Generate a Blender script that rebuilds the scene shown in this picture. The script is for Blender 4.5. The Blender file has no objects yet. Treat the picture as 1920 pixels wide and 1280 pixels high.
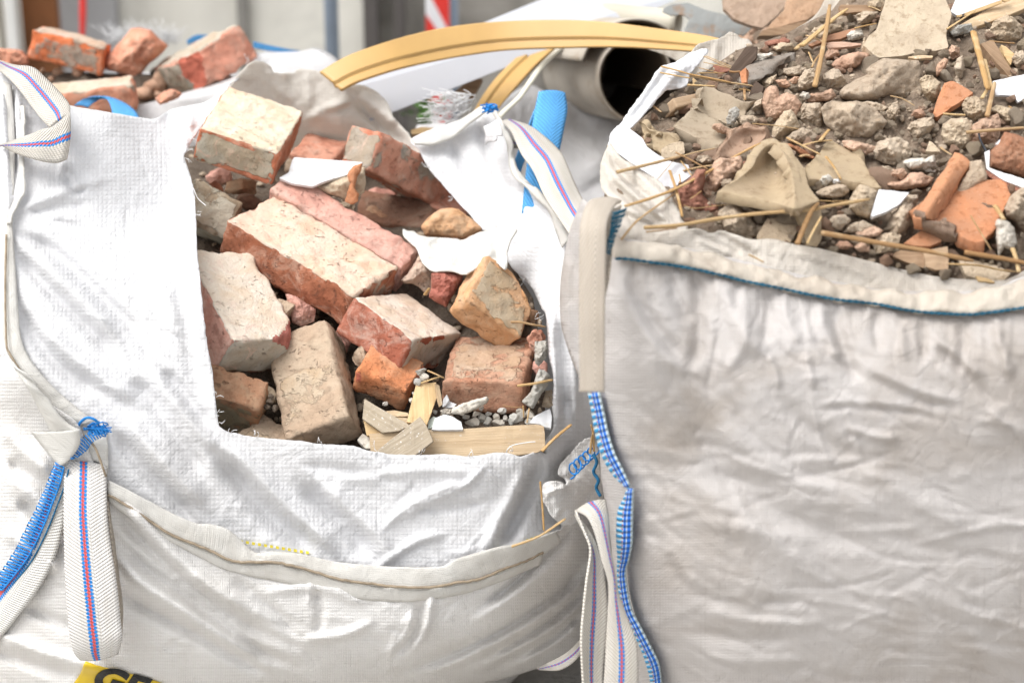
import bpy, bmesh, math, random
import numpy as np
from mathutils import Vector, Matrix

sc = bpy.context.scene
RNG = np.random.RandomState(7)
random.seed(7)

# ---------------------------------------------------------------- camera, world, sun, exposure
PITCH = math.radians(20.0)
FOC = 3733.0                       # focal length in photograph pixels (70 mm on a 36 mm sensor, 1920 px)
CAM = np.array([0.0, -2.819, 1.746])
cam_d = bpy.data.cameras.new('camera')
cam_d.lens = 70.0
cam_d.sensor_width = 36.0
cam_d.clip_start = 0.05
cam_d.clip_end = 200.0
cam_d.dof.use_dof = True
cam_d.dof.focus_distance = 3.04
cam_d.dof.aperture_fstop = 2.8
cam = bpy.data.objects.new('camera', cam_d)
sc.collection.objects.link(cam)
cam.location = CAM
cam.rotation_euler = (math.pi / 2 - PITCH, 0, 0)
sc.camera = cam

SUN_EL, SUN_AZ = math.radians(62), math.radians(-112)      # azimuth from +Y (behind the bags) towards -X
world = bpy.data.worlds.new('World')
sc.world = world
world.use_nodes = True
wn, wl = world.node_tree.nodes, world.node_tree.links
wn.clear()
sky = wn.new('ShaderNodeTexSky')
sky.sky_type = 'NISHITA'
sky.sun_disc = False
sky.sun_elevation = SUN_EL
sky.sun_rotation = SUN_AZ
sky.air_density = 1.0
sky.dust_density = 4.0
sky.ozone_density = 1.0
hsv = wn.new('ShaderNodeHueSaturation')
hsv.inputs['Saturation'].default_value = 0.13              # overcast: the sky is nearly grey
bg = wn.new('ShaderNodeBackground')
bg.inputs['Strength'].default_value = 0.15
wo = wn.new('ShaderNodeOutputWorld')
wl.new(sky.outputs[0], hsv.inputs['Color'])
wl.new(hsv.outputs[0], bg.inputs['Color'])
wl.new(bg.outputs[0], wo.inputs['Surface'])

sun_d = bpy.data.lights.new('sun', 'SUN')
sun_d.energy = 1.05
sun_d.angle = math.radians(42)
sun_d.color = (1.0, 0.975, 0.94)
sun = bpy.data.objects.new('sun', sun_d)
sc.collection.objects.link(sun)
to_sun = Vector((math.sin(SUN_AZ) * math.cos(SUN_EL), math.cos(SUN_AZ) * math.cos(SUN_EL), math.sin(SUN_EL)))
sun.rotation_euler = to_sun.to_track_quat('Z', 'Y').to_euler()
sun.location = (-2, 2, 6)

vs = sc.view_settings
vs.view_transform = 'Standard'
vs.look = 'None'
vs.gamma = 1.0
vs.use_curve_mapping = False
vs.exposure = 0.80
sc.cycles.max_bounces = 8
sc.cycles.use_denoising = True

# ---------------------------------------------------------------- measuring helpers
CP, SP = math.cos(PITCH), math.sin(PITCH)
FWD = np.array([0, CP, -SP]); UP = np.array([0, SP, CP]); RGT = np.array([1.0, 0, 0])

def dY(px, py, Y):
    """distance along the view axis at which the sight line of a photograph point meets the upright plane y = Y"""
    u = -(np.asarray(py, float) - 640) / FOC
    return (np.asarray(Y, float) - CAM[1]) / (CP + u * SP)

def W(px, py, d):
    px = np.asarray(px, float); py = np.asarray(py, float); d = np.asarray(d, float)
    a = (px - 960) / FOC; b = -(py - 640) / FOC
    return CAM + d[..., None] * (a[..., None] * RGT + b[..., None] * UP + FWD)

TILES = {'a': (0, 0, 4), 'b': (0, 320, 4), 'c': (0, 640, 4), 'e': (0, 960, 4), 'r5': (340, 280, 4), 'r6': (640, 440, 4),
         'r7': (360, 580, 4), 'r8': (640, 640, 4), 'n1': (480, 0, 4), 'n2': (900, 0, 4), 'n3': (760, 180, 4),
         'n4': (1140, 100, 4.795), 'n5': (1140, 260, 4.795), 'n6': (1380, 0, 3.5556), 'n7': (1500, 200, 3.764),
         'n8': (1000, 820, 2.783), 'q8': (1020, 340, 2.1333), 'q2': (320, 80, 2.4615), 'q4': (600, 0, 2.3415),
         'q6': (0, 740, 2.37), 'q7': (560, 800, 2.595)}
def T(k, pts):
    ox, oy, s = TILES[k]
    return [(ox + p[0] / s, oy + p[1] / s) + tuple(p[2:]) for p in pts]

class TPS:
    """smooth surface through measured points (thin plate spline)"""
    def __init__(self, pts):
        p = np.array(pts, float)
        self.c = p[:, :2] / 1000.0
        n = len(p)
        K = self._k(self.c, self.c) + np.eye(n) * 1e-5
        Pm = np.hstack([np.ones((n, 1)), self.c])
        A = np.zeros((n + 3, n + 3)); A[:n, :n] = K; A[:n, n:] = Pm; A[n:, :n] = Pm.T
        self.w = np.linalg.solve(A, np.concatenate([p[:, 2], np.zeros(3)]))
    def _k(self, a, b):
        r2 = ((a[:, None, :] - b[None, :, :]) ** 2).sum(-1)
        return 0.5 * r2 * np.log(r2 + 1e-12)
    def __call__(self, x, y):
        x = np.asarray(x, float); sh = x.shape
        q = np.stack([x.ravel(), np.asarray(y, float).ravel()], 1) / 1000.0
        out = np.empty(len(q))
        for i in range(0, len(q), 20000):
            s = q[i:i + 20000]
            out[i:i + 20000] = self._k(s, self.c) @ self.w[:-3] + self.w[-3] + s @ self.w[-2:]
        return out.reshape(sh)
def surfY(pts):
    return TPS([(x, y, float(dY(x, y, Y))) for x, y, Y in pts])

def _hash(ix, iy, iz, seed):
    h = (ix.astype(np.int64) * 374761393 + iy.astype(np.int64) * 668265263 + iz.astype(np.int64) * 2147483647 + seed * 1274126177) & 0x7fffffff
    h = ((h ^ (h >> 13)) * 1274126177) & 0x7fffffff
    h = ((h ^ (h >> 15)) * 668265263) & 0x7fffffff
    return ((h ^ (h >> 16)) & 0xffff) / 65535.0 * 2 - 1
def noise3(p, seed=0):
    p = np.asarray(p, float)
    i = np.floor(p).astype(np.int64); f = p - i
    u = f * f * f * (f * (f * 6 - 15) + 10)
    r = 0
    for dx in (0, 1):
        wx = u[..., 0] if dx else 1 - u[..., 0]
        for dy in (0, 1):
            wy = u[..., 1] if dy else 1 - u[..., 1]
            for dz in (0, 1):
                wz = u[..., 2] if dz else 1 - u[..., 2]
                r = r + wx * wy * wz * _hash(i[..., 0] + dx, i[..., 1] + dy, i[..., 2] + dz, seed)
    return r
def fbm(p, seed=0, octv=4, gain=0.5):
    p = np.asarray(p, float); a = 1.0; s = 0; tot = 0
    for k in range(octv):
        s = s + a * noise3(p * (2.03 ** k) + 17.3 * k, seed + k); tot += a; a *= gain
    return s / tot
def noise2(x, y, seed=0, octv=3, gain=0.5):
    return fbm(np.stack([x, y, np.zeros_like(x) + 0.37], -1), seed, octv, gain)

def catmull(pts, n):
    """points along a smooth open curve through pts, n of them, evenly by arc"""
    P = np.array(pts, float)
    if len(P) < 3:
        t = np.linspace(0, 1, n)[:, None]
        return P[0] * (1 - t) + P[-1] * t
    Q = np.vstack([2 * P[0] - P[1], P, 2 * P[-1] - P[-2]])
    out = []
    for i in range(1, len(Q) - 2):
        t = np.linspace(0, 1, 16, endpoint=False)[:, None]
        a, b, c, d = Q[i - 1], Q[i], Q[i + 1], Q[i + 2]
        out.append(0.5 * (2 * b + (c - a) * t + (2 * a - 5 * b + 4 * c - d) * t ** 2 + (3 * b - a - 3 * c + d) * t ** 3))
    out = np.vstack(out + [P[-1:]])
    s = np.concatenate([[0], np.cumsum(np.linalg.norm(np.diff(out, axis=0), axis=1))])
    t = np.linspace(0, s[-1], n)
    return np.stack([np.interp(t, s, out[:, k]) for k in range(out.shape[1])], 1)

def inside(poly, x, y):
    r = np.zeros(x.shape, bool); n = len(poly)
    for i in range(n):
        x1, y1 = poly[i]; x2, y2 = poly[(i + 1) % n]
        if y1 == y2: continue
        c = ((y1 > y) != (y2 > y)) & (x < (x2 - x1) * (y - y1) / (y2 - y1) + x1)
        r ^= c
    return r
def nearest(poly, x, y, closed=True):
    """nearest point on a polyline, its distance and the arc position 0..1"""
    P = np.array(poly, float)
    if closed: P = np.vstack([P, P[:1]])
    seg = np.linalg.norm(np.diff(P, axis=0), axis=1); cum = np.concatenate([[0], np.cumsum(seg)])
    bd = np.full(x.shape, 1e18); bx = x.copy(); by = y.copy(); bt = np.zeros(x.shape)
    for i in range(len(P) - 1):
        ax, ay = P[i]; dx, dy = P[i + 1] - P[i]; L2 = dx * dx + dy * dy + 1e-12
        t = np.clip(((x - ax) * dx + (y - ay) * dy) / L2, 0, 1)
        qx, qy = ax + t * dx, ay + t * dy
        d2 = (x - qx) ** 2 + (y - qy) ** 2
        m = d2 < bd
        bd = np.where(m, d2, bd); bx = np.where(m, qx, bx); by = np.where(m, qy, by)
        bt = np.where(m, (cum[i] + t * seg[i]) / cum[-1], bt)
    return bx, by, np.sqrt(bd), bt

# ---------------------------------------------------------------- object helpers
def tag(o, label=None, cat=None, group=None, kind=None):
    if label: o['label'] = label
    if cat: o['category'] = cat
    if group: o['group'] = group
    if kind: o['kind'] = kind
    return o
def empty(name, loc, label, cat, group=None):
    o = bpy.data.objects.new(name, None)
    o.empty_display_size = 0.1
    sc.collection.objects.link(o)
    o.location = loc
    return tag(o, label, cat, group)
def mesh_obj(name, V, F, mat, parent=None, uv=None, attrs=None, smooth=True, origin=None, mats=None, fmat=None):
    V = np.asarray(V, float)
    if parent is not None: o0 = np.array(world_loc(parent))
    elif origin is not None: o0 = np.array(origin, float)
    else: o0 = (V.min(0) + V.max(0)) / 2
    me = bpy.data.meshes.new(name)
    me.from_pydata((V - o0).tolist(), [], [list(map(int, f)) for f in F])
    if mats:
        for m in mats: me.materials.append(m)
        me.polygons.foreach_set('material_index', np.asarray(fmat, dtype=np.int32))
    elif mat: me.materials.append(mat)
    if smooth: me.polygons.foreach_set('use_smooth', np.ones(len(me.polygons), bool))
    if uv is not None:
        L = me.uv_layers.new(name='UVMap')
        idx = np.empty(len(me.loops), dtype=np.int32); me.loops.foreach_get('vertex_index', idx)
        L.data.foreach_set('uv', np.asarray(uv, dtype=np.float32)[idx].ravel())
    for k, a in (attrs or {}).items():
        at = me.attributes.new(k, 'FLOAT', 'POINT'); at.data.foreach_set('value', np.asarray(a, dtype=np.float32))
    me.update()
    o = bpy.data.objects.new(name, me)
    sc.collection.objects.link(o)
    if parent is not None: o.parent = parent
    else: o.location = o0
    return o
def world_loc(o):
    l = Vector((0, 0, 0))
    while o is not None:
        l = l + o.location; o = o.parent
    return l
def solidify(o, th, offset=-1.0):
    m = o.modifiers.new('thickness', 'SOLIDIFY'); m.thickness = th; m.offset = offset
    return o

# ---------------------------------------------------------------- cloth laid out by measured outline and depth
def grid_in(poly, cell):
    P = np.array(poly, float)
    x0, y0 = P.min(0) - cell; x1, y1 = P.max(0) + cell
    nx = int((x1 - x0) / cell) + 2; ny = int((y1 - y0) / cell) + 2
    X, Y = np.meshgrid(x0 + np.arange(nx) * cell, y0 + np.arange(ny) * cell)
    cx = X[:-1, :-1] + cell / 2; cy = Y[:-1, :-1] + cell / 2
    keep = inside(P, cx, cy)
    idx = np.arange(nx * ny).reshape(ny, nx)
    q = np.stack([idx[1:, :-1][keep], idx[1:, 1:][keep], idx[:-1, 1:][keep], idx[:-1, :-1][keep]], 1)
    used = np.unique(q)
    remap = -np.ones(nx * ny, int); remap[used] = np.arange(len(used))
    q = remap[q]
    x = X.ravel()[used]; y = Y.ravel()[used]
    # border vertices go onto the outline
    e = np.concatenate([q[:, [0, 1]], q[:, [1, 2]], q[:, [2, 3]], q[:, [3, 0]]])
    es = np.sort(e, 1); key = es[:, 0].astype(np.int64) * (len(used) + 1) + es[:, 1]
    u, inv, cnt = np.unique(key, return_inverse=True, return_counts=True)
    be = e[cnt[inv] == 1]
    b = np.unique(be)
    bx, by, bd, bt = nearest(P, x[b], y[b])
    m = bd < cell * 1.5
    x[b[m]] = bx[m]; y[b[m]] = by[m]
    return x, y, q, be, b
def folds_depth(x, y, folds):
    """sum of folds: (polyline, half width px, height m towards the viewer, [sharpness])"""
    s = np.zeros_like(x)
    for f in folds:
        pl, wd, am = f[0], f[1], f[2]
        n = max(8, len(pl) * 6)
        pl = catmull(pl, n)
        m = (x > pl[:, 0].min() - 4 * wd) & (x < pl[:, 0].max() + 4 * wd) & (y > pl[:, 1].min() - 4 * wd) & (y < pl[:, 1].max() + 4 * wd)
        if not m.any(): continue
        _, _, d, t = nearest(pl, x[m], y[m], closed=False)
        taper = np.clip(np.minimum(t, 1 - t) * 5, 0, 1); taper = taper * taper * (3 - 2 * taper)
        taper = 0.15 + 0.85 * taper
        w2 = wd * (0.55 + 0.45 * taper)
        prof = np.exp(-(d / w2) ** 2) if len(f) < 4 else 1.0 / (1 + (d / (w2 * f[3])) ** 2) * np.exp(-(d / (2 * w2)) ** 2)
        s[m] += am * taper * prof
    return s
def creases(box, n, ang, spread, length, width, amp, seed):
    """short sharp creases pressed into the fabric, mostly along one direction"""
    rg = np.random.RandomState(seed); out = []
    for _ in range(n):
        x, y = rg.uniform(box[0], box[2]), rg.uniform(box[1], box[3]); a = math.radians(rg.normal(ang, spread)); L = rg.uniform(*length); b = rg.uniform(-.25, .25)
        c, s = math.cos(a) * L / 2, math.sin(a) * L / 2
        out.append(([(x - c, y - s), (x - s * b, y + c * b), (x + c, y + s)], rg.uniform(*width), rg.choice([-1, 1]) * rg.uniform(*amp)))
    return out
def cloth(name, parent, poly, surf, mat, folds=(), crumple=0.003, cs=60.0, aniso=(0, 1), seed=1, cell=5.0, thick=0.0025, fray=0.0, uvrot=0.0,
          dd=0.0, ripple=None, smooth_poly=True, origin=None, hemfade=None):
    P = np.array(poly, float)
    if smooth_poly:
        c = np.vstack([P, P[:1]]); n = int(np.linalg.norm(np.diff(c, axis=0), axis=1).sum() / (cell * 0.8))
        P = catmull(c, max(n, 24))[:-1]
    if fray:
        i = np.arange(len(P)) * 1.0
        P = P + np.stack([noise2(i * .45, i * 0, seed, 2), noise2(i * .45, i * 0 + 5, seed + 3, 2)], 1) * fray
    x, y, q, be, b = grid_in(P, cell)
    d = surf(x, y) + dd
    d = d - folds_depth(x, y, folds)
    a, st = math.radians(aniso[0]), aniso[1]
    rx = (x * math.cos(a) + y * math.sin(a)) / cs / st; ry = (-x * math.sin(a) + y * math.cos(a)) / cs
    wx = noise2(x / cs * .7, y / cs * .7, seed + 40, 2) * .7; wy = noise2(x / cs * .7 + 9, y / cs * .7, seed + 41, 2) * .7
    n1 = noise2(rx + wx, ry + wy, seed, 3)
    n2 = 1 - np.abs(noise2(rx * 1.7 + wx + 5, ry * 1.7 + wy, seed + 7, 2)) * 2
    d = d - crumple * (n1 * 1.2 + 0.55 * n2 * np.abs(n2))
    if ripple is not None: d = d - ripple(x, y)
    V = W(x, y, d)
    ur = math.radians(uvrot)
    uv = np.stack([(x * math.cos(ur) + y * math.sin(ur)) / 1244.0, (-x * math.sin(ur) + y * math.cos(ur)) / 1244.0], 1)
    o = mesh_obj(name, V, q, mat, parent, uv=uv, origin=origin)
    solidify(o, thick)
    return o

def loft(name, parent, Ledge, Redge, mat, n=60, across=9, bulge=0.0, thick=0.0025, profile=None, offset=-1.0, origin=None, wob=0.0, seed=3, wf=30.0):
    """a band between two measured edges (photograph x, y and distance); u runs across, v along in metres"""
    L = catmull(Ledge, n); R = catmull(Redge, n)
    metric = mat.name.endswith('fabric')
    A = W(L[:, 0], L[:, 1], L[:, 2]); B = W(R[:, 0], R[:, 1], R[:, 2])
    cen = (A + B) / 2
    s = np.concatenate([[0], np.cumsum(np.linalg.norm(np.diff(cen, axis=0), axis=1))])
    t = np.linspace(0, 1, across)
    V = []; UV = []
    for i in range(n):
        tan = cen[min(i + 1, n - 1)] - cen[max(i - 1, 0)]
        nr = np.cross(tan, B[i] - A[i]); nr = nr / (np.linalg.norm(nr) + 1e-9)
        if nr @ (CAM - cen[i]) < 0: nr = -nr
        for k in range(across):
            h = bulge * (1 - (2 * t[k] - 1) ** 2) + (profile(t[k]) if profile else 0)
            if wob: h += wob * float(noise2(np.array([s[i] * wf]), np.array([t[k] * 1.5]), seed, 2)[0])
            V.append(A[i] * (1 - t[k]) + B[i] * t[k] + nr * h)
            UV.append((t[k] * (np.linalg.norm(B[i] - A[i]) if metric else 1), s[i]))
    F = []
    for i in range(n - 1):
        for k in range(across - 1):
            a = i * across + k
            F.append((a, a + 1, a + across + 1, a + across))
    V = np.array(V)
    f0 = F[len(F) // 2]
    nn = np.cross(V[f0[1]] - V[f0[0]], V[f0[2]] - V[f0[0]])
    if nn @ (CAM - V[f0[0]]) < 0: F = [f[::-1] for f in F]
    o = mesh_obj(name, V, F, mat, parent, uv=np.array(UV), origin=origin)
    if thick: solidify(o, thick, offset)
    return o

def tube_data(path, r, sides=6, taper=None):
    P = np.asarray(path, float); n = len(P); V = []; F = []
    up = np.array([0.13, 0.27, 0.95])
    for i in range(n):
        t = P[min(i + 1, n - 1)] - P[max(i - 1, 0)]; t = t / (np.linalg.norm(t) + 1e-9)
        a = np.cross(t, up); a = a / (np.linalg.norm(a) + 1e-9); b = np.cross(t, a)
        rr = r if taper is None else taper(i / (n - 1))
        if np.ndim(rr) == 0: rr = (rr, rr)
        for k in range(sides):
            th = 2 * math.pi * k / sides
            V.append(P[i] + a * math.cos(th) * rr[0] + b * math.sin(th) * rr[1])
    for i in range(n - 1):
        for k in range(sides):
            k2 = (k + 1) % sides
            F.append((i * sides + k, i * sides + k2, (i + 1) * sides + k2, (i + 1) * sides + k))
    F.append(tuple(range(sides))[::-1]); F.append(tuple((n - 1) * sides + k for k in range(sides)))
    return np.array(V), F
def merge(parts):
    V = []; F = []; n = 0
    for v, f in parts:
        V.append(v); F += [tuple(i + n for i in g) for g in f]; n += len(v)
    return np.vstack(V), F
# ---------------------------------------------------------------- materials
class NT:
    def __init__(self, name, rough=0.8, spec=0.3):
        self.m = bpy.data.materials.new(name); self.m.use_nodes = True
        self.t = self.m.node_tree; self.n = self.t.nodes; self.l = self.t.links
        self.b = self.n['Principled BSDF']; self.out = self.n['Material Output']
        self.b.inputs['Roughness'].default_value = rough
        self.b.inputs['Specular IOR Level'].default_value = spec
    def node(self, t, **kw):
        n = self.n.new(t)
        for k, v in kw.items(): setattr(n, k, v)
        return n
    def put(self, sock, v):
        if hasattr(v, 'is_linked') or hasattr(v, 'links'): self.l.new(v, sock)
        else:
            if isinstance(v, (tuple, list)) and len(v) == 3 and sock.type == 'RGBA': v = (*v, 1)
            sock.default_value = v
    def math(self, op, a, b=0.0, c=None, clamp=False):
        n = self.node('ShaderNodeMath', operation=op, use_clamp=clamp)
        self.put(n.inputs[0], a); self.put(n.inputs[1], b)
        if c is not None: self.put(n.inputs[2], c)
        return n.outputs[0]
    def mix(self, f, a, b, blend='MIX'):
        n = self.node('ShaderNodeMix', data_type='RGBA', blend_type=blend)
        self.put(n.inputs[0], f); self.put(n.inputs[6], a); self.put(n.inputs[7], b)
        return n.outputs[2]
    def noise(self, vec, scale, detail=4, rough=0.55, dist=0.0):
        n = self.node('ShaderNodeTexNoise'); n.inputs['Scale'].default_value = scale
        n.inputs['Detail'].default_value = detail; n.inputs['Roughness'].default_value = rough; n.inputs['Distortion'].default_value = dist
        if vec is not None: self.l.new(vec, n.inputs['Vector'])
        return n.outputs['Fac']
    def voro(self, vec, scale, feature='F1', out='Distance'):
        n = self.node('ShaderNodeTexVoronoi', feature=feature); n.inputs['Scale'].default_value = scale
        if vec is not None: self.l.new(vec, n.inputs['Vector'])
        return n.outputs[out]
    def ramp(self, f, stops):
        n = self.node('ShaderNodeValToRGB'); e = n.color_ramp.elements
        while len(e) < len(stops): e.new(0.5)
        for el, (p, c) in zip(e, stops):
            el.position = p; el.color = (*c, 1) if len(c) == 3 else c
        self.l.new(f, n.inputs[0]); return n.outputs[0]
    def rng(self, f, a, b, c=0.0, d=1.0, smooth=True):
        n = self.node('ShaderNodeMapRange', interpolation_type='SMOOTHSTEP' if smooth else 'LINEAR')
        self.put(n.inputs[0], f)
        for i, v in enumerate((a, b, c, d)): self.put(n.inputs[i + 1], v)
        return n.outputs[0]
    def mapping(self, vec, scale=(1, 1, 1), loc=(0, 0, 0), rot=(0, 0, 0)):
        n = self.node('ShaderNodeMapping'); n.inputs['Scale'].default_value = scale; n.inputs['Location'].default_value = loc; n.inputs['Rotation'].default_value = rot
        self.l.new(vec, n.inputs[0]); return n.outputs[0]
    def coord(self, k='Object'):
        if not hasattr(self, '_tc'): self._tc = self.node('ShaderNodeTexCoord')
        return self._tc.outputs[k]
    def sep(self, v):
        n = self.node('ShaderNodeSeparateXYZ'); self.l.new(v, n.inputs[0]); return n.outputs
    def bump(self, h, dist, strength=1.0, prev=None):
        n = self.node('ShaderNodeBump'); n.inputs['Distance'].default_value = dist; n.inputs['Strength'].default_value = strength
        self.l.new(h, n.inputs['Height'])
        if prev is not None: self.l.new(prev, n.inputs['Normal'])
        return n.outputs[0]
    def attr(self, name, kind='GEOMETRY', out='Fac'):
        n = self.node('ShaderNodeAttribute', attribute_type=kind, attribute_name=name); return n.outputs[out]
    def rand(self):
        return self.node('ShaderNodeObjectInfo').outputs['Random']
    def done(self, col=None, nrm=None, rough=None):
        if col is not None: self.put(self.b.inputs['Base Color'], col)
        if nrm is not None: self.l.new(nrm, self.b.inputs['Normal'])
        if rough is not None: self.put(self.b.inputs['Roughness'], rough)
        return self.m

def mat_cloth(name, base, dirt, period=0.0058, weave=0.0005, crumple=0.0012, trans=0.12, rough=0.5, spec=0.35, streak=0.22, dirt_amt=0.5, dash=False):
    M = NT(name, rough, spec)
    uv = M.coord('UV'); s = M.sep(uv)
    wob = M.noise(uv, 9, 2)
    k = 2 * math.pi / period
    a = M.math('MULTIPLY_ADD', s[0], k * (1.5 if dash else 1.0), M.math('MULTIPLY', wob, 5.0))
    b = M.math('MULTIPLY_ADD', s[1], k, M.math('MULTIPLY', wob, -4.0))
    sx = M.math('SINE', a); sy = M.math('SINE', b)
    w = M.math('MULTIPLY', M.math('ABSOLUTE', sx), M.math('ABSOLUTE', sy))
    # irregular darker threads along both directions
    lx = M.noise(M.mapping(uv, (260, 5, 1)), 1.0, 3, 0.6)
    ly = M.noise(M.mapping(uv, (5, 260, 1)), 1.0, 3, 0.6)
    th = M.math('ADD', M.rng(lx, 0.54, 0.70), M.rng(ly, 0.54, 0.70))
    th = M.math('MULTIPLY', th, M.rng(M.noise(uv, 7, 3), 0.34, 0.62), clamp=True)
    blot = M.noise(uv, 4.5, 5, 0.6, 0.6)
    col = M.mix(M.math('MULTIPLY', M.rng(blot, 0.42, 0.72), dirt_amt), base, dirt)
    col = M.mix(M.math('MULTIPLY', th, streak), col, tuple(c * 0.72 for c in dirt))
    gap = M.math('MULTIPLY', M.rng(w, 0.0, 0.35, 1.0, 0.0), M.rng(M.noise(uv, 30, 3), 0.3, 0.65, 0.35, 1.0))
    col = M.mix(M.math('MULTIPLY', gap, 0.08 if not dash else 0.22), col, tuple(c * 0.6 for c in dirt))
    spots = M.rng(M.noise(uv, 55, 3, 0.5), 0.72, 0.78)
    col = M.mix(M.math('MULTIPLY', spots, 0.35), col, tuple(c * 0.55 for c in dirt))
    cr = M.noise(uv, 16, 5, 0.62, 1.6)
    vor = M.voro(M.mapping(uv, (1, 1, 1)), 26, 'DISTANCE_TO_EDGE')
    vor2 = M.rng(vor, 0.0, 0.12, 0, 1)
    n1 = M.bump(cr, crumple * 3.5)
    n2 = M.bump(M.math('MULTIPLY', vor2, M.rng(M.noise(uv, 6, 2), 0.45, 0.65)), crumple * 0.5, prev=n1)
    n3 = M.bump(w, weave, prev=n2)
    n4 = M.bump(th, -weave * 0.5, prev=n3)
    M.done(col, n4)
    if trans:
        tr = M.node('ShaderNodeBsdfTranslucent'); M.put(tr.inputs['Color'], tuple(min(1, c * 1.02) for c in base)); M.l.new(n2, tr.inputs['Normal'])
        mx = M.node('ShaderNodeMixShader'); mx.inputs[0].default_value = trans
        M.l.new(M.b.outputs[0], mx.inputs[1]); M.l.new(tr.outputs[0], mx.inputs[2]); M.l.new(mx.outputs[0], M.out.inputs['Surface'])
    return M.m

def mat_webbing(name, base, stripe=0.5, width=0.05, red=(0.70, 0.12, 0.11), blue=(0.03, 0.25, 0.68), sw=0.072):
    """herringbone webbing; a chain of blue and red thread runs along it at u = stripe"""
    M = NT(name, 0.75, 0.25)
    s = M.sep(M.coord('UV')); u = M.math('MULTIPLY', s[0], width); v = s[1]
    pp = 0.0052 if stripe is not None else 0.0085
    tw = M.math('SINE', M.math('MULTIPLY_ADD', v, 2 * math.pi / pp, M.math('MULTIPLY', M.math('ABSOLUTE', M.math('SUBTRACT', u, width * 0.62)), 2 * math.pi / 0.0058)))
    fine = M.math('SINE', M.math('MULTIPLY', u, 2 * math.pi / 0.0024))
    h = M.math('ADD', tw, M.math('MULTIPLY', fine, 0.35))
    dk = M.rng(tw, -1, -0.2, 1, 0)
    col = M.mix(M.math('MULTIPLY', dk, 0.34 if stripe is not None else 0.6), base, tuple(c * 0.52 for c in base))
    bl = M.noise(M.coord('UV'), 7, 4)
    col = M.mix(M.math('MULTIPLY', M.rng(bl, 0.4, 0.7), 0.3), col, tuple(c * f for c, f in zip(base, (0.74, 0.69, 0.6))))
    if stripe is not None:
        ph = M.math('MULTIPLY', v, 2 * math.pi / 0.0115)
        dist = M.math('ABSOLUTE', M.math('SUBTRACT', s[0], stripe))
        wv = M.math('ABSOLUTE', M.math('SINE', ph))
        blue_w = M.math('MULTIPLY_ADD', wv, sw * 0.35, sw * 0.95)
        red_w = M.math('MULTIPLY_ADD', wv, -sw * 0.32, sw * 0.62)
        mb = M.math('LESS_THAN', dist, blue_w); mr = M.math('LESS_THAN', dist, red_w)
        gapb = M.math('MULTIPLY', mb, M.math('ADD', M.math('GREATER_THAN', wv, 0.22), 0.45), clamp=True)
        col = M.mix(gapb, col, blue); col = M.mix(mr, col, red)
    return M.done(col, M.bump(h, 0.0006))

def mat_band(name, period=0.0095):
    """edge binding: blue and white overlock threads across, blue chain line at the inner side"""
    M = NT(name, 0.6, 0.35)
    s = M.sep(M.coord('UV')); v = s[1]; u = s[0]
    z = M.math('SINE', M.math('MULTIPLY_ADD', v, 2 * math.pi / period, M.math('MULTIPLY', u, 4.5)))
    wn_ = M.noise(M.coord('UV'), 60, 2)
    m = M.math('GREATER_THAN', M.math('ADD', z, M.math('MULTIPLY', M.math('SUBTRACT', wn_, 0.5), 1.0)), -0.1)
    mo = M.math('LESS_THAN', u, 0.60)
    col = M.mix(M.math('MULTIPLY', m, mo), (0.48, 0.58, 0.62), (0.03, 0.28, 0.56))
    c1 = M.math('LESS_THAN', M.math('ABSOLUTE', M.math('SUBTRACT', u, 0.72)), 0.07)
    c2 = M.math('LESS_THAN', M.math('ABSOLUTE', M.math('SUBTRACT', u, 0.90)), 0.07)
    col = M.mix(M.math('ADD', c1, c2, clamp=True), col, (0.015, 0.13, 0.52))
    rd = M.math('MULTIPLY', M.math('LESS_THAN', M.math('ABSOLUTE', M.math('SUBTRACT', u, 0.60)), 0.03), M.math('GREATER_THAN', M.math('SINE', M.math('MULTIPLY', v, 900)), 0.1))
    col = M.mix(rd, col, (0.35, 0.03, 0.03))
    return M.done(col, M.bump(z, 0.0012))

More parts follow.
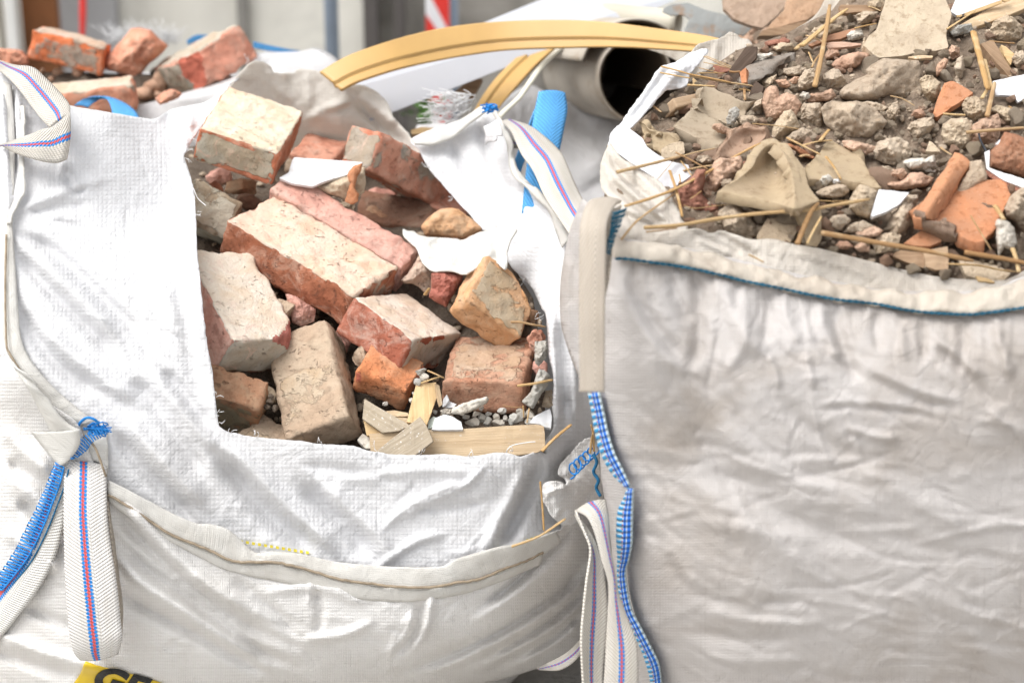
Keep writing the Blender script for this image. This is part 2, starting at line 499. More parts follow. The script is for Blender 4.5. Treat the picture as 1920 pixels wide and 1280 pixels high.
def mat_brick(name, red, red2, mortar=(0.66, 0.59, 0.47), seed=0.0, soot=0.0, pits=0.6, rough_cut=(0.50, 0.15, 0.10), patch=9.0):
    """fired clay with lime mortar where the surface carries it (attribute 'mortar'); fresh breaks by attribute 'chip'"""
    M = NT(name, 0.92, 0.12)
    p = M.mapping(M.coord('Object'), (1, 1, 1), (seed * 3.1, seed * 1.7, seed * 2.3))
    big = M.noise(p, 11, 5, 0.6, 0.4); mid = M.noise(p, 42, 5, 0.62); fine = M.noise(p, 260, 4, 0.65)
    col = M.mix(M.rng(big, 0.36, 0.64), red, red2)
    col = M.mix(M.math('MULTIPLY', M.rng(mid, 0.46, 0.66), 0.7), col, tuple(c * 0.62 for c in red))
    dust = M.rng(M.noise(p, 24, 6, 0.7, 0.8), 0.47, 0.68)
    col = M.mix(M.math('MULTIPLY', dust, 0.65), col, tuple(0.55 * a + 0.45 * b for a, b in zip(mortar, red2)))
    if soot:
        col = M.mix(M.math('MULTIPLY', M.rng(M.noise(p, 17, 5, 0.7, 1.0), 0.55, 0.68), soot), col, (0.045, 0.038, 0.034))
    chip = M.attr('chip')
    cut = M.mix(M.rng(mid, 0.35, 0.7), rough_cut, tuple(c * 0.6 for c in rough_cut))
    col = M.mix(chip, col, cut)
    ma = M.attr('mortar')
    mn = M.math('ADD', M.math('MULTIPLY', M.noise(p, patch, 7, 0.62, 0.5), 0.85), M.math('MULTIPLY', mid, 0.15))
    mask = M.rng(M.math('SUBTRACT', mn, M.math('SUBTRACT', 1.0, M.math('MULTIPLY_ADD', M.math('MULTIPLY', M.attr('edge'), M.rng(M.noise(p, 26, 4, 0.6), 0.40, 0.60)), -0.5, ma))), -0.012, 0.03)
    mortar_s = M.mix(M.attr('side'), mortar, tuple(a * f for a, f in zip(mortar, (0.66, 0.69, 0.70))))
    mc = M.mix(M.rng(M.noise(p, 19, 5, 0.6, 0.6), 0.38, 0.66), mortar_s, M.mix(0.85, mortar_s, (0.9, 0.8, 0.7), 'MULTIPLY'))
    mc = M.mix(M.math('MULTIPLY', M.rng(M.noise(p, 33, 5, 0.7, 1.2), 0.50, 0.70), 0.75), mc, tuple(0.55 * a + 0.45 * b for a, b in zip(mortar, red2)))
    mc = M.mix(M.math('MULTIPLY', M.rng(fine, 0.55, 0.75), 0.3), mc, tuple(c * 0.62 for c in mortar))
    col = M.mix(mask, col, mc)
    stretch = M.mapping(p, (95, 135, 115))
    pit = M.math('MULTIPLY', M.rng(M.noise(stretch, 1.0, 4, 0.65, 0.8), 0.60, 0.67), M.rng(M.noise(p, 14, 3), 0.40, 0.58))
    col = M.mix(M.math('MULTIPLY', pit, pits * 0.6), col, tuple(c * 0.36 for c in red))
    h = M.math('ADD', M.math('MULTIPLY', mid, 0.6), M.math('MULTIPLY', fine, 0.35))
    h = M.math('ADD', h, M.math('MULTIPLY', mask, 0.40))
    h = M.math('SUBTRACT', h, M.math('MULTIPLY', pit, 0.45))
    return M.done(col, M.bump(h, 0.0055))

def mat_stone(name, cols, scale=1.0, bump=0.007, spotty=0.5, rough=0.95):
    """crumbly mortar or clay; each object gets its own tint"""
    M = NT(name, rough, 0.1)
    p = M.coord('Object'); r = M.rand()
    off = M.node('ShaderNodeVectorMath', operation='ADD'); M.l.new(p, off.inputs[0])
    cmb = M.node('ShaderNodeCombineXYZ'); M.l.new(M.math('MULTIPLY', r, 37.0), cmb.inputs[0]); M.l.new(M.math('MULTIPLY', r, 11.0), cmb.inputs[1]); M.l.new(cmb.outputs[0], off.inputs[1])
    p = off.outputs[0]
    big = M.noise(p, 22 * scale, 5, 0.62, 0.5); mid = M.noise(p, 85 * scale, 5, 0.68); fine = M.noise(p, 330 * scale, 3, 0.6)
    base = M.ramp(r, [(i / max(1, len(cols) - 1), c) for i, c in enumerate(cols)])
    col = M.mix(M.math('MULTIPLY', M.rng(big, 0.38, 0.66), 0.6), base, M.mix(0.5, base, (0.27, 0.20, 0.145)))
    dk = M.mix(1.0, base, (0.60, 0.55, 0.50), 'MULTIPLY')
    col = M.mix(M.math('MULTIPLY', M.rng(mid, 0.50, 0.68), 0.8), col, dk)
    col = M.mix(M.math('MULTIPLY', M.rng(fine, 0.60, 0.74), spotty), col, (0.55, 0.49, 0.40))
    h = M.math('ADD', M.math('MULTIPLY', mid, 0.7), M.math('MULTIPLY', fine, 0.3))
    return M.done(col, M.bump(h, bump))

def mat_wood(name, base, dark, along=(1, 0, 0), fleck=0.0, scale=1.0, rough=0.7):
    M = NT(name, rough, 0.25)
    uv = M.coord('UV')
    g = M.noise(M.mapping(uv, (4 * scale, 190 * scale, 1)), 1.0, 4, 0.6, 0.35)
    g2 = M.noise(M.mapping(uv, (10 * scale, 700 * scale, 1)), 1.0, 2)
    col = M.mix(M.rng(g, 0.35, 0.7), base, dark)
    col = M.mix(M.math('MULTIPLY', M.rng(g2, 0.5, 0.75), 0.4), col, tuple(c * 0.7 for c in dark))
    col = M.mix(M.math('MULTIPLY', M.rng(M.noise(uv, 18, 4), 0.45, 0.7), 0.35), col, tuple(c * 0.75 for c in base))
    if fleck:
        f = M.rng(M.noise(uv, 210, 3, 0.6), 0.61, 0.69)
        f = M.math('MULTIPLY', f, M.rng(M.noise(uv, 16, 3), 0.42, 0.60))
        col = M.mix(M.math('MULTIPLY', f, fleck), col, (0.75, 0.74, 0.71))
    return M.done(col, M.bump(g2, 0.0008))

def mat_straw(name):
    M = NT(name, 0.55, 0.4)
    p = M.coord('Object'); r = M.rand()
    base = M.ramp(r, [(0.0, (0.54, 0.32, 0.12)), (0.35, (0.70, 0.50, 0.25)), (0.7, (0.40, 0.22, 0.09)), (1.0, (0.62, 0.44, 0.24))])
    g = M.noise(M.mapping(M.coord('UV'), (60, 7, 1)), 1.0, 3)
    col = M.mix(M.rng(g, 0.45, 0.75), base, (0.22, 0.11, 0.04))
    col = M.mix(M.math('MULTIPLY', M.rng(M.noise(p, 25, 2), 0.55, 0.7), 0.4), col, (0.74, 0.60, 0.38))
    return M.done(col, M.bump(g, 0.001))

def mat_plain(name, base, rough=0.6, spec=0.4, var=0.12, scale=14, bump=0.0, metallic=0.0, dirt=None, dirt_amt=0.3):
    M = NT(name, rough, spec); M.b.inputs['Metallic'].default_value = metallic
    p = M.coord('Object')
    n = M.noise(p, scale, 5, 0.6, 0.3)
    col = M.mix(M.rng(n, 0.35, 0.7), base, tuple(c * (1 - var) for c in base))
    if dirt is not None:
        col = M.mix(M.math('MULTIPLY', M.rng(M.noise(p, scale * 1.6, 6, 0.68, 0.8), 0.5, 0.68), dirt_amt), col, dirt)
    return M.done(col, M.bump(M.noise(p, scale * 8, 4), bump) if bump else None)

WHITE = mat_cloth('coated_white_fabric', (0.765, 0.765, 0.775), (0.58, 0.56, 0.54), period=0.0135, weave=0.00045, streak=0.13, dirt_amt=0.3, rough=0.62, spec=0.22)
BODY = mat_cloth('open_weave_white_fabric', (0.83, 0.815, 0.795), (0.60, 0.565, 0.52), period=0.0105, weave=0.0006, streak=0.10, dirt_amt=0.5, dash=True, rough=0.65, spec=0.2)
GREYBAG = mat_cloth('dusty_fabric', (0.55, 0.52, 0.50), (0.40, 0.35, 0.305), period=0.0085, weave=0.00035, crumple=0.0010, streak=0.16, dirt_amt=0.75, rough=0.6, spec=0.25)
LINING = mat_cloth('beige_lining_fabric', (0.76, 0.71, 0.64), (0.56, 0.49, 0.40), period=0.0088, weave=0.0005, streak=0.2, dirt_amt=0.7, trans=0.32)
BACKBAG = mat_cloth('bag_fabric_behind', (0.70, 0.69, 0.69), (0.48, 0.46, 0.44), weave=0.0004, streak=0.1, dirt_amt=0.6)
FLAP = mat_cloth('pale_flap_fabric', (0.82, 0.785, 0.73), (0.62, 0.55, 0.46), period=0.0088, weave=0.0005, streak=0.2, dirt_amt=0.6, trans=0.45)
HEM = mat_cloth('hem_fabric', (0.68, 0.665, 0.625), (0.54, 0.49, 0.42), period=0.0064, weave=0.0003, streak=0.05, dirt_amt=0.5, trans=0.1)
HEMG = mat_cloth('dusty_hem_fabric', (0.58, 0.52, 0.44), (0.43, 0.345, 0.265), period=0.004, weave=0.0003, streak=0.12, dirt_amt=0.8, trans=0.1)
WEB = mat_webbing('striped_webbing', (0.74, 0.70, 0.63))
WEBW = mat_webbing('white_striped_webbing', (0.78, 0.76, 0.73), stripe=0.46)
WEBD = mat_webbing('dusty_striped_webbing', (0.66, 0.62, 0.56))
WEBP = mat_webbing('plain_dusty_webbing', (0.58, 0.51, 0.43), stripe=None)
BLUEWEB = mat_webbing('blue_webbing', (0.12, 0.42, 0.84), stripe=None)
OVERLOCK = mat_band('blue_overlock_edge')
BLUETHREAD = mat_plain('blue_thread', (0.02, 0.24, 0.66), 0.6, 0.3, 0.3, 60)
DARKBLUE = mat_plain('dark_blue_thread', (0.02, 0.15, 0.30), 0.7, 0.3, 0.4, 60)
TEALTHREAD = mat_plain('faded_blue_thread', (0.02, 0.13, 0.21), 0.7, 0.3, 0.4, 60)
CORD = mat_plain('brown_seam_cord', (0.36, 0.29, 0.21), 0.85, 0.2, 0.3, 80)
FIBRE = mat_plain('white_fibre', (0.82, 0.82, 0.82), 0.6, 0.3, 0.1, 30)
STRAW = mat_straw('dry_reed')
ROCK_G = mat_stone('grey_brown_mortar', [(0.51, 0.405, 0.30), (0.58, 0.475, 0.36), (0.46, 0.37, 0.28), (0.63, 0.525, 0.405)])
ROCK_R = mat_stone('reddish_clay', [(0.57, 0.345, 0.24), (0.62, 0.43, 0.315), (0.57, 0.36, 0.25)])
ROCK_T = mat_stone('tan_clay', [(0.56, 0.45, 0.32), (0.60, 0.49, 0.36), (0.52, 0.41, 0.29)], spotty=0.2)
ROCK_W = mat_stone('pale_plaster', [(0.60, 0.56, 0.49), (0.66, 0.62, 0.55)], spotty=0.15, bump=0.003)
ROCK_GREY = mat_stone('grey_plaster', [(0.47, 0.46, 0.43), (0.55, 0.53, 0.48), (0.40, 0.40, 0.37)], bump=0.003)
DUST = mat_stone('rubble_dust', [(0.28, 0.215, 0.16), (0.32, 0.25, 0.19)], bump=0.012, scale=1.2)  # brown dust, darkened so shade between the heap's lumps is in the colour
GAPSHADE = mat_stone('shaded_gap_rubble', [(0.15, 0.12, 0.095), (0.18, 0.145, 0.115)], bump=0.012, scale=1.2)  # rubble colour darkened to stand for the shade in the gaps
SLAB = mat_stone('limestone_slab', [(0.50, 0.41, 0.30), (0.52, 0.43, 0.32)], spotty=0.15, bump=0.003, scale=0.8)
TERRA = mat_stone('terracotta', [(0.52, 0.225, 0.115), (0.50, 0.24, 0.13)], spotty=0.25, bump=0.002, scale=0.9)
TERRA_ROUGH = mat_stone('broken_terracotta', [(0.33, 0.14, 0.10), (0.37, 0.17, 0.12)], spotty=0.15, bump=0.006)
CERAM = mat_stone('dusty_buff_ceramic', [(0.41, 0.32, 0.21), (0.39, 0.305, 0.20)], spotty=0.2, bump=0.0012, scale=0.7, rough=0.75)
GREYTILE = mat_stone('grey_buff_ceramic', [(0.36, 0.295, 0.215), (0.38, 0.315, 0.235)], spotty=0.2, bump=0.0015, scale=0.7, rough=0.75)
GLAZE = mat_plain('white_glaze', (0.72, 0.73, 0.745), 0.3, 0.4, 0.10, 14, dirt=(0.50, 0.46, 0.40), dirt_amt=0.55)
BOARD = mat_plain('white_laminate', (0.70, 0.71, 0.74), 0.4, 0.4, 0.06, 8, dirt=(0.52, 0.48, 0.43), dirt_amt=0.4)
GOLD = mat_plain('gold_coloured_trim', (0.57, 0.35, 0.12), 0.38, 0.5, 0.08, 9)
VINYL = mat_plain('white_vinyl_profile', (0.50, 0.51, 0.545), 0.35, 0.45, 0.06, 6, dirt=(0.50, 0.49, 0.48), dirt_amt=0.3)
LATH = mat_wood('pale_lath', (0.60, 0.46, 0.30), (0.50, 0.36, 0.22), fleck=0.6)
LATHG = mat_wood('greyed_lath', (0.44, 0.37, 0.28), (0.34, 0.28, 0.20), fleck=0.9)
LATHY = mat_wood('fresh_yellow_lath', (0.68, 0.49, 0.27), (0.58, 0.40, 0.20))
WOODB = mat_wood('brown_wood', (0.40, 0.27, 0.17), (0.27, 0.17, 0.10))
WOODD = mat_wood('dark_brown_wood', (0.11, 0.075, 0.055), (0.07, 0.045, 0.03))
def ico(sub):
    bm = bmesh.new(); bmesh.ops.create_icosphere(bm, subdivisions=sub, radius=1)
    V = np.array([v.co[:] for v in bm.verts]); F = [tuple(v.index for v in f.verts) for f in bm.faces]; bm.free(); return V, F
# ---------------------------------------------------------------- the place behind: ground, wall, posts
def box_data(c, s, R=None):
    c = np.array(c, float); s = np.array(s, float) / 2
    V = np.array([(x, y, z) for x in (-1, 1) for y in (-1, 1) for z in (-1, 1)], float) * s
    if R is not None: V = V @ np.array(R).T
    F = [(0, 1, 3, 2), (4, 6, 7, 5), (0, 4, 5, 1), (2, 3, 7, 6), (0, 2, 6, 4), (1, 5, 7, 3)]
    return V + c, F
def bevel(o, w, seg=2):
    m = o.modifiers.new('soft_edges', 'BEVEL'); m.width = w; m.segments = seg; m.limit_method = 'ANGLE'
    return o
def simple_box(name, c, s, mat, parent=None, bev=0.004, R=None):
    V, F = box_data(c, s, R)
    o = mesh_obj(name, V, F, mat, parent, smooth=False)
    if bev: bevel(o, bev)
    return o

GM = NT('trodden_ground', 0.95, 0.1)
gp = GM.coord('Object')
gcol = GM.mix(GM.rng(GM.noise(gp, 3, 6), 0.4, 0.65), (0.42, 0.40, 0.37), (0.50, 0.475, 0.44))
GROUND = GM.done(gcol, GM.bump(GM.noise(gp, 60, 5), 0.01))
n = 60
gx, gy = np.meshgrid(np.linspace(-40, 40, n), np.linspace(-12, 60, n))
gv = np.stack([gx.ravel(), gy.ravel(), 0.012 * noise2(gx.ravel(), gy.ravel(), 3)], 1)
gf = [(i * n + j, i * n + j + 1, (i + 1) * n + j + 1, (i + 1) * n + j) for i in range(n - 1) for j in range(n - 1)]
tag(mesh_obj('ground', gv, gf, GROUND, origin=(0, 0, 0)), kind='structure')

PLASTER = mat_plain('weathered_wall_plaster', (0.80, 0.78, 0.71), 0.9, 0.15, 0.22, 2.2, bump=0.003, dirt=(0.56, 0.55, 0.50), dirt_amt=0.5)
GREYPANEL = mat_plain('grey_panel', (0.44, 0.44, 0.45), 0.8, 0.2, 0.2, 4)
DARKWALL = mat_plain('dark_wall', (0.33, 0.31, 0.28), 0.9, 0.15, 0.4, 5)
BROWNDOOR = mat_plain('brown_stained_timber', (0.20, 0.075, 0.025), 0.6, 0.3, 0.4, 6)
POSTW = mat_plain('white_post_paint', (0.66, 0.66, 0.64), 0.5, 0.3, 0.15, 8)
STEEL = mat_plain('blue_grey_steel', (0.22, 0.27, 0.34), 0.45, 0.5, 0.15, 8)
RED = mat_plain('signal_red', (0.72, 0.045, 0.035), 0.45, 0.4, 0.08, 8)
SIGNW = mat_plain('signal_white', (0.78, 0.78, 0.80), 0.45, 0.4, 0.05, 8)
SHEETM = mat_plain('rusty_grey_sheet', (0.30, 0.31, 0.30), 0.55, 0.4, 0.2, 10, dirt=(0.30, 0.16, 0.07), dirt_amt=0.75)

def Xat(px, d): return (px - 960) / FOC * d
YW = 3.3
dW = float(dY(0, 60, YW))
wall = empty('plaster_wall', (-0.4, YW, 0), 'weathered pale plaster wall standing behind the bulk bags', 'wall')
def wall_box(name, px0, px1, mat, y0, th, z1=2.6, parent=wall):
    return simple_box(name, ((Xat(px0, dW) + Xat(px1, dW)) / 2, y0 + th / 2, z1 / 2), (abs(Xat(px1, dW) - Xat(px0, dW)), th, z1), mat, parent)
wall_box('wall_face', -900, 700, PLASTER, YW, 0.2)
wall_box('wall_face', 703, 1100, DARKWALL, YW + 0.05, 0.2)
wall_box('wall_face', 1103, 2900, PLASTER, YW, 0.2)
wall_box('panel', 112, 226, GREYPANEL, YW - 0.05, 0.045)
wall_box('pilaster', 448, 468, mat_plain('grey_joint', (0.25, 0.24, 0.22), 0.9), YW - 0.03, 0.028)
for i, (a, b, h) in enumerate(((684, 712, 2.2), (742, 762, 2.0))):
    wall_box('dark_joint', a, b, mat_plain('dark_recess', (0.10, 0.09, 0.085), 0.9), YW - 0.06, 0.055, h)
d2 = float(dY(0, 60, YW - 0.25))
o = simple_box('timber_door', ((Xat(46, d2) + Xat(112, d2)) / 2, YW - 0.25, 1.1), (Xat(112, d2) - Xat(46, d2), 0.05, 2.2), BROWNDOOR)
tag(o, 'dark brown timber door leaf left of the grey wall panel', 'door')
o = simple_box('white_post', ((Xat(28, d2) + Xat(48, d2)) / 2, YW - 0.32, 0.9), (Xat(48, d2) - Xat(28, d2), 0.06, 1.8), POSTW)
tag(o, 'white painted post at the far left in front of the wall', 'post')
o = simple_box('white_post', ((Xat(-40, d2) + Xat(12, d2)) / 2, YW - 0.3, 0.9), (Xat(12, d2) - Xat(-40, d2), 0.08, 1.8), PLASTER)
tag(o, 'broad weathered grey post beside the white post', 'post')

Yp = 2.7; dP = float(dY(0, 60, Yp)); 
V, F = tube_data(np.array([[Xat(622, dP), Yp, 0.0], [Xat(622, dP), Yp, 1.1], [Xat(622, dP), Yp, 2.2]]), 0.02, 20)
tag(mesh_obj('steel_pole', V, F, STEEL), 'blue grey round steel pole standing before the plaster wall', 'pole')
# red and white marker board
Yb = 2.5; dB = float(dY(0, 40, Yb))
bd = empty('marker_board', (Xat(821, dB), Yb, 0), 'red and white diagonally striped marker board behind the gold trim', 'marker')
x0, x1 = Xat(799, dB), Xat(843, dB)
zb = float(W(821, 58, dB)[2])
w = x1 - x0; yf = Yb - 0.012
simple_box('board', ((x0 + x1) / 2, Yb, (0.25 + 1.0) / 2), (w, 0.02, 0.75), SIGNW, bd)
V = []; F = []
for k in range(-3, 4):
    zz = zb + 0.03 + k * w * 2.4
    n0 = len(V); V += [(x0, yf, zz + 0.09 * 1.0), (x1, yf, zz - 0.035), (x1, yf, zz + w * 1.2), (x0, yf, zz + 0.09 + w * 1.2)]; F.append((n0, n0 + 1, n0 + 2, n0 + 3))
V = np.array(V); V[:, 2] = np.clip(V[:, 2], 0.255, 0.995)
solidify(mesh_obj('stripe', V, F, RED, bd, smooth=False), 0.002)
V, F = tube_data(np.array([[x1 + 0.012, Yb + 0.02, 0], [x1 + 0.012, Yb + 0.02, 1.1]]), 0.011, 14)
mesh_obj('stake', V, F, STEEL, bd)
simple_box('foot', ((x0 + x1) / 2, Yb, 0.04), (0.30, 0.22, 0.08), DARKWALL, bd, 0.01)
# barrier tape hanging at the left
L = [(150, -30), (149, 20), (150, 55), (151, 75)]; R = [(161, -30), (162, 20), (160, 55), (158, 75)]
dT = float(dY(0, 20, 2.4))
o = loft('barrier_tape', None, [(*p, dT) for p in L], [(*p, dT + 0.01) for p in R], RED, n=14, across=4, thick=0.001)
tag(o, 'red barrier tape hanging down before the grey panel', 'tape')

def tub(name, parent, x0, x1, y0, y1, z1, mat, n=72, m=26, bulge=0.05, seed=2, zmin=0.0):
    """the filled sides of a bag down to the ground (rounded square plan, bulging, open top)"""
    cx, cy, hx, hy = (x0 + x1) / 2, (y0 + y1) / 2, (x1 - x0) / 2, (y1 - y0) / 2
    th = np.linspace(0, 2 * math.pi, n, endpoint=False); V = []; F = []
    for j in range(m):
        v = j / (m - 1); z = zmin + v * (z1 - zmin)
        r = 1 - 0.16 * (1 - v) ** 6 - 0.04 * v ** 4
        c, s = np.cos(th), np.sin(th); e = 0.42
        X = np.sign(c) * np.abs(c) ** e; Y = np.sign(s) * np.abs(s) ** e
        b = r + bulge * math.sin(math.pi * min(1, v * 1.1)) + 0.02 * noise2(th * 0 + np.cos(th) * 3, np.sin(th) * 3 + v * 4, seed)
        V.append(np.stack([cx + hx * X * b, cy + hy * Y * b, np.full(n, z)], 1))
    V = np.vstack(V)
    for j in range(m - 1):
        for k in range(n):
            k2 = (k + 1) % n
            F.append((j * n + k, j * n + k2, (j + 1) * n + k2, (j + 1) * n + k))
    F.append(tuple(range(n))[::-1])
    cu = np.arange(len(V)) % n / n * 3.4
    o = mesh_obj(name, V, F, mat, parent, uv=np.stack([cu, V[:, 2]], 1))
    return solidify(o, 0.003)
def fill_mound(name, label, cat, poly, surf, mat, cell=9, amp=0.012, seed=5, dd=0.0, crumbs=0, size=(3, 8), cmat=None):
    """loose fine debris filling a bag: a lumpy sheet closed underneath, with crumbs too many to count on it"""
    x, y, q, be, b = grid_in(poly, cell)
    d = surf(x, y) + dd - amp * (fbm(np.stack([x / 26, y / 20, x * 0], -1), seed, 4) * 1.4)
    V = W(x, y, d)
    n = len(V); V2 = V.copy(); V2[:, 2] -= 0.13; V2[:, 1] += 0.12
    F = [tuple(f) for f in q] + [tuple(f + n)[::-1] for f in q] + [(e[1], e[0], e[0] + n, e[1] + n) for e in be]
    parts = [(np.vstack([V, V2]), F)]
    rg = np.random.RandomState(seed + 50); iv, if_ = ico(2)
    for _ in range(crumbs):
        k = rg.randint(n); s = rg.uniform(*size) * d[k] / FOC * rg.uniform(.6, 1.1)
        p = iv * s * rg.uniform(.6, 1.3, 3) * (1 + .35 * noise3(iv * 1.3 + k, seed))[:, None]
        a = rg.uniform(0, 6.28); p = p @ np.array([[math.cos(a), -math.sin(a), 0], [math.sin(a), math.cos(a), 0], [0, 0, 1]])
        c = W(x[k] + rg.uniform(-4, 4), y[k] + rg.uniform(-4, 4), d[k] - s * .3)
        parts.append((p + c, if_))
    VV, FF = merge(parts)
    fm = np.zeros(len(FF), int); fm[len(F):] = 1
    return tag(mesh_obj(name, VV, FF, None, mats=[mat, cmat or mat], fmat=fm), label, cat, kind='stuff')
# ---------------------------------------------------------------- bags behind
bag3 = empty('bulk_bag', (-0.62, 1.25, 0), 'white bulk bag at the back left holding loose red bricks', 'bulk bag')
tub('side_panel', bag3, -1.12, -0.36, 0.90, 1.62, 0.78, BACKBAG)
s3 = surfY([(-60, 150, .95), (150, 205, .86), (290, 200, .86), (420, 165, .9), (520, 115, .98), (610, 95, 1.1), (640, 125, 1.05), (640, 260, .86), (300, 320, .82), (-60, 320, .86), (480, 300, .85), (520, 85, 1.2)])
cloth('front_panel', bag3, [(-70, 190), (80, 212), (200, 205), (262, 196), (300, 187), (350, 172), (400, 158), (440, 143), (470, 118), (492, 99), (530, 92), (565, 95), (590, 90), (612, 97), (632, 112), (650, 150), (650, 330), (-70, 330)],
      s3, BACKBAG, folds=[([(300, 195), (420, 165), (520, 125)], 10, .012), ([(330, 220), (450, 185), (560, 130)], 12, -.010)], crumple=.004, cs=70, seed=11, cell=6)
loft('lift_loop', bag3, [(140, 199, 3.55), (158, 186, 3.58), (180, 180, 3.60), (200, 184, 3.60), (208, 200, 3.57), (212, 222, 3.54)],
     [(165, 203, 3.56), (176, 193, 3.60), (196, 182, 3.63), (228, 190, 3.62), (252, 206, 3.58), (264, 226, 3.54)], BLUEWEB, n=30, bulge=.002)
loft('lift_loop', bag3, [(475, 78, 3.98), (500, 84, 3.97), (540, 92, 3.96), (575, 97, 3.96)], [(475, 90, 3.98), (500, 95, 3.97), (540, 99, 3.96), (578, 102, 3.96)], BLUEWEB, n=20)
loft('lift_loop', bag3, [(350, 76, 4.1), (368, 66, 4.1), (392, 66, 4.1)], [(352, 84, 4.1), (372, 77, 4.1), (394, 76, 4.1)], BLUEWEB, n=14)

bag4 = empty('bulk_bag', (0.12, 1.25, 0), 'grey white bulk bag between the two front bags carrying the rolled flooring', 'bulk bag')
tub('side_panel', bag4, -0.22, 0.52, 0.95, 1.68, 0.66, BACKBAG, seed=5)
s4 = surfY([(760, 250, .95), (900, 210, .95), (1000, 190, 1.0), (1100, 215, 1.0), (1290, 230, 1.0), (900, 330, .85), (1050, 330, .8), (1250, 330, .8), (1050, 480, .75), (1250, 480, .75), (850, 480, .8)])
cloth('front_panel', bag4, [(780, 235), (860, 225), (905, 205), (940, 190), (990, 160), (1040, 180), (1110, 205), (1180, 225), (1300, 232), (1310, 500), (780, 500)], s4, BACKBAG,
      folds=[([(1060, 215), (1120, 250), (1160, 300)], 16, -.016), ([(1090, 320), (1160, 280), (1240, 270)], 16, .018), ([(1080, 360), (1170, 330), (1260, 300)], 14, -.014), ([(960, 200), (990, 260), (1010, 320)], 12, -.012)],
      crumple=.006, cs=60, seed=13, cell=6)
loft('lift_loop', bag4, [(1010, 172, 3.42), (1003, 205, 3.40), (997, 240, 3.37), (990, 290, 3.34), (984, 340, 3.32), (978, 400, 3.3)], [(1060, 174, 3.44), (1064, 205, 3.42), (1058, 240, 3.39), (1048, 290, 3.36), (1036, 340, 3.33), (1024, 400, 3.31)], BLUEWEB, n=40, bulge=.006)
loft('lift_loop', bag4, [(1004, 205, 3.46), (990, 240, 3.45), (972, 285, 3.44), (960, 320, 3.43), (955, 350, 3.42)], [(1012, 210, 3.47), (1003, 250, 3.46), (988, 290, 3.45), (976, 325, 3.44), (970, 355, 3.43)], BLUEWEB, n=24)

# frayed white fibre tufts
def tuft(name, spots, label, n, length, d0, lean=(0, -1), spread=1.0, seed=3, r=0.0007):
    rg = np.random.RandomState(seed); parts = []
    for i in range(n):
        px, py = spots[rg.randint(len(spots))]
        px += rg.uniform(-14, 14); py += rg.uniform(-8, 8)
        L = length * rg.uniform(.5, 1.2); dx = lean[0] + rg.uniform(-1, 1) * spread; dy = lean[1] + rg.uniform(-.6, .6)
        c = rg.uniform(-.5, .5) * L
        pts = [(px, py, d0), (px + dx * L * .4 + c * .4, py + dy * L * .5, d0 + rg.uniform(-.01, .01)), (px + dx * L + c, py + dy * L, d0 + rg.uniform(-.02, .02))]
        p = catmull(pts, 7); parts.append(tube_data(W(p[:, 0], p[:, 1], p[:, 2]), r, 4))
    V, F = merge(parts)
    return tag(mesh_obj(name, V, F, FIBRE), label, 'fibre tuft')
tuft('fibre_tuft', [(215, 75), (235, 78), (270, 70), (300, 72), (320, 80)], 'blurred white frayed fibre tuft behind the back left bricks', 330, 20, 4.25, spread=1.5, seed=4, r=.0004)
tuft('fibre_tuft', [(475, 110), (460, 100)], 'small white fibre wisp at the right end of the pale brick', 60, 22, 3.85, lean=(.5, .1), seed=6, r=.0004)
tuft('fibre_tuft', [(850, 180), (840, 200), (835, 215), (850, 225), (870, 200), (880, 185)], 'white fringed fabric tuft below the white profile', 230, 30, 3.55, lean=(-.9, .1), spread=.7, seed=5, r=.0006)

# ---------------------------------------------------------------- long pieces lying across at the back
def box4(name, A, P1, P2, P3, d, sgn=1, grow=(1, 1, 1), mat=None, bev=0.002, parent=None):
    """square-cornered piece from its nearest corner and the three neighbouring corners as measured"""
    O, E, L = solve_box(A, P1, P2, P3, d, grow)
    V = np.array([O + E[0] * a + E[1] * b + E[2] * c for a in (0, 1) for b in (0, 1) for c in (0, 1)])
    F = [(0, 1, 3, 2), (4, 6, 7, 5), (0, 4, 5, 1), (2, 3, 7, 6), (0, 2, 6, 4), (1, 5, 7, 3)]
    if np.linalg.det(np.array(E)) < 0: F = [f[::-1] for f in F]
    uvv = []
    o = mesh_obj(name, V, F, mat, parent, smooth=False, uv=np.stack([(V - O) @ (E[0] / np.linalg.norm(E[0])), (V - O) @ (E[1] / np.linalg.norm(E[1])) + (V - O) @ (E[2] / np.linalg.norm(E[2]))], 1))
    if bev: bevel(o, bev)
    return o
def solve_box(A, P1, P2, P3, d, grow=(1, 1, 1)):
    A = np.array(A, float); e = [np.array(p, float) - A for p in (P1, P2, P3)]
    q12, q13, q23 = -(e[0] @ e[1]), -(e[0] @ e[2]), -(e[1] @ e[2])
    lo = 30.0
    q12, q13, q23 = max(q12, lo), max(q13, lo), max(q23, lo)
    c = [math.sqrt(q12 * q13 / q23), math.sqrt(q12 * q23 / q13), math.sqrt(q13 * q23 / q12)]
    ray = W(A[0], A[1], 1.0) - CAM; ray = ray / np.linalg.norm(ray)
    rx = np.cross(ray, np.array([0, 0, 1.0])); rx /= np.linalg.norm(rx); ru = np.cross(rx, ray)
    sc_ = d / FOC
    E = [(v[0] * rx - v[1] * ru + cc * ray) * sc_ * g for v, cc, g in zip(e, c, grow)]
    # make them exactly square to each other
    a = E[0] / np.linalg.norm(E[0]); b = E[1] - (E[1] @ a) * a; b /= np.linalg.norm(b); cx = np.cross(a, b)
    if cx @ E[2] < 0: cx = -cx
    Ls = [np.linalg.norm(v) for v in E]
    return W(A[0], A[1], d), [a * Ls[0], b * Ls[1], cx * Ls[2]], Ls

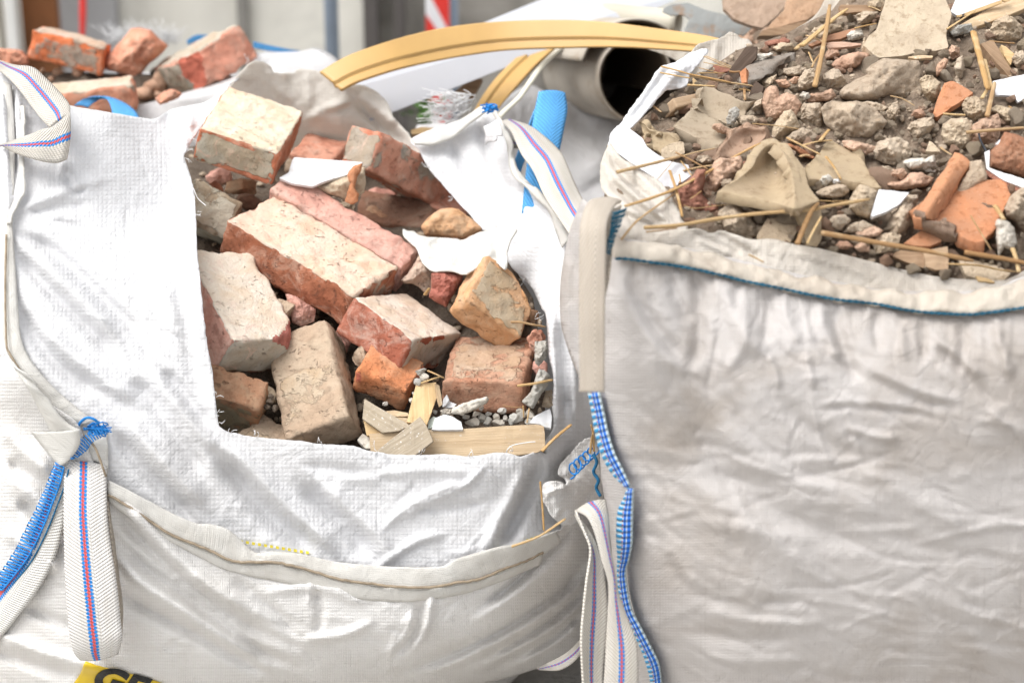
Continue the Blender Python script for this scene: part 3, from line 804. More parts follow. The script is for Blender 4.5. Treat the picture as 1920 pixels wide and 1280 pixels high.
# white plastic profile: a long hollow looking bar, near end low at the left
def bar(name, top, bot, depth_vec, mat, label, cat):
    A, B = [W(*p) for p in top]; Cc, D = [W(*p) for p in bot]
    dv = np.array(depth_vec)
    V = np.array([A, B, D, Cc, A + dv, B + dv, D + dv, Cc + dv])
    F = [(0, 3, 2, 1), (4, 5, 6, 7), (0, 1, 5, 4), (3, 7, 6, 2), (0, 4, 7, 3), (1, 2, 6, 5)]
    o = mesh_obj(name, V, F, mat, smooth=False); bevel(o, .006, 3)
    return tag(o, label, cat)
bar('plastic_profile', [(640, 172, 3.60), (1160, -42, 3.92)], [(690, 232, 3.58), (1330, -22, 3.90)], (0.0, 0.05, 0.012), VINYL, 'long white plastic profile slanting up behind the gold trim', 'profile')

def trim_profile(t):
    return -0.006 if 0.66 < t < 0.72 else (0.0035 if t < 0.66 else 0.0)
gt = [(600, 137, 3.52), (640, 113, 3.53), (685, 94, 3.54), (771, 67, 3.56), (856, 50, 3.57), (955, 41, 3.57), (1070, 39, 3.54), (1156, 45, 3.50), (1241, 56, 3.45), (1326, 69, 3.39), (1400, 86, 3.33)]
gb = [(640, 168, 3.50), (672, 152, 3.51), (741, 130, 3.53), (790, 119, 3.55), (870, 104, 3.56), (955, 93, 3.56), (1070, 89, 3.53), (1156, 88, 3.49), (1241, 92, 3.44), (1320, 98, 3.38), (1400, 108, 3.32)]
o = loft('curved_trim', None, gt, gb, GOLD, n=110, across=26, profile=trim_profile, thick=.006)
tag(o, 'bent gold coloured trim strip with a groove arching over between the bags', 'trim strip')
g2 = loft('curved_trim', None, [(968, 112, 3.72), (930, 150, 3.68), (900, 190, 3.64), (880, 225, 3.62)], [(1040, 88, 3.74), (1005, 120, 3.70), (965, 165, 3.66), (925, 215, 3.63)], GOLD, n=40, across=26,
          profile=lambda t: -.005 if 0.3 < t < .36 else (.004 if t < .3 else 0), thick=.006)
tag(g2, 'short straight gold trim strip below the white profile', 'trim strip')
cab = catmull([(1060, 84, 3.62), (1040, 100, 3.60), (1015, 125, 3.58), (990, 160, 3.56), (972, 185, 3.55), (945, 210, 3.53), (925, 232, 3.50)], 40)
V, F = tube_data(W(cab[:, 0], cab[:, 1], cab[:, 2]), .006, 10, lambda t: (.0062, .0042))
tag(mesh_obj('cream_cable', V, F, mat_plain('cream_plastic', (0.72, 0.68, 0.56), .4, .4, .06, 20)), 'cream flexible strip curving down over the back bag', 'cable')

# rolled flooring: spiral sheet, open end towards the viewer
ROLL = mat_plain('rolled_flooring_backing', (0.52, 0.47, 0.40), .7, .25, .18, 7, dirt=(.34, .26, .175), dirt_amt=.6)
roll = empty('flooring_roll', tuple(W(1190, 150, 3.62)), 'large dark opening roll of grey flooring lying on the back bag', 'flooring roll')
def spiral(cpx, cpy, d, r0, r1, turns, length, axis, mat, name, parent, start=0.0, n=120, m=16):
    c = W(cpx, cpy, d); ax = np.array(axis, float); ax /= np.linalg.norm(ax)
    a = np.cross(ax, [0, 0, 1.0]); a /= np.linalg.norm(a); b = np.cross(a, ax)
    V = []; F = []; UV = []
    for i in range(n):
        th = start + turns * 2 * math.pi * i / (n - 1); r = r0 + (r1 - r0) * i / (n - 1)
        for j in range(m):
            V.append(c + (a * math.cos(th) + b * math.sin(th)) * r * (1 + .015 * math.sin(3 * th)) + ax * length * j / (m - 1)); UV.append((th * r, length * j / (m - 1)))
    for i in range(n - 1):
        for j in range(m - 1):
            k = i * m + j; F.append((k, k + 1, k + m + 1, k + m))
    o = mesh_obj(name, np.array(V), F, mat, parent, uv=np.array(UV)); solidify(o, .0035, 0)
    return o
RAX = (-.24, .95, -.17)
spiral(1198, 142, 3.66, .056, .111, 1.55, .5, RAX, ROLL, 'rolled_sheet', roll, start=-.6)
spiral(1198, 142, 3.664, .0535, .1085, 1.55, .49, RAX, mat_plain('dark_roll_inside', (.12, .088, .06), .8), 'sheet_inside', roll, start=-.6)  # brown lining, darkened further so the mouth of the roll looks unlit
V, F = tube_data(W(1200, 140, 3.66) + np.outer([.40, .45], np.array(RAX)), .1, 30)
mesh_obj('light_plug', V, F, DARKWALL, roll)  # added plug, keeps light from entering through the open rear end
flake_later = [(1206, 90), (1250, 90), (1290, 96), (1284, 108), (1273, 118), (1258, 108), (1235, 99)]
roll2 = empty('flooring_roll', tuple(W(1270, 50, 3.95)), 'small pale tube with a dark mouth behind the gold trim', 'tube')
spiral(1272, 44, 3.80, .019, .024, 1.4, .16, (-.90, .42, .02), mat_plain('pale_tube_card', (.56, .52, .43), .7, .2, .15, 12), 'rolled_sheet', roll2, start=1.0, n=60)
# ---------------------------------------------------------------- builders for broken masonry
OUTLINES = []                     # measured outlines of the larger pieces, kept clear of small lumps
def shaped_box(L, cell=0.006, rad=0.005, seed=0, rough=0.0016, wear=0.005, chips=(), mortar=(0.5, 0.5, 0.5)):
    """box 0..L with worn rounded edges, rough faces and broken-off corners; returns local points, faces, attributes"""
    L = np.array(L, float)
    nn = np.maximum(3, np.round(L / cell).astype(int))
    pts = []; faces = []; fm = []; sdv = []; base = 0
    for axis in range(3):
        u, v = [(1, 2), (2, 0), (0, 1)][axis]
        for side in (0, 1):
            a = np.linspace(0, 1, nn[u] + 1); b = np.linspace(0, 1, nn[v] + 1)
            A, B = np.meshgrid(a, b, indexing='ij')
            P = np.zeros((A.size, 3)); P[:, axis] = side; P[:, u] = A.ravel(); P[:, v] = B.ravel()
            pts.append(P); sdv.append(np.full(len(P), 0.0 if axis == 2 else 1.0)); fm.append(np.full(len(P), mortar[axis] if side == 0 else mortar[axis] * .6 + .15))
            w = nn[v] + 1
            for i in range(nn[u]):
                for j in range(nn[v]):
                    f = (base + i * w + j, base + (i + 1) * w + j, base + (i + 1) * w + j + 1, base + i * w + j + 1)
                    faces.append(f if side else f[::-1])
            base += len(P)
    P = np.vstack(pts); fm = np.concatenate(fm)
    key = np.round(P * 5000).astype(np.int64); key = key[:, 0] * 10 ** 10 + key[:, 1] * 10 ** 5 + key[:, 2]
    _, first, inv = np.unique(key, return_index=True, return_inverse=True)
    cnt = np.bincount(inv); fmw = np.bincount(inv, fm) / cnt; side = np.bincount(inv, np.concatenate(sdv)) / cnt
    P = P[first] * L; P0 = P.copy(); F = [tuple(inv[list(f)]) for f in faces]
    sd = np.array([seed * 7.13, seed * 3.7, seed * 1.9])
    rr = rad * .55 + wear * 1.9 * np.clip(fbm(P * 30 + sd, seed, 4, .6) * 1.7 + .18, 0, 1) ** 1.7
    rr = np.minimum(rr, L.min() * .3)[:, None]
    inner = np.clip(P, rr, L - rr); dv = P - inner; ln = np.linalg.norm(dv, axis=1, keepdims=True)
    N = dv / (ln + 1e-9)
    P = inner + N * rr
    P = P + N * (rough * fbm(P * 60 + sd, seed + 5, 4) * 1.6 + rough * 1.3 * fbm(P * 16 + sd, seed + 9, 2))[:, None]
    dd = np.sort(np.minimum(P0, L - P0), axis=1)
    edge = np.clip(1 - dd[:, 1] / .011, 0, 1)
    chip = np.zeros(len(P))
    for (q, nv, am) in chips:
        nv = np.array(nv, float); nv /= np.linalg.norm(nv); q = np.array(q, float) * L
        h = (P - q) @ nv + am * fbm(P * 45 + sd + 3, seed + 21, 4) + am * .8 * fbm(P * 14 + sd, seed + 25, 2)
        m = h > 0
        P[m] -= nv * h[m][:, None]; chip[m] = 1
        P[m] += nv * (am * .35 * fbm(P[m] * 120 + sd, seed + 31, 3))[:, None]
    return P, F, {'mortar': np.where(chip > 0, np.minimum(fmw, .3), fmw), 'chip': chip, 'edge': edge, 'side': side}

def brick(name, label, A, P1, P2, P3, d, mat, mortar=(.3, .3, .8), chips=(), grow=(1, 1, 1), seed=1, cell=0.0045, rough=.0023, wear=.007, rad=.004, cat='brick', group=None):
    O, E, Ls = solve_box(A, P1, P2, P3, d, grow)
    P, F, at = shaped_box(Ls, cell, rad, seed, rough, wear, chips, mortar)
    e = [E[k] / Ls[k] for k in range(3)]
    R = np.stack(e, 1)
    if np.linalg.det(R) < 0:
        F = [f[::-1] for f in F]
    V = O + P @ R.T
    return tag(mesh_obj(name, V, F, mat, attrs=at), label, cat, group)

def inflate(name, label, cat, poly, d, thick, mat, seed=1, n=40, rough=.26, facets=8, tilt=(0, 0), jag=1.6, group=None, flat=.0, closed=True, parent=None, smooth=True, edge_r=None):
    """a lump whose outline was measured: full thickness, uneven front, rounded back"""
    P = np.array([p[:2] for p in poly], float); OUTLINES.append(P)
    per = np.linalg.norm(np.diff(np.vstack([P, P[:1]]), axis=0), axis=1).sum()
    Q = []
    for i in range(len(P)):
        a, b = P[i], P[(i + 1) % len(P)]; k = max(1, int(np.linalg.norm(b - a) / (per / 60)))
        for t in range(k): Q.append(a + (b - a) * t / k)
    Q = np.array(Q); i = np.arange(len(Q)) * .7
    Q = Q + np.stack([noise2(i, i * 0, seed, 2), noise2(i, i * 0 + 7, seed + 1, 2)], 1) * jag
    size = (P.max(0) - P.min(0)).max()
    cell = size / n
    x, y, q, be, b = grid_in(Q, cell)
    _, _, dist, _ = nearest(Q, x, y); dist[b] = 0
    Rm = max(dist.max(), 1e-6)
    er = (edge_r or .55) * Rm
    t = np.clip(dist / er, 0, 1); dome = np.sqrt(np.clip(1 - (1 - t) ** 2, 0, 1))
    ppm = FOC / d
    c = (P.max(0) + P.min(0)) / 2
    rg = np.random.RandomState(seed); X = (x - c[0]) / size; Y = (y - c[1]) / size
    hgt = np.full(x.shape, 1.0)
    for k in range(facets):
        an = rg.uniform(0, 2 * math.pi); sl = rg.uniform(.8, 2.6)
        hgt = np.minimum(hgt, rg.uniform(.6, 1.1) + sl * (X * math.cos(an) + Y * math.sin(an)) + .1)
    hgt = np.clip(hgt, .15, 1)
    nz = fbm(np.stack([X * 5, Y * 5, X * 0 + seed], -1), seed, 5, .6)
    front = dome * (flat + (1 - flat) * hgt) * thick + thick * np.minimum(1, dome * 1.5) * (rough * nz + .10 * fbm(np.stack([X * 15, Y * 15, X * 0 + seed], -1), seed + 3, 3, .6) + .045 * fbm(np.stack([X * 38, Y * 38, X * 0 + seed], -1), seed + 5, 2))
    back = dome * thick * .7
    tl = tilt[0] * (x - c[0]) / ppm + tilt[1] * (y - c[1]) / ppm
    V1 = W(x, y, d - front + tl)
    inn = np.ones(len(x), bool); inn[b] = False
    idx2 = np.where(inn, len(x) + np.cumsum(inn) - 1, np.arange(len(x)))
    V2 = W(x, y, d + back + tl)[inn]
    F = [tuple(f) for f in q] + [tuple(idx2[f])[::-1] for f in q]
    o = mesh_obj(name, np.vstack([V1, V2]), F, mat, parent, smooth=smooth)
    if parent is None: tag(o, label, cat, group)
    return o

def flake(name, label, cat, poly, d, thick, mat, normal=(0, -.45, .9), seed=1, jag=.5, group=None, bev=.0012, warp=0.0, parent=None, n=22, curve=0.0, uvdir=None):
    """a flat broken piece lying in its own plane; the outline is measured"""
    P = np.array([p[:2] for p in poly], float); OUTLINES.append(P); c = (P.max(0) + P.min(0)) / 2
    per = np.linalg.norm(np.diff(np.vstack([P, P[:1]]), axis=0), axis=1).sum()
    Q = []
    for i in range(len(P)):
        a, b = P[i], P[(i + 1) % len(P)]; k = max(1, int(np.linalg.norm(b - a) / (per / 70)))
        for t in range(k): Q.append(a + (b - a) * t / k)
    Q = np.array(Q); i = np.arange(len(Q)) * .8
    Q = Q + np.stack([noise2(i, i * 0, seed, 2), noise2(i, i * 0 + 7, seed + 1, 2)], 1) * jag
    size = (P.max(0) - P.min(0)).max()
    x, y, q, be, b = grid_in(Q, size / n)
    nv = np.array(normal, float); nv /= np.linalg.norm(nv)
    C0 = W(c[0], c[1], d)
    ray = W(x, y, np.ones_like(x)) - CAM
    tt = ((C0 - CAM) @ nv) / (ray @ nv)
    V = CAM + ray * tt[:, None]
    rel = V - C0
    ex = np.cross(nv, [0, 1, 0.2]); ex /= np.linalg.norm(ex); ey = np.cross(nv, ex)
    V = V + nv * (.0013 * fbm(rel * 70 + seed, seed + 9, 3))[:, None]
    if warp: V = V + nv * (warp * fbm(rel * 14 + seed, seed, 3))[:, None]
    if curve: V = V - nv * (curve * (rel @ ex) ** 2)[:, None]
    nn = len(V)
    und = V - nv * thick
    und = und + nv * (thick * .12 * fbm(rel * 60, seed + 3, 2))[:, None]
    F = [tuple(f) for f in q] + [tuple(f + nn)[::-1] for f in q] + [(e[1], e[0], e[0] + nn, e[1] + nn) for e in be]
    VV = np.vstack([V, und])
    if uvdir is not None:
        a = W(*uvdir[0], d) - W(*uvdir[1], d); a = a - (a @ nv) * nv; a /= np.linalg.norm(a); bb = np.cross(nv, a)
    else: a, bb = ex, ey
    rr = VV - C0
    uv = np.stack([rr @ a + seed * .37, rr @ bb + rr @ nv + seed * .21], 1)
    f0 = F[0]
    if np.cross(VV[f0[1]] - VV[f0[0]], VV[f0[2]] - VV[f0[0]]) @ nv < 0: F = [f[::-1] for f in F]
    o = mesh_obj(name, VV, F, mat, parent, smooth=False, uv=uv)
    if bev:
        m = bevel(o, bev, 2)
    if parent is None: tag(o, label, cat, group)
    return o

def shell(name, label, cat, rows, mat, thick=.01, n=26, seed=1, rough=.0012, parent=None, group=None, jag=.004):
    """a curved broken piece from a net of measured points (x, y, distance)"""
    R = [catmull(r, n) for r in rows]; m = max(8, int(n * .8))
    OUTLINES.append(np.array([p[:2] for p in rows[0]] + [r[-1][:2] for r in rows[1:-1]] + [p[:2] for p in rows[-1][::-1]] + [r[0][:2] for r in rows[-2:0:-1]]))
    G = np.stack([catmull([R[j][i] for j in range(len(R))], m) for i in range(n)], 1)      # m x n x 3
    V = W(G[..., 0], G[..., 1], G[..., 2])
    V = V + fbm(V * 40, seed, 4)[..., None] * rough * np.array([0.3, -.7, .7])
    # broken rim
    rim = np.zeros((m, n)); rim[0] = rim[-1] = 1; rim[:, 0] = rim[:, -1] = 1
    V = V + rim[..., None] * np.stack([fbm(V * 60 + k * 9, seed + k, 3) for k in range(3)], -1) * jag
    V = V.reshape(-1, 3)
    F = [(i * n + j, i * n + j + 1, (i + 1) * n + j + 1, (i + 1) * n + j) for i in range(m - 1) for j in range(n - 1)]
    f0 = F[len(F) // 2]
    if np.cross(V[f0[1]] - V[f0[0]], V[f0[2]] - V[f0[0]]) @ (CAM - V[f0[0]]) < 0: F = [f[::-1] for f in F]
    o = mesh_obj(name, V, F, mat, parent)
    solidify(o, thick, -1); bevel(o, .001, 1)
    if parent is None: tag(o, label, cat, group)
    return o

ICO3 = ico(4); ICO2 = ico(3)
def stone_mesh(seed, cuts=13, rough=.10, hi=True):
    V, F = ICO3 if hi else ICO2
    V = V.copy(); rg = np.random.RandomState(seed)
    for k in range(cuts):
        nv = rg.normal(size=3); nv /= np.linalg.norm(nv); o = rg.uniform(.38, .75)
        h = V @ nv - o + .05 * fbm(V * 2.5 + seed, seed + k, 2); m = h > 0
        V[m] -= nv * h[m][:, None]
    ln = np.linalg.norm(V, axis=1, keepdims=True)
    V = V + V / ln * (rough * (fbm(V * 2.2 + seed, seed, 5, .62) * 1.4 + fbm(V * 7 + seed, seed + 4, 3, .6) * .35))[:, None]
    V /= np.abs(V).max(0)
    return V, F
def rot_xyz(rx, ry, rz):
    return np.array((Matrix.Rotation(rz, 3, 'Z') @ Matrix.Rotation(ry, 3, 'Y') @ Matrix.Rotation(rx, 3, 'X')))
def stone(label, px, py, w, h, d, mat, rot=0, seed=1, group=None, depth=.8, name='rubble_lump', cat='rubble', rough=.12, cuts=13):
    """a lump that measures w x h photograph pixels, turned by rot degrees"""
    V, F = stone_mesh(seed, cuts, rough)
    s = d / FOC / 2
    V = V * np.array([w * s, math.sqrt(w * h) * depth * s, h * s])
    a = math.radians(rot)
    V = V @ np.array([[math.cos(a), 0, math.sin(a)], [0, 1, 0], [-math.sin(a), 0, math.cos(a)]])
    V = V @ np.array([[1, 0, 0], [0, CP, -SP], [0, SP, CP]])
    c = W(px, py, d)
    return tag(mesh_obj(name, V + c, F, mat, origin=tuple(c)), label, cat, group)
def reed(pts, width, label, d=None, surf=None, lift=.012, mat=None, flat=.55, group=None, name='reed_stalk', cat='reed', split=False, seed=1):
    """a dry stalk along measured points"""
    q = []
    for p in pts:
        dd = p[2] if len(p) > 2 else (float(surf(p[0], p[1])) - lift)
        q.append((p[0], p[1], dd))
    n = max(10, len(q) * 8)
    c = catmull(q, n) if len(q) > 2 else catmull([q[0], tuple((np.array(q[0]) * .5 + np.array(q[1]) * .5) + np.array([noise2(np.array([seed * 3.3]), np.array([1.1]))[0] * 2.5, noise2(np.array([seed * 5.3]), np.array([2.1]))[0] * 2.5, 0])), q[1]], n)
    P = W(c[:, 0], c[:, 1], c[:, 2])
    r = width * 1.25 * c[:, 2].mean() / FOC / 2
    def tp(t):
        k = 1 - .18 * t + .06 * math.sin(t * 31 + seed)
        if t > .965: k *= .75
        return (r * k, r * k * flat)
    V, F = tube_data(P, 1.0, 8, tp)
    s = np.repeat(np.linspace(0, np.linalg.norm(P[-1] - P[0]), n), 8); uvu = np.tile(np.arange(8) / 8, n)
    o = mesh_obj(name, V, F, mat or STRAW, uv=np.stack([uvu, s], 1))
    return tag(o, label, cat, group)
# ---------------------------------------------------------------- the left bag: torn open, full of bricks
bagL = empty('bulk_bag', (-0.36, 0.30, 0), 'white woven bulk bag torn open at the front and filled with old bricks', 'bulk bag')
tub('side_panel', bagL, -0.92, 0.06, 0.04, 0.80, 0.40, BODY, bulge=.02)

skirt_ctrl = [(-90, 150, .34), (0, 140, .30), (60, 200, .26), (130, 200, .30), (200, 210, .32), (290, 222, .42), (385, 192, .52), (435, 152, .62), (480, 118, .70),
              (430, 165, .55), (402, 215, .47), (375, 245, .42), (346, 293, .36), (-90, 400, .12), (10, 420, .06), (120, 400, .10), (240, 320, .24), (300, 400, .20), (366, 382, .24), (372, 470, .10),
              (378, 545, .03), (387, 640, -.02), (200, 520, .03), (300, 560, .02), (100, 560, -.02), (397, 690, -.04), (407, 780, -.08), (280, 700, -.06), (150, 680, -.07), (60, 700, -.09), (180, 800, -.11), (300, 850, -.12), (240, 950, -.135),
              (412, 800, -.085), (470, 817, -.085), (560, 826, -.085), (667, 836, -.08), (780, 851, -.075), (880, 854, -.07), (977, 855, -.06), (1020, 850, -.03),
              (420, 900, -.11), (560, 920, -.10), (700, 940, -.095), (850, 940, -.085), (960, 930, -.06), (500, 1040, -.13), (700, 1080, -.125), (880, 1070, -.11), (1000, 1010, -.055), (1050, 960, .02), (1090, 900, .09), (1110, 820, .12),
              (1037, 800, .04), (1036, 740, .07), (1028, 650, .13), (1010, 575, .19), (985, 525, .25), (950, 482, .32), (905, 430, .37), (867, 387, .42), (825, 340, .46), (792, 295, .49), (775, 270, .52),
              (850, 230, .55), (905, 200, .56), (935, 225, .53), (955, 280, .46), (975, 335, .40), (1037, 397, .31), (1065, 440, .25), (1080, 520, .17), (1085, 620, .11), (1095, 720, .09),
              (880, 300, .50), (930, 380, .41), (990, 450, .31), (1050, 600, .12)]
sL = surfY(skirt_ctrl)
skirt_poly = ([(-90, 120), (-20, 118), (30, 150), (80, 180), (132, 198), (190, 208), (265, 221), (292, 222), (325, 204), (385, 191), (412, 172), (438, 150), (462, 124), (478, 115)]
              + [(466, 135), (446, 148), (430, 161), (415, 188), (402, 216), (388, 228), (375, 241), (362, 262), (350, 283), (345, 293)]
              + T('b', [(1415, 0), (1450, 130), (1465, 250), (1480, 600), (1510, 900), (1550, 1280)]) + T('c', [(1590, 200), (1612, 400), (1630, 560), (1642, 630), (1720, 680)])
              + T('r7', [(330, 925), (430, 950), (620, 970), (800, 985), (950, 1005), (1100, 1015), (1230, 1025), (1330, 1060), (1500, 1085), (1700, 1090), (1880, 1084)])
              + T('r8', [(830, 850), (960, 860), (1060, 848), (1180, 832), (1280, 842), (1350, 862), (1420, 840), (1480, 815), (1540, 845), (1540, 750), (1590, 640), (1582, 500), (1590, 280), (1562, 150), (1550, 20)])
              + T('r6', [(1532, 600), (1500, 550), (1440, 420), (1380, 340), (1290, 262), (1240, 182)]) + T('n3', [(700, 1130), (640, 1050), (600, 1015), (560, 990), (480, 880), (430, 832), (350, 740), (260, 640), (190, 560), (130, 460), (100, 400), (60, 365)])
              + [(770, 262), (800, 246), (850, 229), (880, 214), (905, 198), (922, 202), (932, 222), (942, 245), (952, 270), (960, 305), (976, 336), (1000, 358), (1020, 377), (1037, 397), (1060, 422), (1076, 442), (1090, 500), (1100, 600), (1110, 700), (1125, 800),
                 (1130, 880), (1075, 975), (1050, 1000), (1000, 1030), (945, 1062), (880, 1090), (790, 1115), (700, 1112), (620, 1098), (520, 1070), (440, 1050), (370, 1018), (300, 990), (230, 955), (190, 920), (140, 820), (90, 785), (40, 730), (5, 670), (-30, 640), (-90, 620)])
skirt_folds = [([(28, 436), (70, 452), (110, 478), (160, 525), (205, 570), (245, 610), (275, 660)], 12, -.013), ([(24, 455), (50, 495), (95, 545), (140, 590), (190, 640), (230, 690)], 12, -.015),
               ([(60, 470), (110, 520), (165, 570), (225, 640)], 13, .010), ([(34, 560), (60, 620), (105, 680), (150, 715), (200, 745)], 13, -.013), ([(70, 600), (130, 660), (190, 705), (260, 760)], 14, .010),
               ([(240, 700), (285, 750), (318, 800), (362, 862), (390, 900)], 15, -.013), ([(300, 690), (340, 730), (375, 775), (405, 800)], 12, -.011), ([(280, 690), (330, 755), (385, 820), (430, 850)], 12, .009),
               ([(205, 800), (245, 850), (300, 912), (345, 957), (370, 990)], 13, -.013), ([(225, 770), (275, 830), (330, 890), (390, 950)], 15, .010),
               ([(402, 850), (440, 890), (500, 960), (560, 1010), (600, 1045)], 20, -.020), ([(410, 820), (470, 880), (540, 950), (610, 1010), (640, 1050)], 14, .012),
               ([(560, 900), (610, 950), (655, 995), (698, 1050)], 17, -.015), ([(600, 900), (650, 950), (705, 1000), (740, 1060)], 15, .010),
               ([(715, 995), (745, 965), (776, 943), (810, 925), (850, 910), (880, 908)], 7, .007), ([(745, 975), (800, 942), (868, 912), (915, 868)], 6, .006), ([(700, 1070), (740, 1040), (790, 1010), (840, 1000)], 8, .006),
               ([(935, 1030), (965, 975), (992, 920), (1012, 868), (1020, 850)], 15, -.022), ([(905, 1040), (935, 980), (965, 925), (985, 875)], 14, .010),
               ([(640, 900), (720, 890), (800, 880), (900, 890)], 10, .004), ([(560, 870), (680, 885), (760, 905)], 9, -.004), ([(760, 950), (840, 955), (920, 940)], 8, -.004),
               ([(30, 395), (90, 370), (150, 345), (210, 335)], 12, .006), ([(40, 400), (110, 390), (180, 380)], 11, -.005), ([(120, 330), (140, 360), (165, 350)], 6, -.006), ([(110, 340), (120, 305), (135, 325)], 5, .006),
               ([(0, 150), (8, 250), (14, 360), (18, 430)], 10, .016), ([(32, 170), (36, 250), (44, 330), (28, 400)], 9, .012), ([(20, 160), (24, 250), (30, 330)], 6, -.010),
               ([(300, 215), (330, 235), (352, 260)], 10, -.008), ([(320, 205), (345, 225), (372, 235)], 9, .008), ([(360, 190), (355, 225), (345, 280)], 9, .008),
               ([(820, 280), (870, 340), (930, 410), (975, 460)], 12, .006), ([(845, 265), (860, 300), (905, 360)], 9, -.008), ([(895, 225), (915, 280), (940, 340), (975, 375)], 13, -.020), ([(965, 345), (1010, 395), (1050, 440)], 10, -.010),
               ([(1045, 560), (1055, 640), (1060, 720), (1062, 800)], 10, -.016), ([(1030, 600), (1040, 680), (1046, 760), (1040, 830)], 8, .010), ([(1068, 620), (1075, 720), (1080, 800)], 9, .012),
               ([(330, 520), (345, 600), (360, 690), (385, 770)], 14, -.005), ([(150, 430), (230, 470), (300, 540), (350, 640)], 16, .005), ([(85, 410), (180, 440), (250, 500), (290, 580)], 9, -.004)]
SKC = creases((40, 260, 370, 800), 34, 48, 28, (30, 130), (2.2, 5), (.0012, .0035), 61) + creases((430, 860, 1000, 1050), 34, 20, 45, (25, 110), (2.2, 5), (.0012, .0035), 62) + creases((820, 280, 1060, 480), 12, 50, 20, (25, 80), (2.2, 5), (.001, .003), 63)
cloth('torn_skirt', bagL, skirt_poly, sL, WHITE, folds=[(a, w * 1.0, h * 1.6) for a, w, h in skirt_folds] + SKC, crumple=.0022, cs=46, aniso=(45, 1.6), seed=21, cell=4.2, fray=.9)

body_ctrl = [(-90, 640, .16), (-60, 800, .02), (0, 700, -.09), (60, 790, -.11), (150, 880, -.135), (0, 900, -.09), (-90, 1000, .03), (0, 1050, -.08), (0, 1250, -.06), (-90, 1300, .05), (100, 1000, -.135), (200, 1000, -.155), (210, 1150, -.16), (150, 1280, -.14), (300, 1380, -.06), (0, 1400, .03),
             (300, 980, -.150), (450, 1035, -.147), (600, 1065, -.145), (722, 1075, -.142), (830, 1070, -.135), (930, 1035, -.112), (984, 1022, -.09), (1042, 1000, -.045), (600, 1150, -.165), (600, 1220, -.155), (600, 1280, -.125), (600, 1360, -.03), (450, 1200, -.165), (750, 1180, -.155), (780, 1280, -.08),
             (900, 1130, -.115), (900, 1220, -.08), (1000, 1080, -.06), (1000, 1180, -.02), (1060, 1000, -.01), (1080, 1080, .06), (1085, 1180, .10), (1100, 960, .07), (1120, 880, .12), (1000, 1262, .09), (900, 1300, .05), (960, 1290, .09)]
sB = surfY(body_ctrl)
body_poly = [(-90, 610), (-30, 628), (6, 655), (40, 700), (90, 755), (140, 790), (160, 830), (180, 880), (203, 905), (236, 922), (270, 938), (320, 965), (367, 984), (390, 985), (424, 992), (450, 1012), (477, 1036), (510, 1036), (544, 1037), (580, 1044), (622, 1053), (670, 1060), (722, 1064), (780, 1066), (828, 1064), (850, 1056), (885, 1044), (930, 1030),
             (960, 1022), (984, 1017), (1042, 996), (1055, 990), (1050, 960), (1052, 925), (1068, 915), (1100, 900), (1128, 870), (1132, 930), (1128, 980), (1115, 1040), (1108, 1090), (1100, 1140), (1090, 1190), (1075, 1225), (1020, 1248), (960, 1268), (880, 1290), (820, 1330), (700, 1400), (-90, 1400)]
body_folds = [([(205, 935), (240, 985), (295, 1040), (350, 1090), (405, 1135), (470, 1175), (545, 1212)], 15, -.016), ([(215, 920), (270, 985), (330, 1050), (400, 1105), (480, 1150)], 15, .011), ([(212, 1000), (270, 1060), (330, 1105), (400, 1160), (480, 1215), (560, 1250)], 13, -.014), ([(215, 1040), (270, 1095), (340, 1140), (420, 1190), (500, 1240)], 12, .010),
              ([(200, 1100), (270, 1140), (350, 1180), (440, 1230), (520, 1270)], 12, -.011), ([(30, 930), (90, 985), (130, 1020)], 14, -.012), ([(0, 990), (60, 1030), (120, 1070)], 14, .010), ([(40, 1130), (110, 1165), (180, 1190)], 11, -.010), ([(-20, 1180), (60, 1215), (140, 1240), (220, 1262)], 12, .010), ([(-20, 1215), (60, 1245), (150, 1270)], 12, -.011), ([(10, 860), (70, 900), (110, 940)], 13, -.012), ([(0, 800), (50, 850), (100, 890)], 13, .010),
              ([(1112, 1030), (1080, 1075), (1040, 1116), (990, 1150), (945, 1178), (880, 1210), (830, 1231), (750, 1262)], 11, -.013), ([(1112, 1060), (1080, 1105), (1030, 1145), (960, 1190), (890, 1225), (810, 1258)], 10, .009), ([(1108, 1085), (1070, 1130), (1010, 1175), (940, 1215), (850, 1255)], 10, -.012), ([(1105, 1110), (1060, 1160), (1000, 1200), (920, 1240)], 9, .009), ([(1100, 1130), (1050, 1185), (980, 1225), (900, 1262)], 9, -.011), ([(1095, 1160), (1040, 1205), (970, 1245)], 8, .008), ([(1100, 985), (1060, 1040), (1010, 1085), (950, 1125), (880, 1170)], 13, .010), ([(1080, 960), (1050, 1010), (1005, 1050), (960, 1095), (900, 1140)], 10, -.012),
              ([(430, 1075), (470, 1110), (520, 1150), (560, 1200)], 12, -.006), ([(590, 1100), (600, 1150), (590, 1190)], 9, -.006), ([(790, 1120), (780, 1180), (740, 1230)], 10, -.008), ([(810, 1110), (800, 1170), (770, 1225)], 9, .007), ([(560, 1200), (640, 1190), (700, 1165)], 9, .007), ([(500, 1110), (600, 1100), (680, 1130)], 9, .004), ([(720, 1230), (760, 1190), (775, 1140)], 7, .006)]
BDC = creases((-20, 850, 240, 1270), 16, 30, 20, (40, 150), (2.5, 6), (.0012, .003), 64) + creases((230, 1080, 760, 1280), 40, 28, 30, (30, 140), (2.5, 6), (.0012, .0035), 65) + creases((740, 1090, 1090, 1260), 26, -32, 18, (40, 150), (2.5, 6), (.0012, .003), 66)
cloth('body_panel', bagL, body_poly, sB, BODY, folds=[(a, w, h * 2.0) for a, w, h in body_folds] + BDC, crumple=.0024, cs=40, aniso=(30, 2.4), seed=31, cell=4.2)

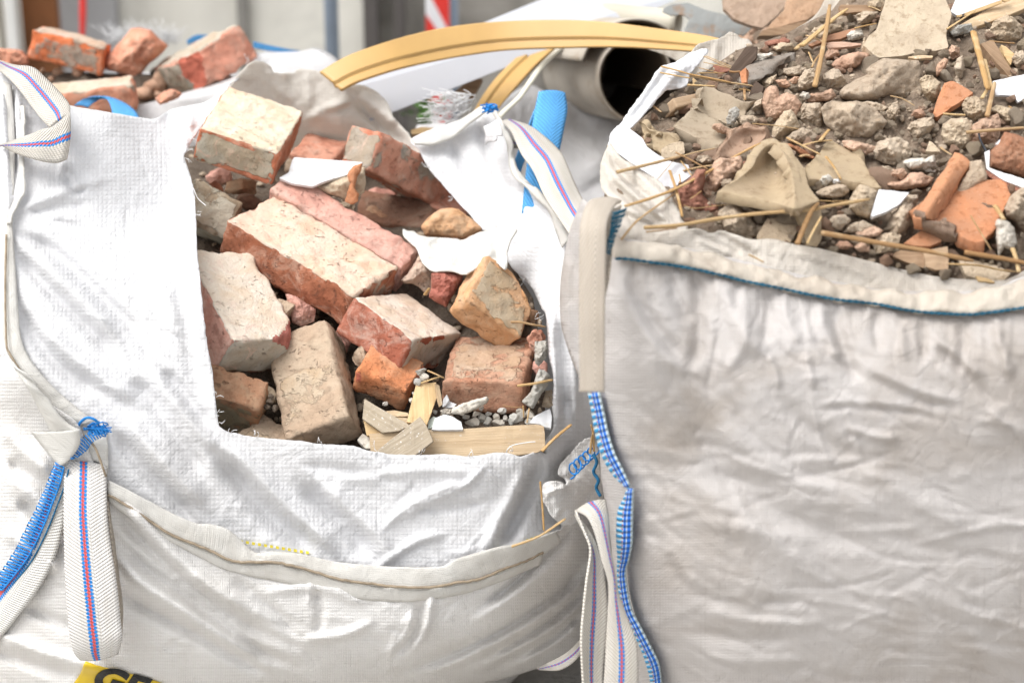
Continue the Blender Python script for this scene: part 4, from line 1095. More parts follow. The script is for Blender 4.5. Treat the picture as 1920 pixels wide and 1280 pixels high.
# turned hem along the seam, its cord and the narrower lower fold
def along(pts, surf, lift): return [(x, y, float(surf(x, y)) - lift) for x, y in pts]
hemT = [(203, 900), (236, 916), (270, 934), (320, 960), (367, 980), (392, 982), (424, 990), (450, 1010), (477, 1034), (510, 1033), (544, 1035), (580, 1041), (622, 1051), (670, 1057), (722, 1061), (780, 1063), (828, 1061), (850, 1050), (885, 1040), (930, 1026), (984, 1015), (1042, 995)]
hemB = [(203, 930), (240, 952), (280, 978), (312, 1000), (352, 1018), (392, 1034), (435, 1054), (470, 1056), (510, 1056), (550, 1063), (590, 1075), (637, 1088), (690, 1096), (740, 1102), (791, 1104), (830, 1100), (860, 1094), (899, 1088), (945, 1069), (985, 1054), (1018, 1038), (1052, 1015)]
hem_front = loft('hem', bagL, along(hemT, sB, .005), along(hemB, sB, .009), HEM, n=150, across=10, bulge=.0015, thick=.003, wob=.003)
cordp = catmull([(x, y - 3, d) for x, y, d in along(hemB[:-1], sB, .013)], 170)
cp = W(cordp[:, 0], cordp[:, 1], cordp[:, 2]); cp = cp + np.stack([fbm(cp * 150 + k * 5, 4 + k, 2) for k in range(3)], -1) * .0012
V, F = tube_data(cp, .0021, 6)
mesh_obj('seam_cord', V, F, CORD, hem_front)
low = [(210, 945), (260, 985), (330, 1020), (410, 1062), (470, 1080), (560, 1098), (640, 1118), (722, 1127), (800, 1125), (880, 1110), (950, 1085), (1010, 1060)]
loft('fold_strip', bagL, along(hemB[:-1], sB, .008), along(low, sB, .003), HEM, n=110, across=6, bulge=.002, thick=.002, wob=.002)
# the left hand seam band up to the top corner
la = [(-12, 150), (-6, 250), (0, 340), (2, 430), (4, 540), (8, 640), (28, 690), (62, 735), (100, 770), (150, 800)]
lb = [(22, 160), (28, 250), (27, 340), (24, 420), (32, 540), (38, 620), (52, 665), (88, 712), (130, 752), (178, 790)]
hem_left = loft('hem', bagL, along(la, sL, .008), along(lb, sL, .009), HEM, n=110, across=9, bulge=.005, thick=.003, wob=.003)
lc = catmull(along([(12, 440), (10, 540), (12, 640), (18, 662), (42, 700), (70, 735), (100, 768), (128, 800)], sL, .019), 110)
V, F = tube_data(W(lc[:, 0], lc[:, 1], lc[:, 2]), .0017, 6)
mesh_obj('seam_cord', V, F, CORD, hem_left)
ld = catmull(along([(46, 200), (44, 280), (46, 355), (38, 372), (26, 395), (20, 420)], sL, .017), 50)
loft('hem', bagL, [(a - 9, b, c + .004) for a, b, c in ld], [(a + 2, b, c - .004) for a, b, c in ld], HEM, n=50, across=6, bulge=.003, thick=.003, wob=.003)
loft('seam_flap', bagL, along([(8, 664), (40, 712), (70, 762), (108, 835)], sB, .012), along([(50, 700), (92, 752), (125, 790), (152, 806)], sB, .014), HEM, n=40, across=8, bulge=.004, thick=.002, wob=.004)
loft('seam_flap', bagL, along([(58, 810), (80, 838), (100, 862), (112, 872)], sB, .020), along([(148, 806), (150, 830), (140, 850), (124, 868)], sB, .024), HEM, n=24, across=8, bulge=.004, thick=.002)
# printed dashes on the skirt just above the hem
YD = mat_plain('yellow_print', (.72, .60, .05), .6, .3, .1, 30)
parts = []
for (a, b, n) in (((436, 1012), (582, 1036), 13), ((985, 1014), (1008, 1006), 3), ((936, 1030), (975, 1018), 4)):
    for i in range(n):
        t = (i + .25) / n; t2 = (i + .75) / n
        x1, y1, x2, y2 = a[0] + (b[0] - a[0]) * t, a[1] + (b[1] - a[1]) * t, a[0] + (b[0] - a[0]) * t2, a[1] + (b[1] - a[1]) * t2
        q = np.array([(x1, y1 - 2.6), (x2, y2 - 2.6), (x2, y2 + 2.6), (x1, y1 + 2.6)])
        f = folds_depth(q[:, 0], q[:, 1], [(p_, w_, h_ * 1.6) for p_, w_, h_ in skirt_folds])
        parts.append((W(q[:, 0], q[:, 1], sL(q[:, 0], q[:, 1]) - f - .007), [(3, 2, 1, 0)]))
V, F = merge(parts)
solidify(mesh_obj('printed_dashes', V, F, YD, bagL, smooth=False), .0006)
# back flap standing over the top brick, seen from its inner side
back_ctrl = [(350, 290, 3.44), (400, 215, 3.47), (430, 160, 3.50), (480, 118, 3.52), (570, 140, 3.56), (700, 170, 3.56), (760, 240, 3.53), (560, 215, 3.58), (640, 215, 3.56), (470, 170, 3.54), (620, 300, 3.66), (720, 290, 3.60), (560, 330, 3.70), (790, 300, 3.50), (800, 420, 3.55)]
sF = TPS(back_ctrl)
flap_poly = T('n1', [(-190, 640), (-90, 520), (-40, 480), (0, 462), (60, 470), (110, 500), (140, 545), (200, 552), (270, 550), (320, 520), (380, 522), (460, 530), (540, 545), (620, 580), (700, 605), (745, 632), (790, 636), (860, 660), (930, 710), (985, 770), (1010, 830), (1040, 890), (1090, 950), (1140, 1010), (1180, 1080), (1240, 1200), (1240, 1500), (200, 1500), (100, 1300), (-100, 900), (-170, 760)])
cloth('back_panel', bagL, flap_poly, sF, FLAP, folds=[([(570, 225), (620, 205), (668, 185)], 10, .018), ([(590, 215), (640, 205), (665, 190)], 8, -.012), ([(662, 185), (690, 215), (720, 240), (750, 262)], 9, -.022), ([(672, 175), (710, 205), (745, 240)], 12, .016), ([(535, 135), (545, 170), (560, 200)], 9, -.008), ([(500, 125), (520, 165), (560, 195)], 10, .008), ([(575, 135), (580, 180), (575, 210)], 8, .006), ([(610, 140), (650, 165), (680, 170)], 8, .006)],
      crumple=.0025, cs=34, seed=41, cell=4.0, fray=1.6)
# loose lining lying over the bricks in the cavity
in_poly = T('n3', [(-20, 985), (20, 1010), (60, 1010), (100, 1040), (180, 1058), (300, 1062), (380, 1068), (430, 1078), (490, 1050), (560, 1020), (610, 1008), (690, 990), (780, 985), (840, 1000), (800, 1060), (770, 1140), (755, 1290), (720, 1280), (690, 1250)]) + T('r6', [(1090, 190), (1020, 240), (930, 298), (860, 280), (760, 270), (680, 268), (600, 200), (560, 100), (470, 10)])
sI = TPS([(760, 430, 3.28), (870, 450, 3.25), (960, 430, 3.21), (945, 490, 3.17), (870, 510, 3.17), (800, 505, 3.20), (910, 440, 3.24), (900, 470, 3.20)])
cloth('lining', bagL, in_poly, sI, HEM, folds=[([(800, 455), (850, 470), (890, 500)], 9, -.012), ([(790, 470), (830, 485), (860, 505)], 8, .010), ([(870, 455), (900, 470), (930, 480)], 9, .010), ([(860, 452), (850, 480), (840, 500)], 7, .006), ([(925, 440), (930, 465), (938, 490)], 7, -.010)], crumple=.004, cs=26, seed=43, cell=3.6, fray=1.0)
# hems of the right hand tip
loft('hem', bagL, [(772, 262, 3.415), (800, 247, 3.42), (850, 230, 3.43), (880, 214, 3.43), (905, 197, 3.425)], [(778, 272, 3.40), (815, 270, 3.40), (850, 257, 3.41), (880, 234, 3.41), (912, 210, 3.405)], HEM, n=60, across=8, bulge=.004, thick=.003, wob=.003)
hr = [(914, 200, .535), (930, 222, .52), (942, 246, .49), (950, 272, .455), (953, 305, .425), (966, 336, .39), (990, 356, .365), (1012, 378, .335), (1030, 398, .305), (1040, 430, .27), (1052, 462, .22)]
hl = [(922, 200, .545), (938, 218, .53), (952, 246, .50), (960, 272, .465), (966, 305, .435), (982, 334, .40), (1006, 354, .375), (1030, 378, .335), (1046, 400, .305), (1066, 430, .26), (1080, 450, .23)]
loft('hem', bagL, [(x, y, float(dY(x, y, Y)) - .008) for x, y, Y in hr], [(x, y, float(dY(x, y, Y)) - .012) for x, y, Y in hl], HEM, n=90, across=8, bulge=.006, thick=.003, wob=.006)
# white torn tab below the knot, blue knot
cloth('torn_tab', bagL, T('n3', [(585, 230), (640, 205), (690, 180), (715, 240), (725, 300), (690, 300), (680, 340), (620, 350), (590, 370), (600, 310)]), TPS([(905, 235, 3.365), (930, 225, 3.34), (940, 255, 3.31), (910, 270, 3.35), (925, 250, 3.32)]), WHITE, crumple=.003, cs=18, seed=44, cell=3)
def knot(name, parent, c, size, n, seed, mat, r=.0014):
    rg = np.random.RandomState(seed); parts = []
    for k in range(n):
        pts = [np.array(c) + rg.normal(size=3) * np.array(size) for _ in range(4)]
        parts.append(tube_data(catmull(pts, 18), r, 5))
    V, F = merge(parts); return mesh_obj(name, V, F, mat, parent)
knot('knotted_thread', bagL, W(918, 202, 3.36), (.007, .005, .004), 12, 3, BLUETHREAD)
# webbing loops of the left bag
loft('lift_loop', bagL, T('a', [(-60, 480, 3.15), (20, 545, 3.14), (90, 610, 3.12), (160, 690, 3.10), (240, 800, 3.08), (310, 890, 3.06), (370, 955, 3.05)]), T('a', [(10, 455, 3.17), (110, 485, 3.17), (250, 505, 3.16), (350, 590, 3.14), (440, 680, 3.12), (520, 780, 3.09), (528, 850, 3.07)]), WEBD, n=70, across=10, bulge=.003, thick=.003)
loft('lift_loop', bagL, T('a', [(525, 840, 3.065), (400, 945, 3.05), (330, 965, 3.045), (240, 1000, 3.04), (140, 1035, 3.045), (60, 1065, 3.05), (-10, 1085, 3.06)]), T('a', [(505, 1195, 3.05), (470, 1212, 3.035), (400, 1222, 3.03), (290, 1205, 3.025), (180, 1175, 3.03), (90, 1140, 3.04), (10, 1092, 3.06)]), WEBD, n=70, across=10, bulge=.004, thick=.003)
# lower left: hanging loop and its blue stitched tape
loft('lift_loop', bagL, [(121, 862, 2.915), (120, 900, 2.905), (119, 960, 2.90), (120, 1020, 2.90), (122, 1080, 2.905), (126, 1140, 2.91), (130, 1185, 2.915), (138, 1222, 2.93), (150, 1237, 2.95)],
     [(200, 872, 2.92), (200, 900, 2.91), (201, 960, 2.90), (206, 1010, 2.90), (214, 1060, 2.90), (221, 1110, 2.905), (226, 1160, 2.915), (229, 1195, 2.92), (222, 1226, 2.94)], WEBW, n=90, across=12, bulge=.005, thick=.004)
loft('lift_loop', bagL, [(198, 880, 2.93), (204, 950, 2.92), (212, 1020, 2.92), (219, 1080, 2.925), (226, 1140, 2.93), (228, 1190, 2.93)], [(203, 880, 2.955), (208, 950, 2.945), (217, 1020, 2.945), (224, 1080, 2.95), (231, 1140, 2.95), (229, 1200, 2.945)], WEBP, n=40, across=6, thick=.003)
tA_ = [(104, 866), (88, 905), (70, 945), (52, 985), (30, 1030), (10, 1060), (-30, 1110), (-80, 1170)]
tB_ = [(122, 880), (120, 930), (118, 985), (100, 1050), (70, 1105), (36, 1150), (0, 1195), (-50, 1250)]
tape = loft('lift_loop', bagL, along(tA_, sB, .010), along(tB_, sB, .020), mat_webbing('white_webbing_with_edge_stripe', (.76, .75, .72), stripe=.36, sw=.10), n=80, across=12, bulge=.004, thick=.003)
def zigzag(name, parent, A, B, n, mat, r=.0013, surf_lift=.004, jig=.0012, seed=2):
    """thread stitched to and fro between two edges"""
    a = catmull(A, n); b = catmull(B, n); rg = np.random.RandomState(seed); pts = []
    for i in range(n):
        u = a[i] if i % 2 == 0 else b[i]; v = b[i] if i % 2 == 0 else a[i]
        for q in (u, u * .55 + v * .45, v): pts.append(q + np.array([rg.uniform(-1, 1), rg.uniform(-1, 1), -surf_lift]))
    p = np.array(pts); P = W(p[:, 0], p[:, 1], p[:, 2])
    V, F = tube_data(P, r, 5); return mesh_obj(name, V, F, mat, parent)
zA = along([(104, 868), (88, 905), (70, 948), (50, 988), (28, 1032), (8, 1062), (-20, 1098)], sB, .010)
zB = along([(120, 876), (112, 908), (98, 945), (80, 990), (55, 1040), (32, 1072), (5, 1105)], sB, .015)
zigzag('overlock_stitch', tape, zA, zB, 46, BLUETHREAD, .0016, .009)
for k, off in enumerate((0, 9)):
    e = catmull([(x + off, y + off * .4, d - .010) for x, y, d in zB], 60)
    V, F = tube_data(W(e[:, 0], e[:, 1], e[:, 2]), .0014, 5); mesh_obj('chain_stitch', V, F, BLUETHREAD if k == 0 else DARKBLUE, tape)
zigzag('overlock_stitch', bagL, T('c', [(480, 850, 2.91), (520, 800, 2.91), (570, 750, 2.905), (610, 720, 2.905), (660, 690, 2.90), (720, 660, 2.90), (780, 650, 2.90)]), T('c', [(545, 880, 2.90), (610, 850, 2.90), (660, 800, 2.90), (680, 770, 2.90), (710, 745, 2.90), (760, 720, 2.90), (800, 690, 2.90)]), 18, BLUETHREAD, .0013, .004)
knot('knotted_thread', bagL, W(183, 803, 2.90), (.009, .003, .0045), 20, 5, BLUETHREAD, .0011)
lp = catmull(T('c', [(585, 650, 2.905), (600, 610, 2.895), (650, 572, 2.885), (700, 580, 2.885), (735, 605, 2.89)]), 24)
V, F = tube_data(W(lp[:, 0], lp[:, 1], lp[:, 2]), .0022, 6); mesh_obj('thread_loop', V, F, BLUETHREAD, bagL)
cloth('seam_flap', bagL, T('c', [(640, 640), (740, 600), (790, 620), (806, 760), (810, 900), (804, 1010), (780, 970), (730, 900), (560, 880), (470, 890), (560, 780)]), TPS([(160, 800, 2.93), (200, 800, 2.925), (202, 890, 2.925), (130, 860, 2.93), (165, 850, 2.92)]), HEM, crumple=.002, cs=20, seed=45, cell=3)
cd = catmull(T('c', [(600, 680, 2.915), (660, 730, 2.905), (710, 790, 2.90), (745, 870, 2.90), (770, 940, 2.90), (795, 1010, 2.91)]), 40)
V, F = tube_data(W(cd[:, 0], cd[:, 1], cd[:, 2]), .0017, 6); mesh_obj('seam_cord', V, F, CORD, bagL)
# yellow printed label at the bottom, lettering cut off by the frame
YEL = mat_plain('yellow_label', (.72, .50, .02), .35, .5, .08, 20); BLK = mat_plain('black_print', (.012, .012, .012), .45, .4, .1, 20)
lab_poly = T('e', [(640, 1112), (740, 1150), (900, 1198), (1010, 1228), (1180, 1275), (1300, 1320), (1260, 1700), (420, 1500), (545, 1290), (600, 1215)])
lab = cloth('label', bagL, lab_poly, sB, YEL, folds=[(a, w, h * 2.0) for a, w, h in body_folds] + BDC, crumple=.0024, cs=40, aniso=(30, 2.4), seed=31, cell=4.0, dd=-.006, smooth_poly=False)
def letters(parent, text, size, org, xdir, ydir, mat, on):
    """raised print following the surface of another mesh"""
    cu = bpy.data.curves.new('lettering', 'FONT'); cu.body = text; cu.size = size; cu.offset = .0026 * size / .06; cu.resolution_u = 6
    tmp = bpy.data.objects.new('lettering', cu); sc.collection.objects.link(tmp)
    me = bpy.data.meshes.new_from_object(tmp.evaluated_get(bpy.context.evaluated_depsgraph_get()))
    bpy.data.objects.remove(tmp)
    bm = bmesh.new(); bm.from_mesh(me); bmesh.ops.triangulate(bm, faces=bm.faces)
    for _ in range(3): bmesh.ops.subdivide_edges(bm, edges=[e for e in bm.edges if e.calc_length() > .008], cuts=1)
    bmesh.ops.triangulate(bm, faces=bm.faces)
    V = np.array([v.co[:] for v in bm.verts]); F = [tuple(v.index for v in f.verts) for f in bm.faces]; bm.free()
    P = np.array(org) + V[:, :1] * np.array(xdir) + V[:, 1:2] * np.array(ydir)
    S = np.array([v.co[:] for v in on.data.vertices]) + np.array(world_loc(on))
    ray = P - CAM; ray /= np.linalg.norm(ray, axis=1, keepdims=True)
    for k in range(len(P)):
        r = S - CAM; al = r @ ray[k]; off = np.linalg.norm(r - al[:, None] * ray[k], axis=1); nb = np.argsort(off)[:4]
        P[k] = CAM + ray[k] * (np.average(al[nb], weights=1 / (off[nb] + 1e-5)) - .0022)
    o = mesh_obj('lettering', P, F, mat, parent, smooth=False); solidify(o, .0008, 1)
    return o
def lab_pt(x, y): return W(x, y, float(sB(x, y)) - .02)
o3 = lab_pt(168, 1284); xd = lab_pt(268, 1312) - o3; xd /= np.linalg.norm(xd); yd = lab_pt(178, 1224) - o3; yd -= (yd @ xd) * xd; yd /= np.linalg.norm(yd)
letters(lab, 'GE', .066, o3, xd, yd, BLK, lab)

# right hand side: gathered corner with thread, small low strap, hanging loops
cloth('gathered_corner', bagL, T('n8', [(45, 260), (60, 235), (100, 225), (150, 232), (175, 255), (170, 215), (135, 190), (140, 140), (190, 90), (215, 60), (262, 15), (300, 0), (330, 40), (345, 130), (372, 300), (330, 330), (270, 350), (225, 375), (225, 440), (190, 460), (130, 440), (80, 380), (50, 320)]),
      surfY([(1016, 915, -.06), (1050, 905, -.05), (1060, 860, .01), (1100, 830, .05), (1120, 880, .05), (1080, 950, -.03), (1125, 930, .05)]), BODY, folds=[([(1050, 870), (1080, 890), (1110, 920)], 7, .012), ([(1065, 905), (1085, 880), (1100, 850)], 6, -.012), ([(1075, 850), (1095, 875), (1120, 900)], 6, .010), ([(1080, 980), (1095, 940), (1120, 910)], 8, -.012), ([(1020, 925), (1050, 915), (1075, 900)], 5, .012)], crumple=.006, cs=22, seed=46, cell=3.2)
tt = np.linspace(0, 1, 90)
V, F = tube_data(W(1070 + 46 * tt + 9 * np.sin(tt * 34), 884 - 42 * tt + 13 * np.cos(tt * 34) * (1 - .3 * tt), 2.945 + .006 * np.sin(tt * 50)), .0013, 5)
mesh_obj('looped_thread', V, F, BLUETHREAD, bagL)
e = catmull([(1112, 850, 2.93), (1119, 866, 2.93), (1113, 884, 2.94), (1122, 900, 2.94), (1118, 914, 2.95), (1126, 930, 2.95)], 50); V, F = tube_data(W(e[:, 0], e[:, 1], e[:, 2]), .0026, 6); mesh_obj('thread_loop', V, F, DARKBLUE, bagL)
loft('lift_loop', bagL, [(1088, 1198, 3.10), (1070, 1216, 3.08), (1050, 1230, 3.07), (1030, 1240, 3.07), (1005, 1252, 3.08)], [(1092, 1222, 3.09), (1080, 1236, 3.07), (1060, 1250, 3.06), (1040, 1256, 3.06), (1010, 1256, 3.08)], WEBD, n=30, across=8)
loft('lift_loop', bagL, [(1081, 955, 2.80), (1098, 995, 2.78), (1109, 1030, 2.77), (1101, 1090, 2.76), (1095, 1144, 2.76), (1091, 1200, 2.76), (1094, 1270, 2.77), (1098, 1330, 2.78)], [(1088, 968, 2.81), (1110, 1002, 2.79), (1128, 1045, 2.79), (1135, 1090, 2.79), (1139, 1144, 2.79), (1136, 1200, 2.79), (1130, 1270, 2.79), (1132, 1330, 2.79)], WEB, n=70, across=12, bulge=-.004, thick=.003)
loft('lift_loop', bagL, [(1079, 956, 2.79), (1100, 968, 2.765), (1115, 1000, 2.75), (1128, 1050, 2.735), (1140, 1095, 2.73), (1139, 1150, 2.73), (1136, 1200, 2.735), (1133, 1260, 2.74), (1128, 1330, 2.75)], [(1136, 936, 2.80), (1142, 975, 2.775), (1144, 1015, 2.76), (1152, 1065, 2.745), (1160, 1110, 2.735), (1178, 1160, 2.735), (1194, 1205, 2.735), (1197, 1260, 2.74), (1194, 1330, 2.75)], WEBD, n=80, across=14, bulge=.006, thick=.003)
# webbing from the right hand tip down behind the right bag
loft('lift_loop', bagL, T('n3', [(722, 186, 3.36), (770, 235, 3.345), (805, 285, 3.33), (870, 430, 3.29), (960, 560, 3.24), (1050, 760, 3.17), (1240, 1050, 3.06), (1330, 1180, 3.0)]), T('n3', [(830, 186, 3.37), (940, 225, 3.36), (1050, 305, 3.34), (1150, 400, 3.31), (1200, 480, 3.27), (1290, 690, 3.20), (1350, 800, 3.14), (1480, 960, 3.05)]), WEBD, n=90, across=14, bulge=.003, thick=.003)
loft('lift_loop', bagL, T('n3', [(745, 250, 3.40), (770, 290, 3.40), (800, 320, 3.40)]), T('n3', [(750, 380, 3.41), (800, 390, 3.41), (860, 395, 3.41)]), WEBD, n=12, across=6)

# ---------------------------------------------------------------- the right bag: heaped with rubble
bagR = empty('bulk_bag', (0.52, 0.05, 0), 'dusty beige bulk bag heaped with broken tiles, mortar and reeds', 'bulk bag')
tub('side_panel', bagR, 0.16, 0.98, -0.20, 0.52, 0.62, GREYBAG, bulge=.02)
front_ctrl = [(1150, 440, -.27), (1282, 470, -.28), (1409, 492, -.285), (1526, 520, -.29), (1643, 541, -.295), (1770, 546, -.30), (1920, 518, -.30), (2050, 500, -.28),
              (1050, 540, -.14), (1056, 620, -.15), (1080, 700, -.18), (1085, 480, -.19), (1135, 560, -.30), (1140, 700, -.305), (1120, 760, -.25), (1150, 850, -.28), (1175, 910, -.29), (1300, 600, -.345), (1500, 640, -.37), (1700, 660, -.38), (1900, 640, -.375), (2050, 640, -.36),
              (1300, 800, -.375), (1500, 860, -.41), (1700, 860, -.42), (1900, 860, -.415), (2050, 860, -.40), (1200, 1000, -.31), (1172, 1080, -.26), (1300, 1050, -.385), (1500, 1080, -.43), (1750, 1080, -.44), (2050, 1080, -.42), (1220, 1200, -.28), (1235, 1290, -.25), (1350, 1250, -.37), (1550, 1270, -.41), (1800, 1270, -.42), (2050, 1270, -.40), (1500, 1380, -.36), (1300, 1380, -.28), (1900, 1380, -.37), (2050, 1400, -.33)]
sR = surfY(front_ctrl)
front_poly = [(1092, 372), (1125, 400), (1150, 440), (1175, 448), (1210, 452), (1282, 464), (1345, 478), (1409, 492), (1465, 506), (1526, 520), (1585, 531), (1643, 541), (1705, 545), (1770, 546), (1820, 545), (1864, 541), (1890, 530), (1920, 518), (2060, 480), (2060, 1400), (1262, 1400), (1240, 1290), (1232, 1240), (1212, 1200), (1190, 1150), (1176, 1080), (1180, 1000), (1184, 945), (1172, 905), (1152, 870), (1132, 810), (1118, 760), (1100, 735), (1078, 690), (1060, 640), (1051, 600), (1050, 540), (1056, 490), (1066, 440), (1080, 400)]
front_folds = [([(1180, 500), (1195, 560), (1230, 620), (1290, 680)], 16, -.012), ([(1160, 520), (1200, 600), (1260, 680), (1300, 700)], 14, .010), ([(1255, 510), (1270, 560), (1300, 610)], 12, -.010), ([(1300, 505), (1310, 560), (1310, 640), (1290, 700)], 14, -.013), ([(1345, 515), (1370, 575), (1400, 630), (1440, 670)], 20, .016), ([(1390, 530), (1400, 590), (1390, 650), (1360, 700)], 12, .008), ([(1435, 540), (1440, 600), (1430, 650)], 11, -.012), ([(1470, 545), (1480, 600), (1500, 650)], 11, .009),
               ([(1560, 570), (1570, 620), (1590, 680), (1620, 720)], 14, -.015), ([(1535, 560), (1550, 620), (1580, 680)], 12, .010), ([(1620, 682), (1655, 700), (1686, 715), (1740, 738), (1800, 752)], 9, .006), ([(1610, 700), (1660, 722), (1720, 750), (1790, 765)], 9, -.005), ([(1751, 640), (1785, 680), (1817, 710), (1864, 752)], 9, -.008), ([(1740, 620), (1790, 660), (1850, 710)], 9, .009), ([(1526, 769), (1565, 764), (1601, 764), (1660, 768), (1723, 776), (1775, 792)], 7, -.005), ([(1530, 758), (1601, 752), (1680, 758), (1740, 768)], 6, .003), ([(1590, 800), (1640, 818), (1690, 822)], 8, .008),
               ([(1440, 660), (1455, 700), (1460, 730)], 7, .007), ([(1510, 660), (1520, 700), (1525, 730)], 7, .007), ([(1650, 580), (1640, 620), (1650, 660)], 9, -.008), ([(1730, 600), (1735, 640), (1725, 680)], 9, -.009), ([(1800, 600), (1805, 650), (1795, 700)], 10, -.008), ([(1870, 600), (1880, 660), (1900, 710)], 12, .010), ([(1700, 590), (1690, 640), (1700, 680)], 8, .007),
               ([(1200, 860), (1320, 890), (1450, 900), (1600, 880)], 18, -0.0048), ([(1230, 930), (1340, 980), (1450, 1000), (1560, 1010)], 16, 0.0048), ([(1240, 1020), (1275, 1060), (1310, 1100)], 12, 0.0066), ([(1205, 980), (1250, 1040), (1290, 1110)], 12, -0.0060), ([(1290, 1110), (1400, 1130), (1520, 1125)], 12, -.005), ([(1300, 1140), (1420, 1165), (1560, 1168)], 11, .005), ([(1280, 1180), (1400, 1198), (1500, 1195)], 12, -.006), ([(1650, 1000), (1760, 1030), (1900, 1050)], 14, -.004), ([(1300, 1225), (1400, 1240), (1520, 1238)], 12, .005), ([(1700, 1100), (1800, 1140), (1900, 1160)], 15, .004), ([(1850, 760), (1900, 800), (1960, 830)], 16, .008),
               ([(1330, 760), (1420, 860), (1560, 930), (1700, 960)], 26, .009), ([(1290, 780), (1380, 900), (1500, 980), (1640, 1020)], 24, -.010), ([(1600, 860), (1700, 930), (1840, 990)], 20, .008), ([(1220, 760), (1280, 880), (1400, 990), (1560, 1080)], 24, .008), ([(1450, 740), (1540, 820), (1660, 880)], 16, -.007), ([(1215, 640), (1240, 740), (1300, 830)], 18, .008),
               ([(1088, 450), (1080, 540), (1086, 640), (1100, 710)], 8, -.010), ([(1068, 470), (1062, 560), (1070, 650)], 8, .010)]
fr_r = np.random.RandomState(9)
for k in range(26):                                            # short gathers hanging from the seam
    px = 1170 + k * 29 + fr_r.uniform(-13, 13); py = np.interp(px, [1156, 1282, 1386, 1536, 1653, 1723, 1817, 1924], [480, 499, 523, 553, 570, 584, 588, 574])
    L = fr_r.uniform(25, 120); front_folds.append(([(px, py + 2), (px + fr_r.uniform(-6, 6), py + L * .5), (px + fr_r.uniform(-14, 14), py + L)], fr_r.uniform(4, 8), fr_r.choice([-1, 1]) * fr_r.uniform(.0015, .0042)))
front_folds += creases((1200, 560, 1940, 860), 60, 50, 40, (30, 160), (3, 8), (.001, .0035), 67) + creases((1200, 840, 1940, 1290), 85, 8, 16, (50, 260), (3, 8), (.001, .0032), 68) + creases((1190, 560, 1400, 1000), 16, 62, 14, (60, 200), (5, 10), (.002, .004), 69)
cloth('front_panel', bagR, front_poly, sR, GREYBAG, folds=front_folds, crumple=.0022, cs=40, aniso=(40, 2.2), seed=51, cell=4.6)
hT = T('q8', [(285, 212), (330, 228), (430, 242), (560, 265), (700, 295), (830, 325), (960, 358), (1080, 385), (1200, 410), (1330, 430), (1470, 440), (1600, 440), (1710, 436), (1800, 430), (1870, 405), (1920, 382), (2000, 350)])
hB = T('q8', [(285, 312), (330, 312), (430, 326), (560, 345), (700, 375), (800, 400), (940, 428), (1080, 458), (1200, 478), (1330, 492), (1450, 516), (1560, 528), (1700, 534), (1800, 524), (1870, 514), (1920, 506), (2000, 490)])
rp = np.random.RandomState(4)
hem_r = loft('hem', bagR, along(hT, sR, .004), along(hB, sR, .012), HEMG, n=260, across=10, bulge=.007, thick=.004, wob=.009, wf=42)
sp = catmull(along([(x, y - 1) for x, y in hB], sR, .016), 240)
P = W(sp[:, 0], sp[:, 1], sp[:, 2]); ph = np.arange(240) * .9
parts = []
for k in range(2):
    Q = P + np.stack([np.zeros(240), -.0012 * np.cos(ph + k * math.pi), .0012 * np.sin(ph + k * math.pi)], 1); parts.append(tube_data(Q, .0011, 5))
V, F = merge(parts); mesh_obj('chain_stitch', V, F, TEALTHREAD, hem_r)
# inner side of the front edge, showing above the hem
ilin = T('n5', [(60, 880), (340, 860), (520, 830), (690, 812), (800, 820), (900, 845), (1030, 838), (1150, 862), (1290, 905), (1480, 900), (1640, 940), (1780, 965), (1918, 990)]) + T('q8', [(1300, 318), (1500, 368), (1640, 388), (1820, 396), (1880, 380), (1960, 350), (1960, 520), (1600, 500), (1330, 480), (1080, 440), (830, 380), (560, 320), (330, 260)])
sIn = surfY([(1156, 445, -.26), (1284, 432, -.235), (1409, 450, -.235), (1582, 476, -.235), (1723, 513, -.24), (1873, 525, -.25), (1930, 500, -.25), (1282, 500, -.272), (1526, 545, -.275), (1770, 570, -.28), (1920, 560, -.28)])
cloth('lining', bagR, ilin, sIn, LINING, folds=[([(1290, 430), (1340, 455), (1400, 480)], 7, -.012), ([(1300, 440), (1340, 462), (1380, 478)], 6, .010), ([(1330, 432), (1370, 452), (1430, 490)], 7, -.010), ([(1480, 470), (1560, 490), (1640, 520)], 9, .006), ([(1640, 490), (1720, 520), (1800, 540)], 9, -.006)], crumple=.003, cs=34, seed=53, cell=4)
# lining at the left hand corner, pulled into folds
clin = T('n5', [(10, 40), (40, 60), (90, 150), (150, 190), (230, 230), (320, 300), (420, 350), (500, 420), (560, 500), (600, 580), (640, 650), (660, 720), (700, 760), (720, 800), (690, 815), (520, 830), (340, 860), (160, 905), (60, 900), (30, 800), (60, 650), (0, 520), (-60, 430), (-70, 250), (-30, 120)])
sCl = surfY([(1140, 270, -.02), (1135, 350, -.12), (1150, 420, -.23), (1180, 440, -.25), (1280, 430, -.22), (1260, 370, -.15), (1190, 300, -.07), (1230, 330, -.10), (1200, 380, -.17)])
cloth('lining', bagR, clin, sCl, LINING, folds=[([(1150, 275), (1180, 310), (1225, 350), (1265, 390)], 8, .014), ([(1142, 285), (1160, 320), (1200, 360), (1250, 405)], 7, -.020), ([(1140, 310), (1180, 355), (1225, 390), (1262, 420)], 8, .018), ([(1140, 335), (1180, 375), (1220, 405), (1250, 425)], 7, -.018), ([(1145, 360), (1190, 395), (1230, 420)], 7, .014), ([(1160, 400), (1200, 415), (1240, 432)], 6, -.010), ([(1195, 300), (1225, 325), (1260, 360)], 7, .010)], crumple=.0025, cs=24, seed=55, cell=3.2, fray=1.2)
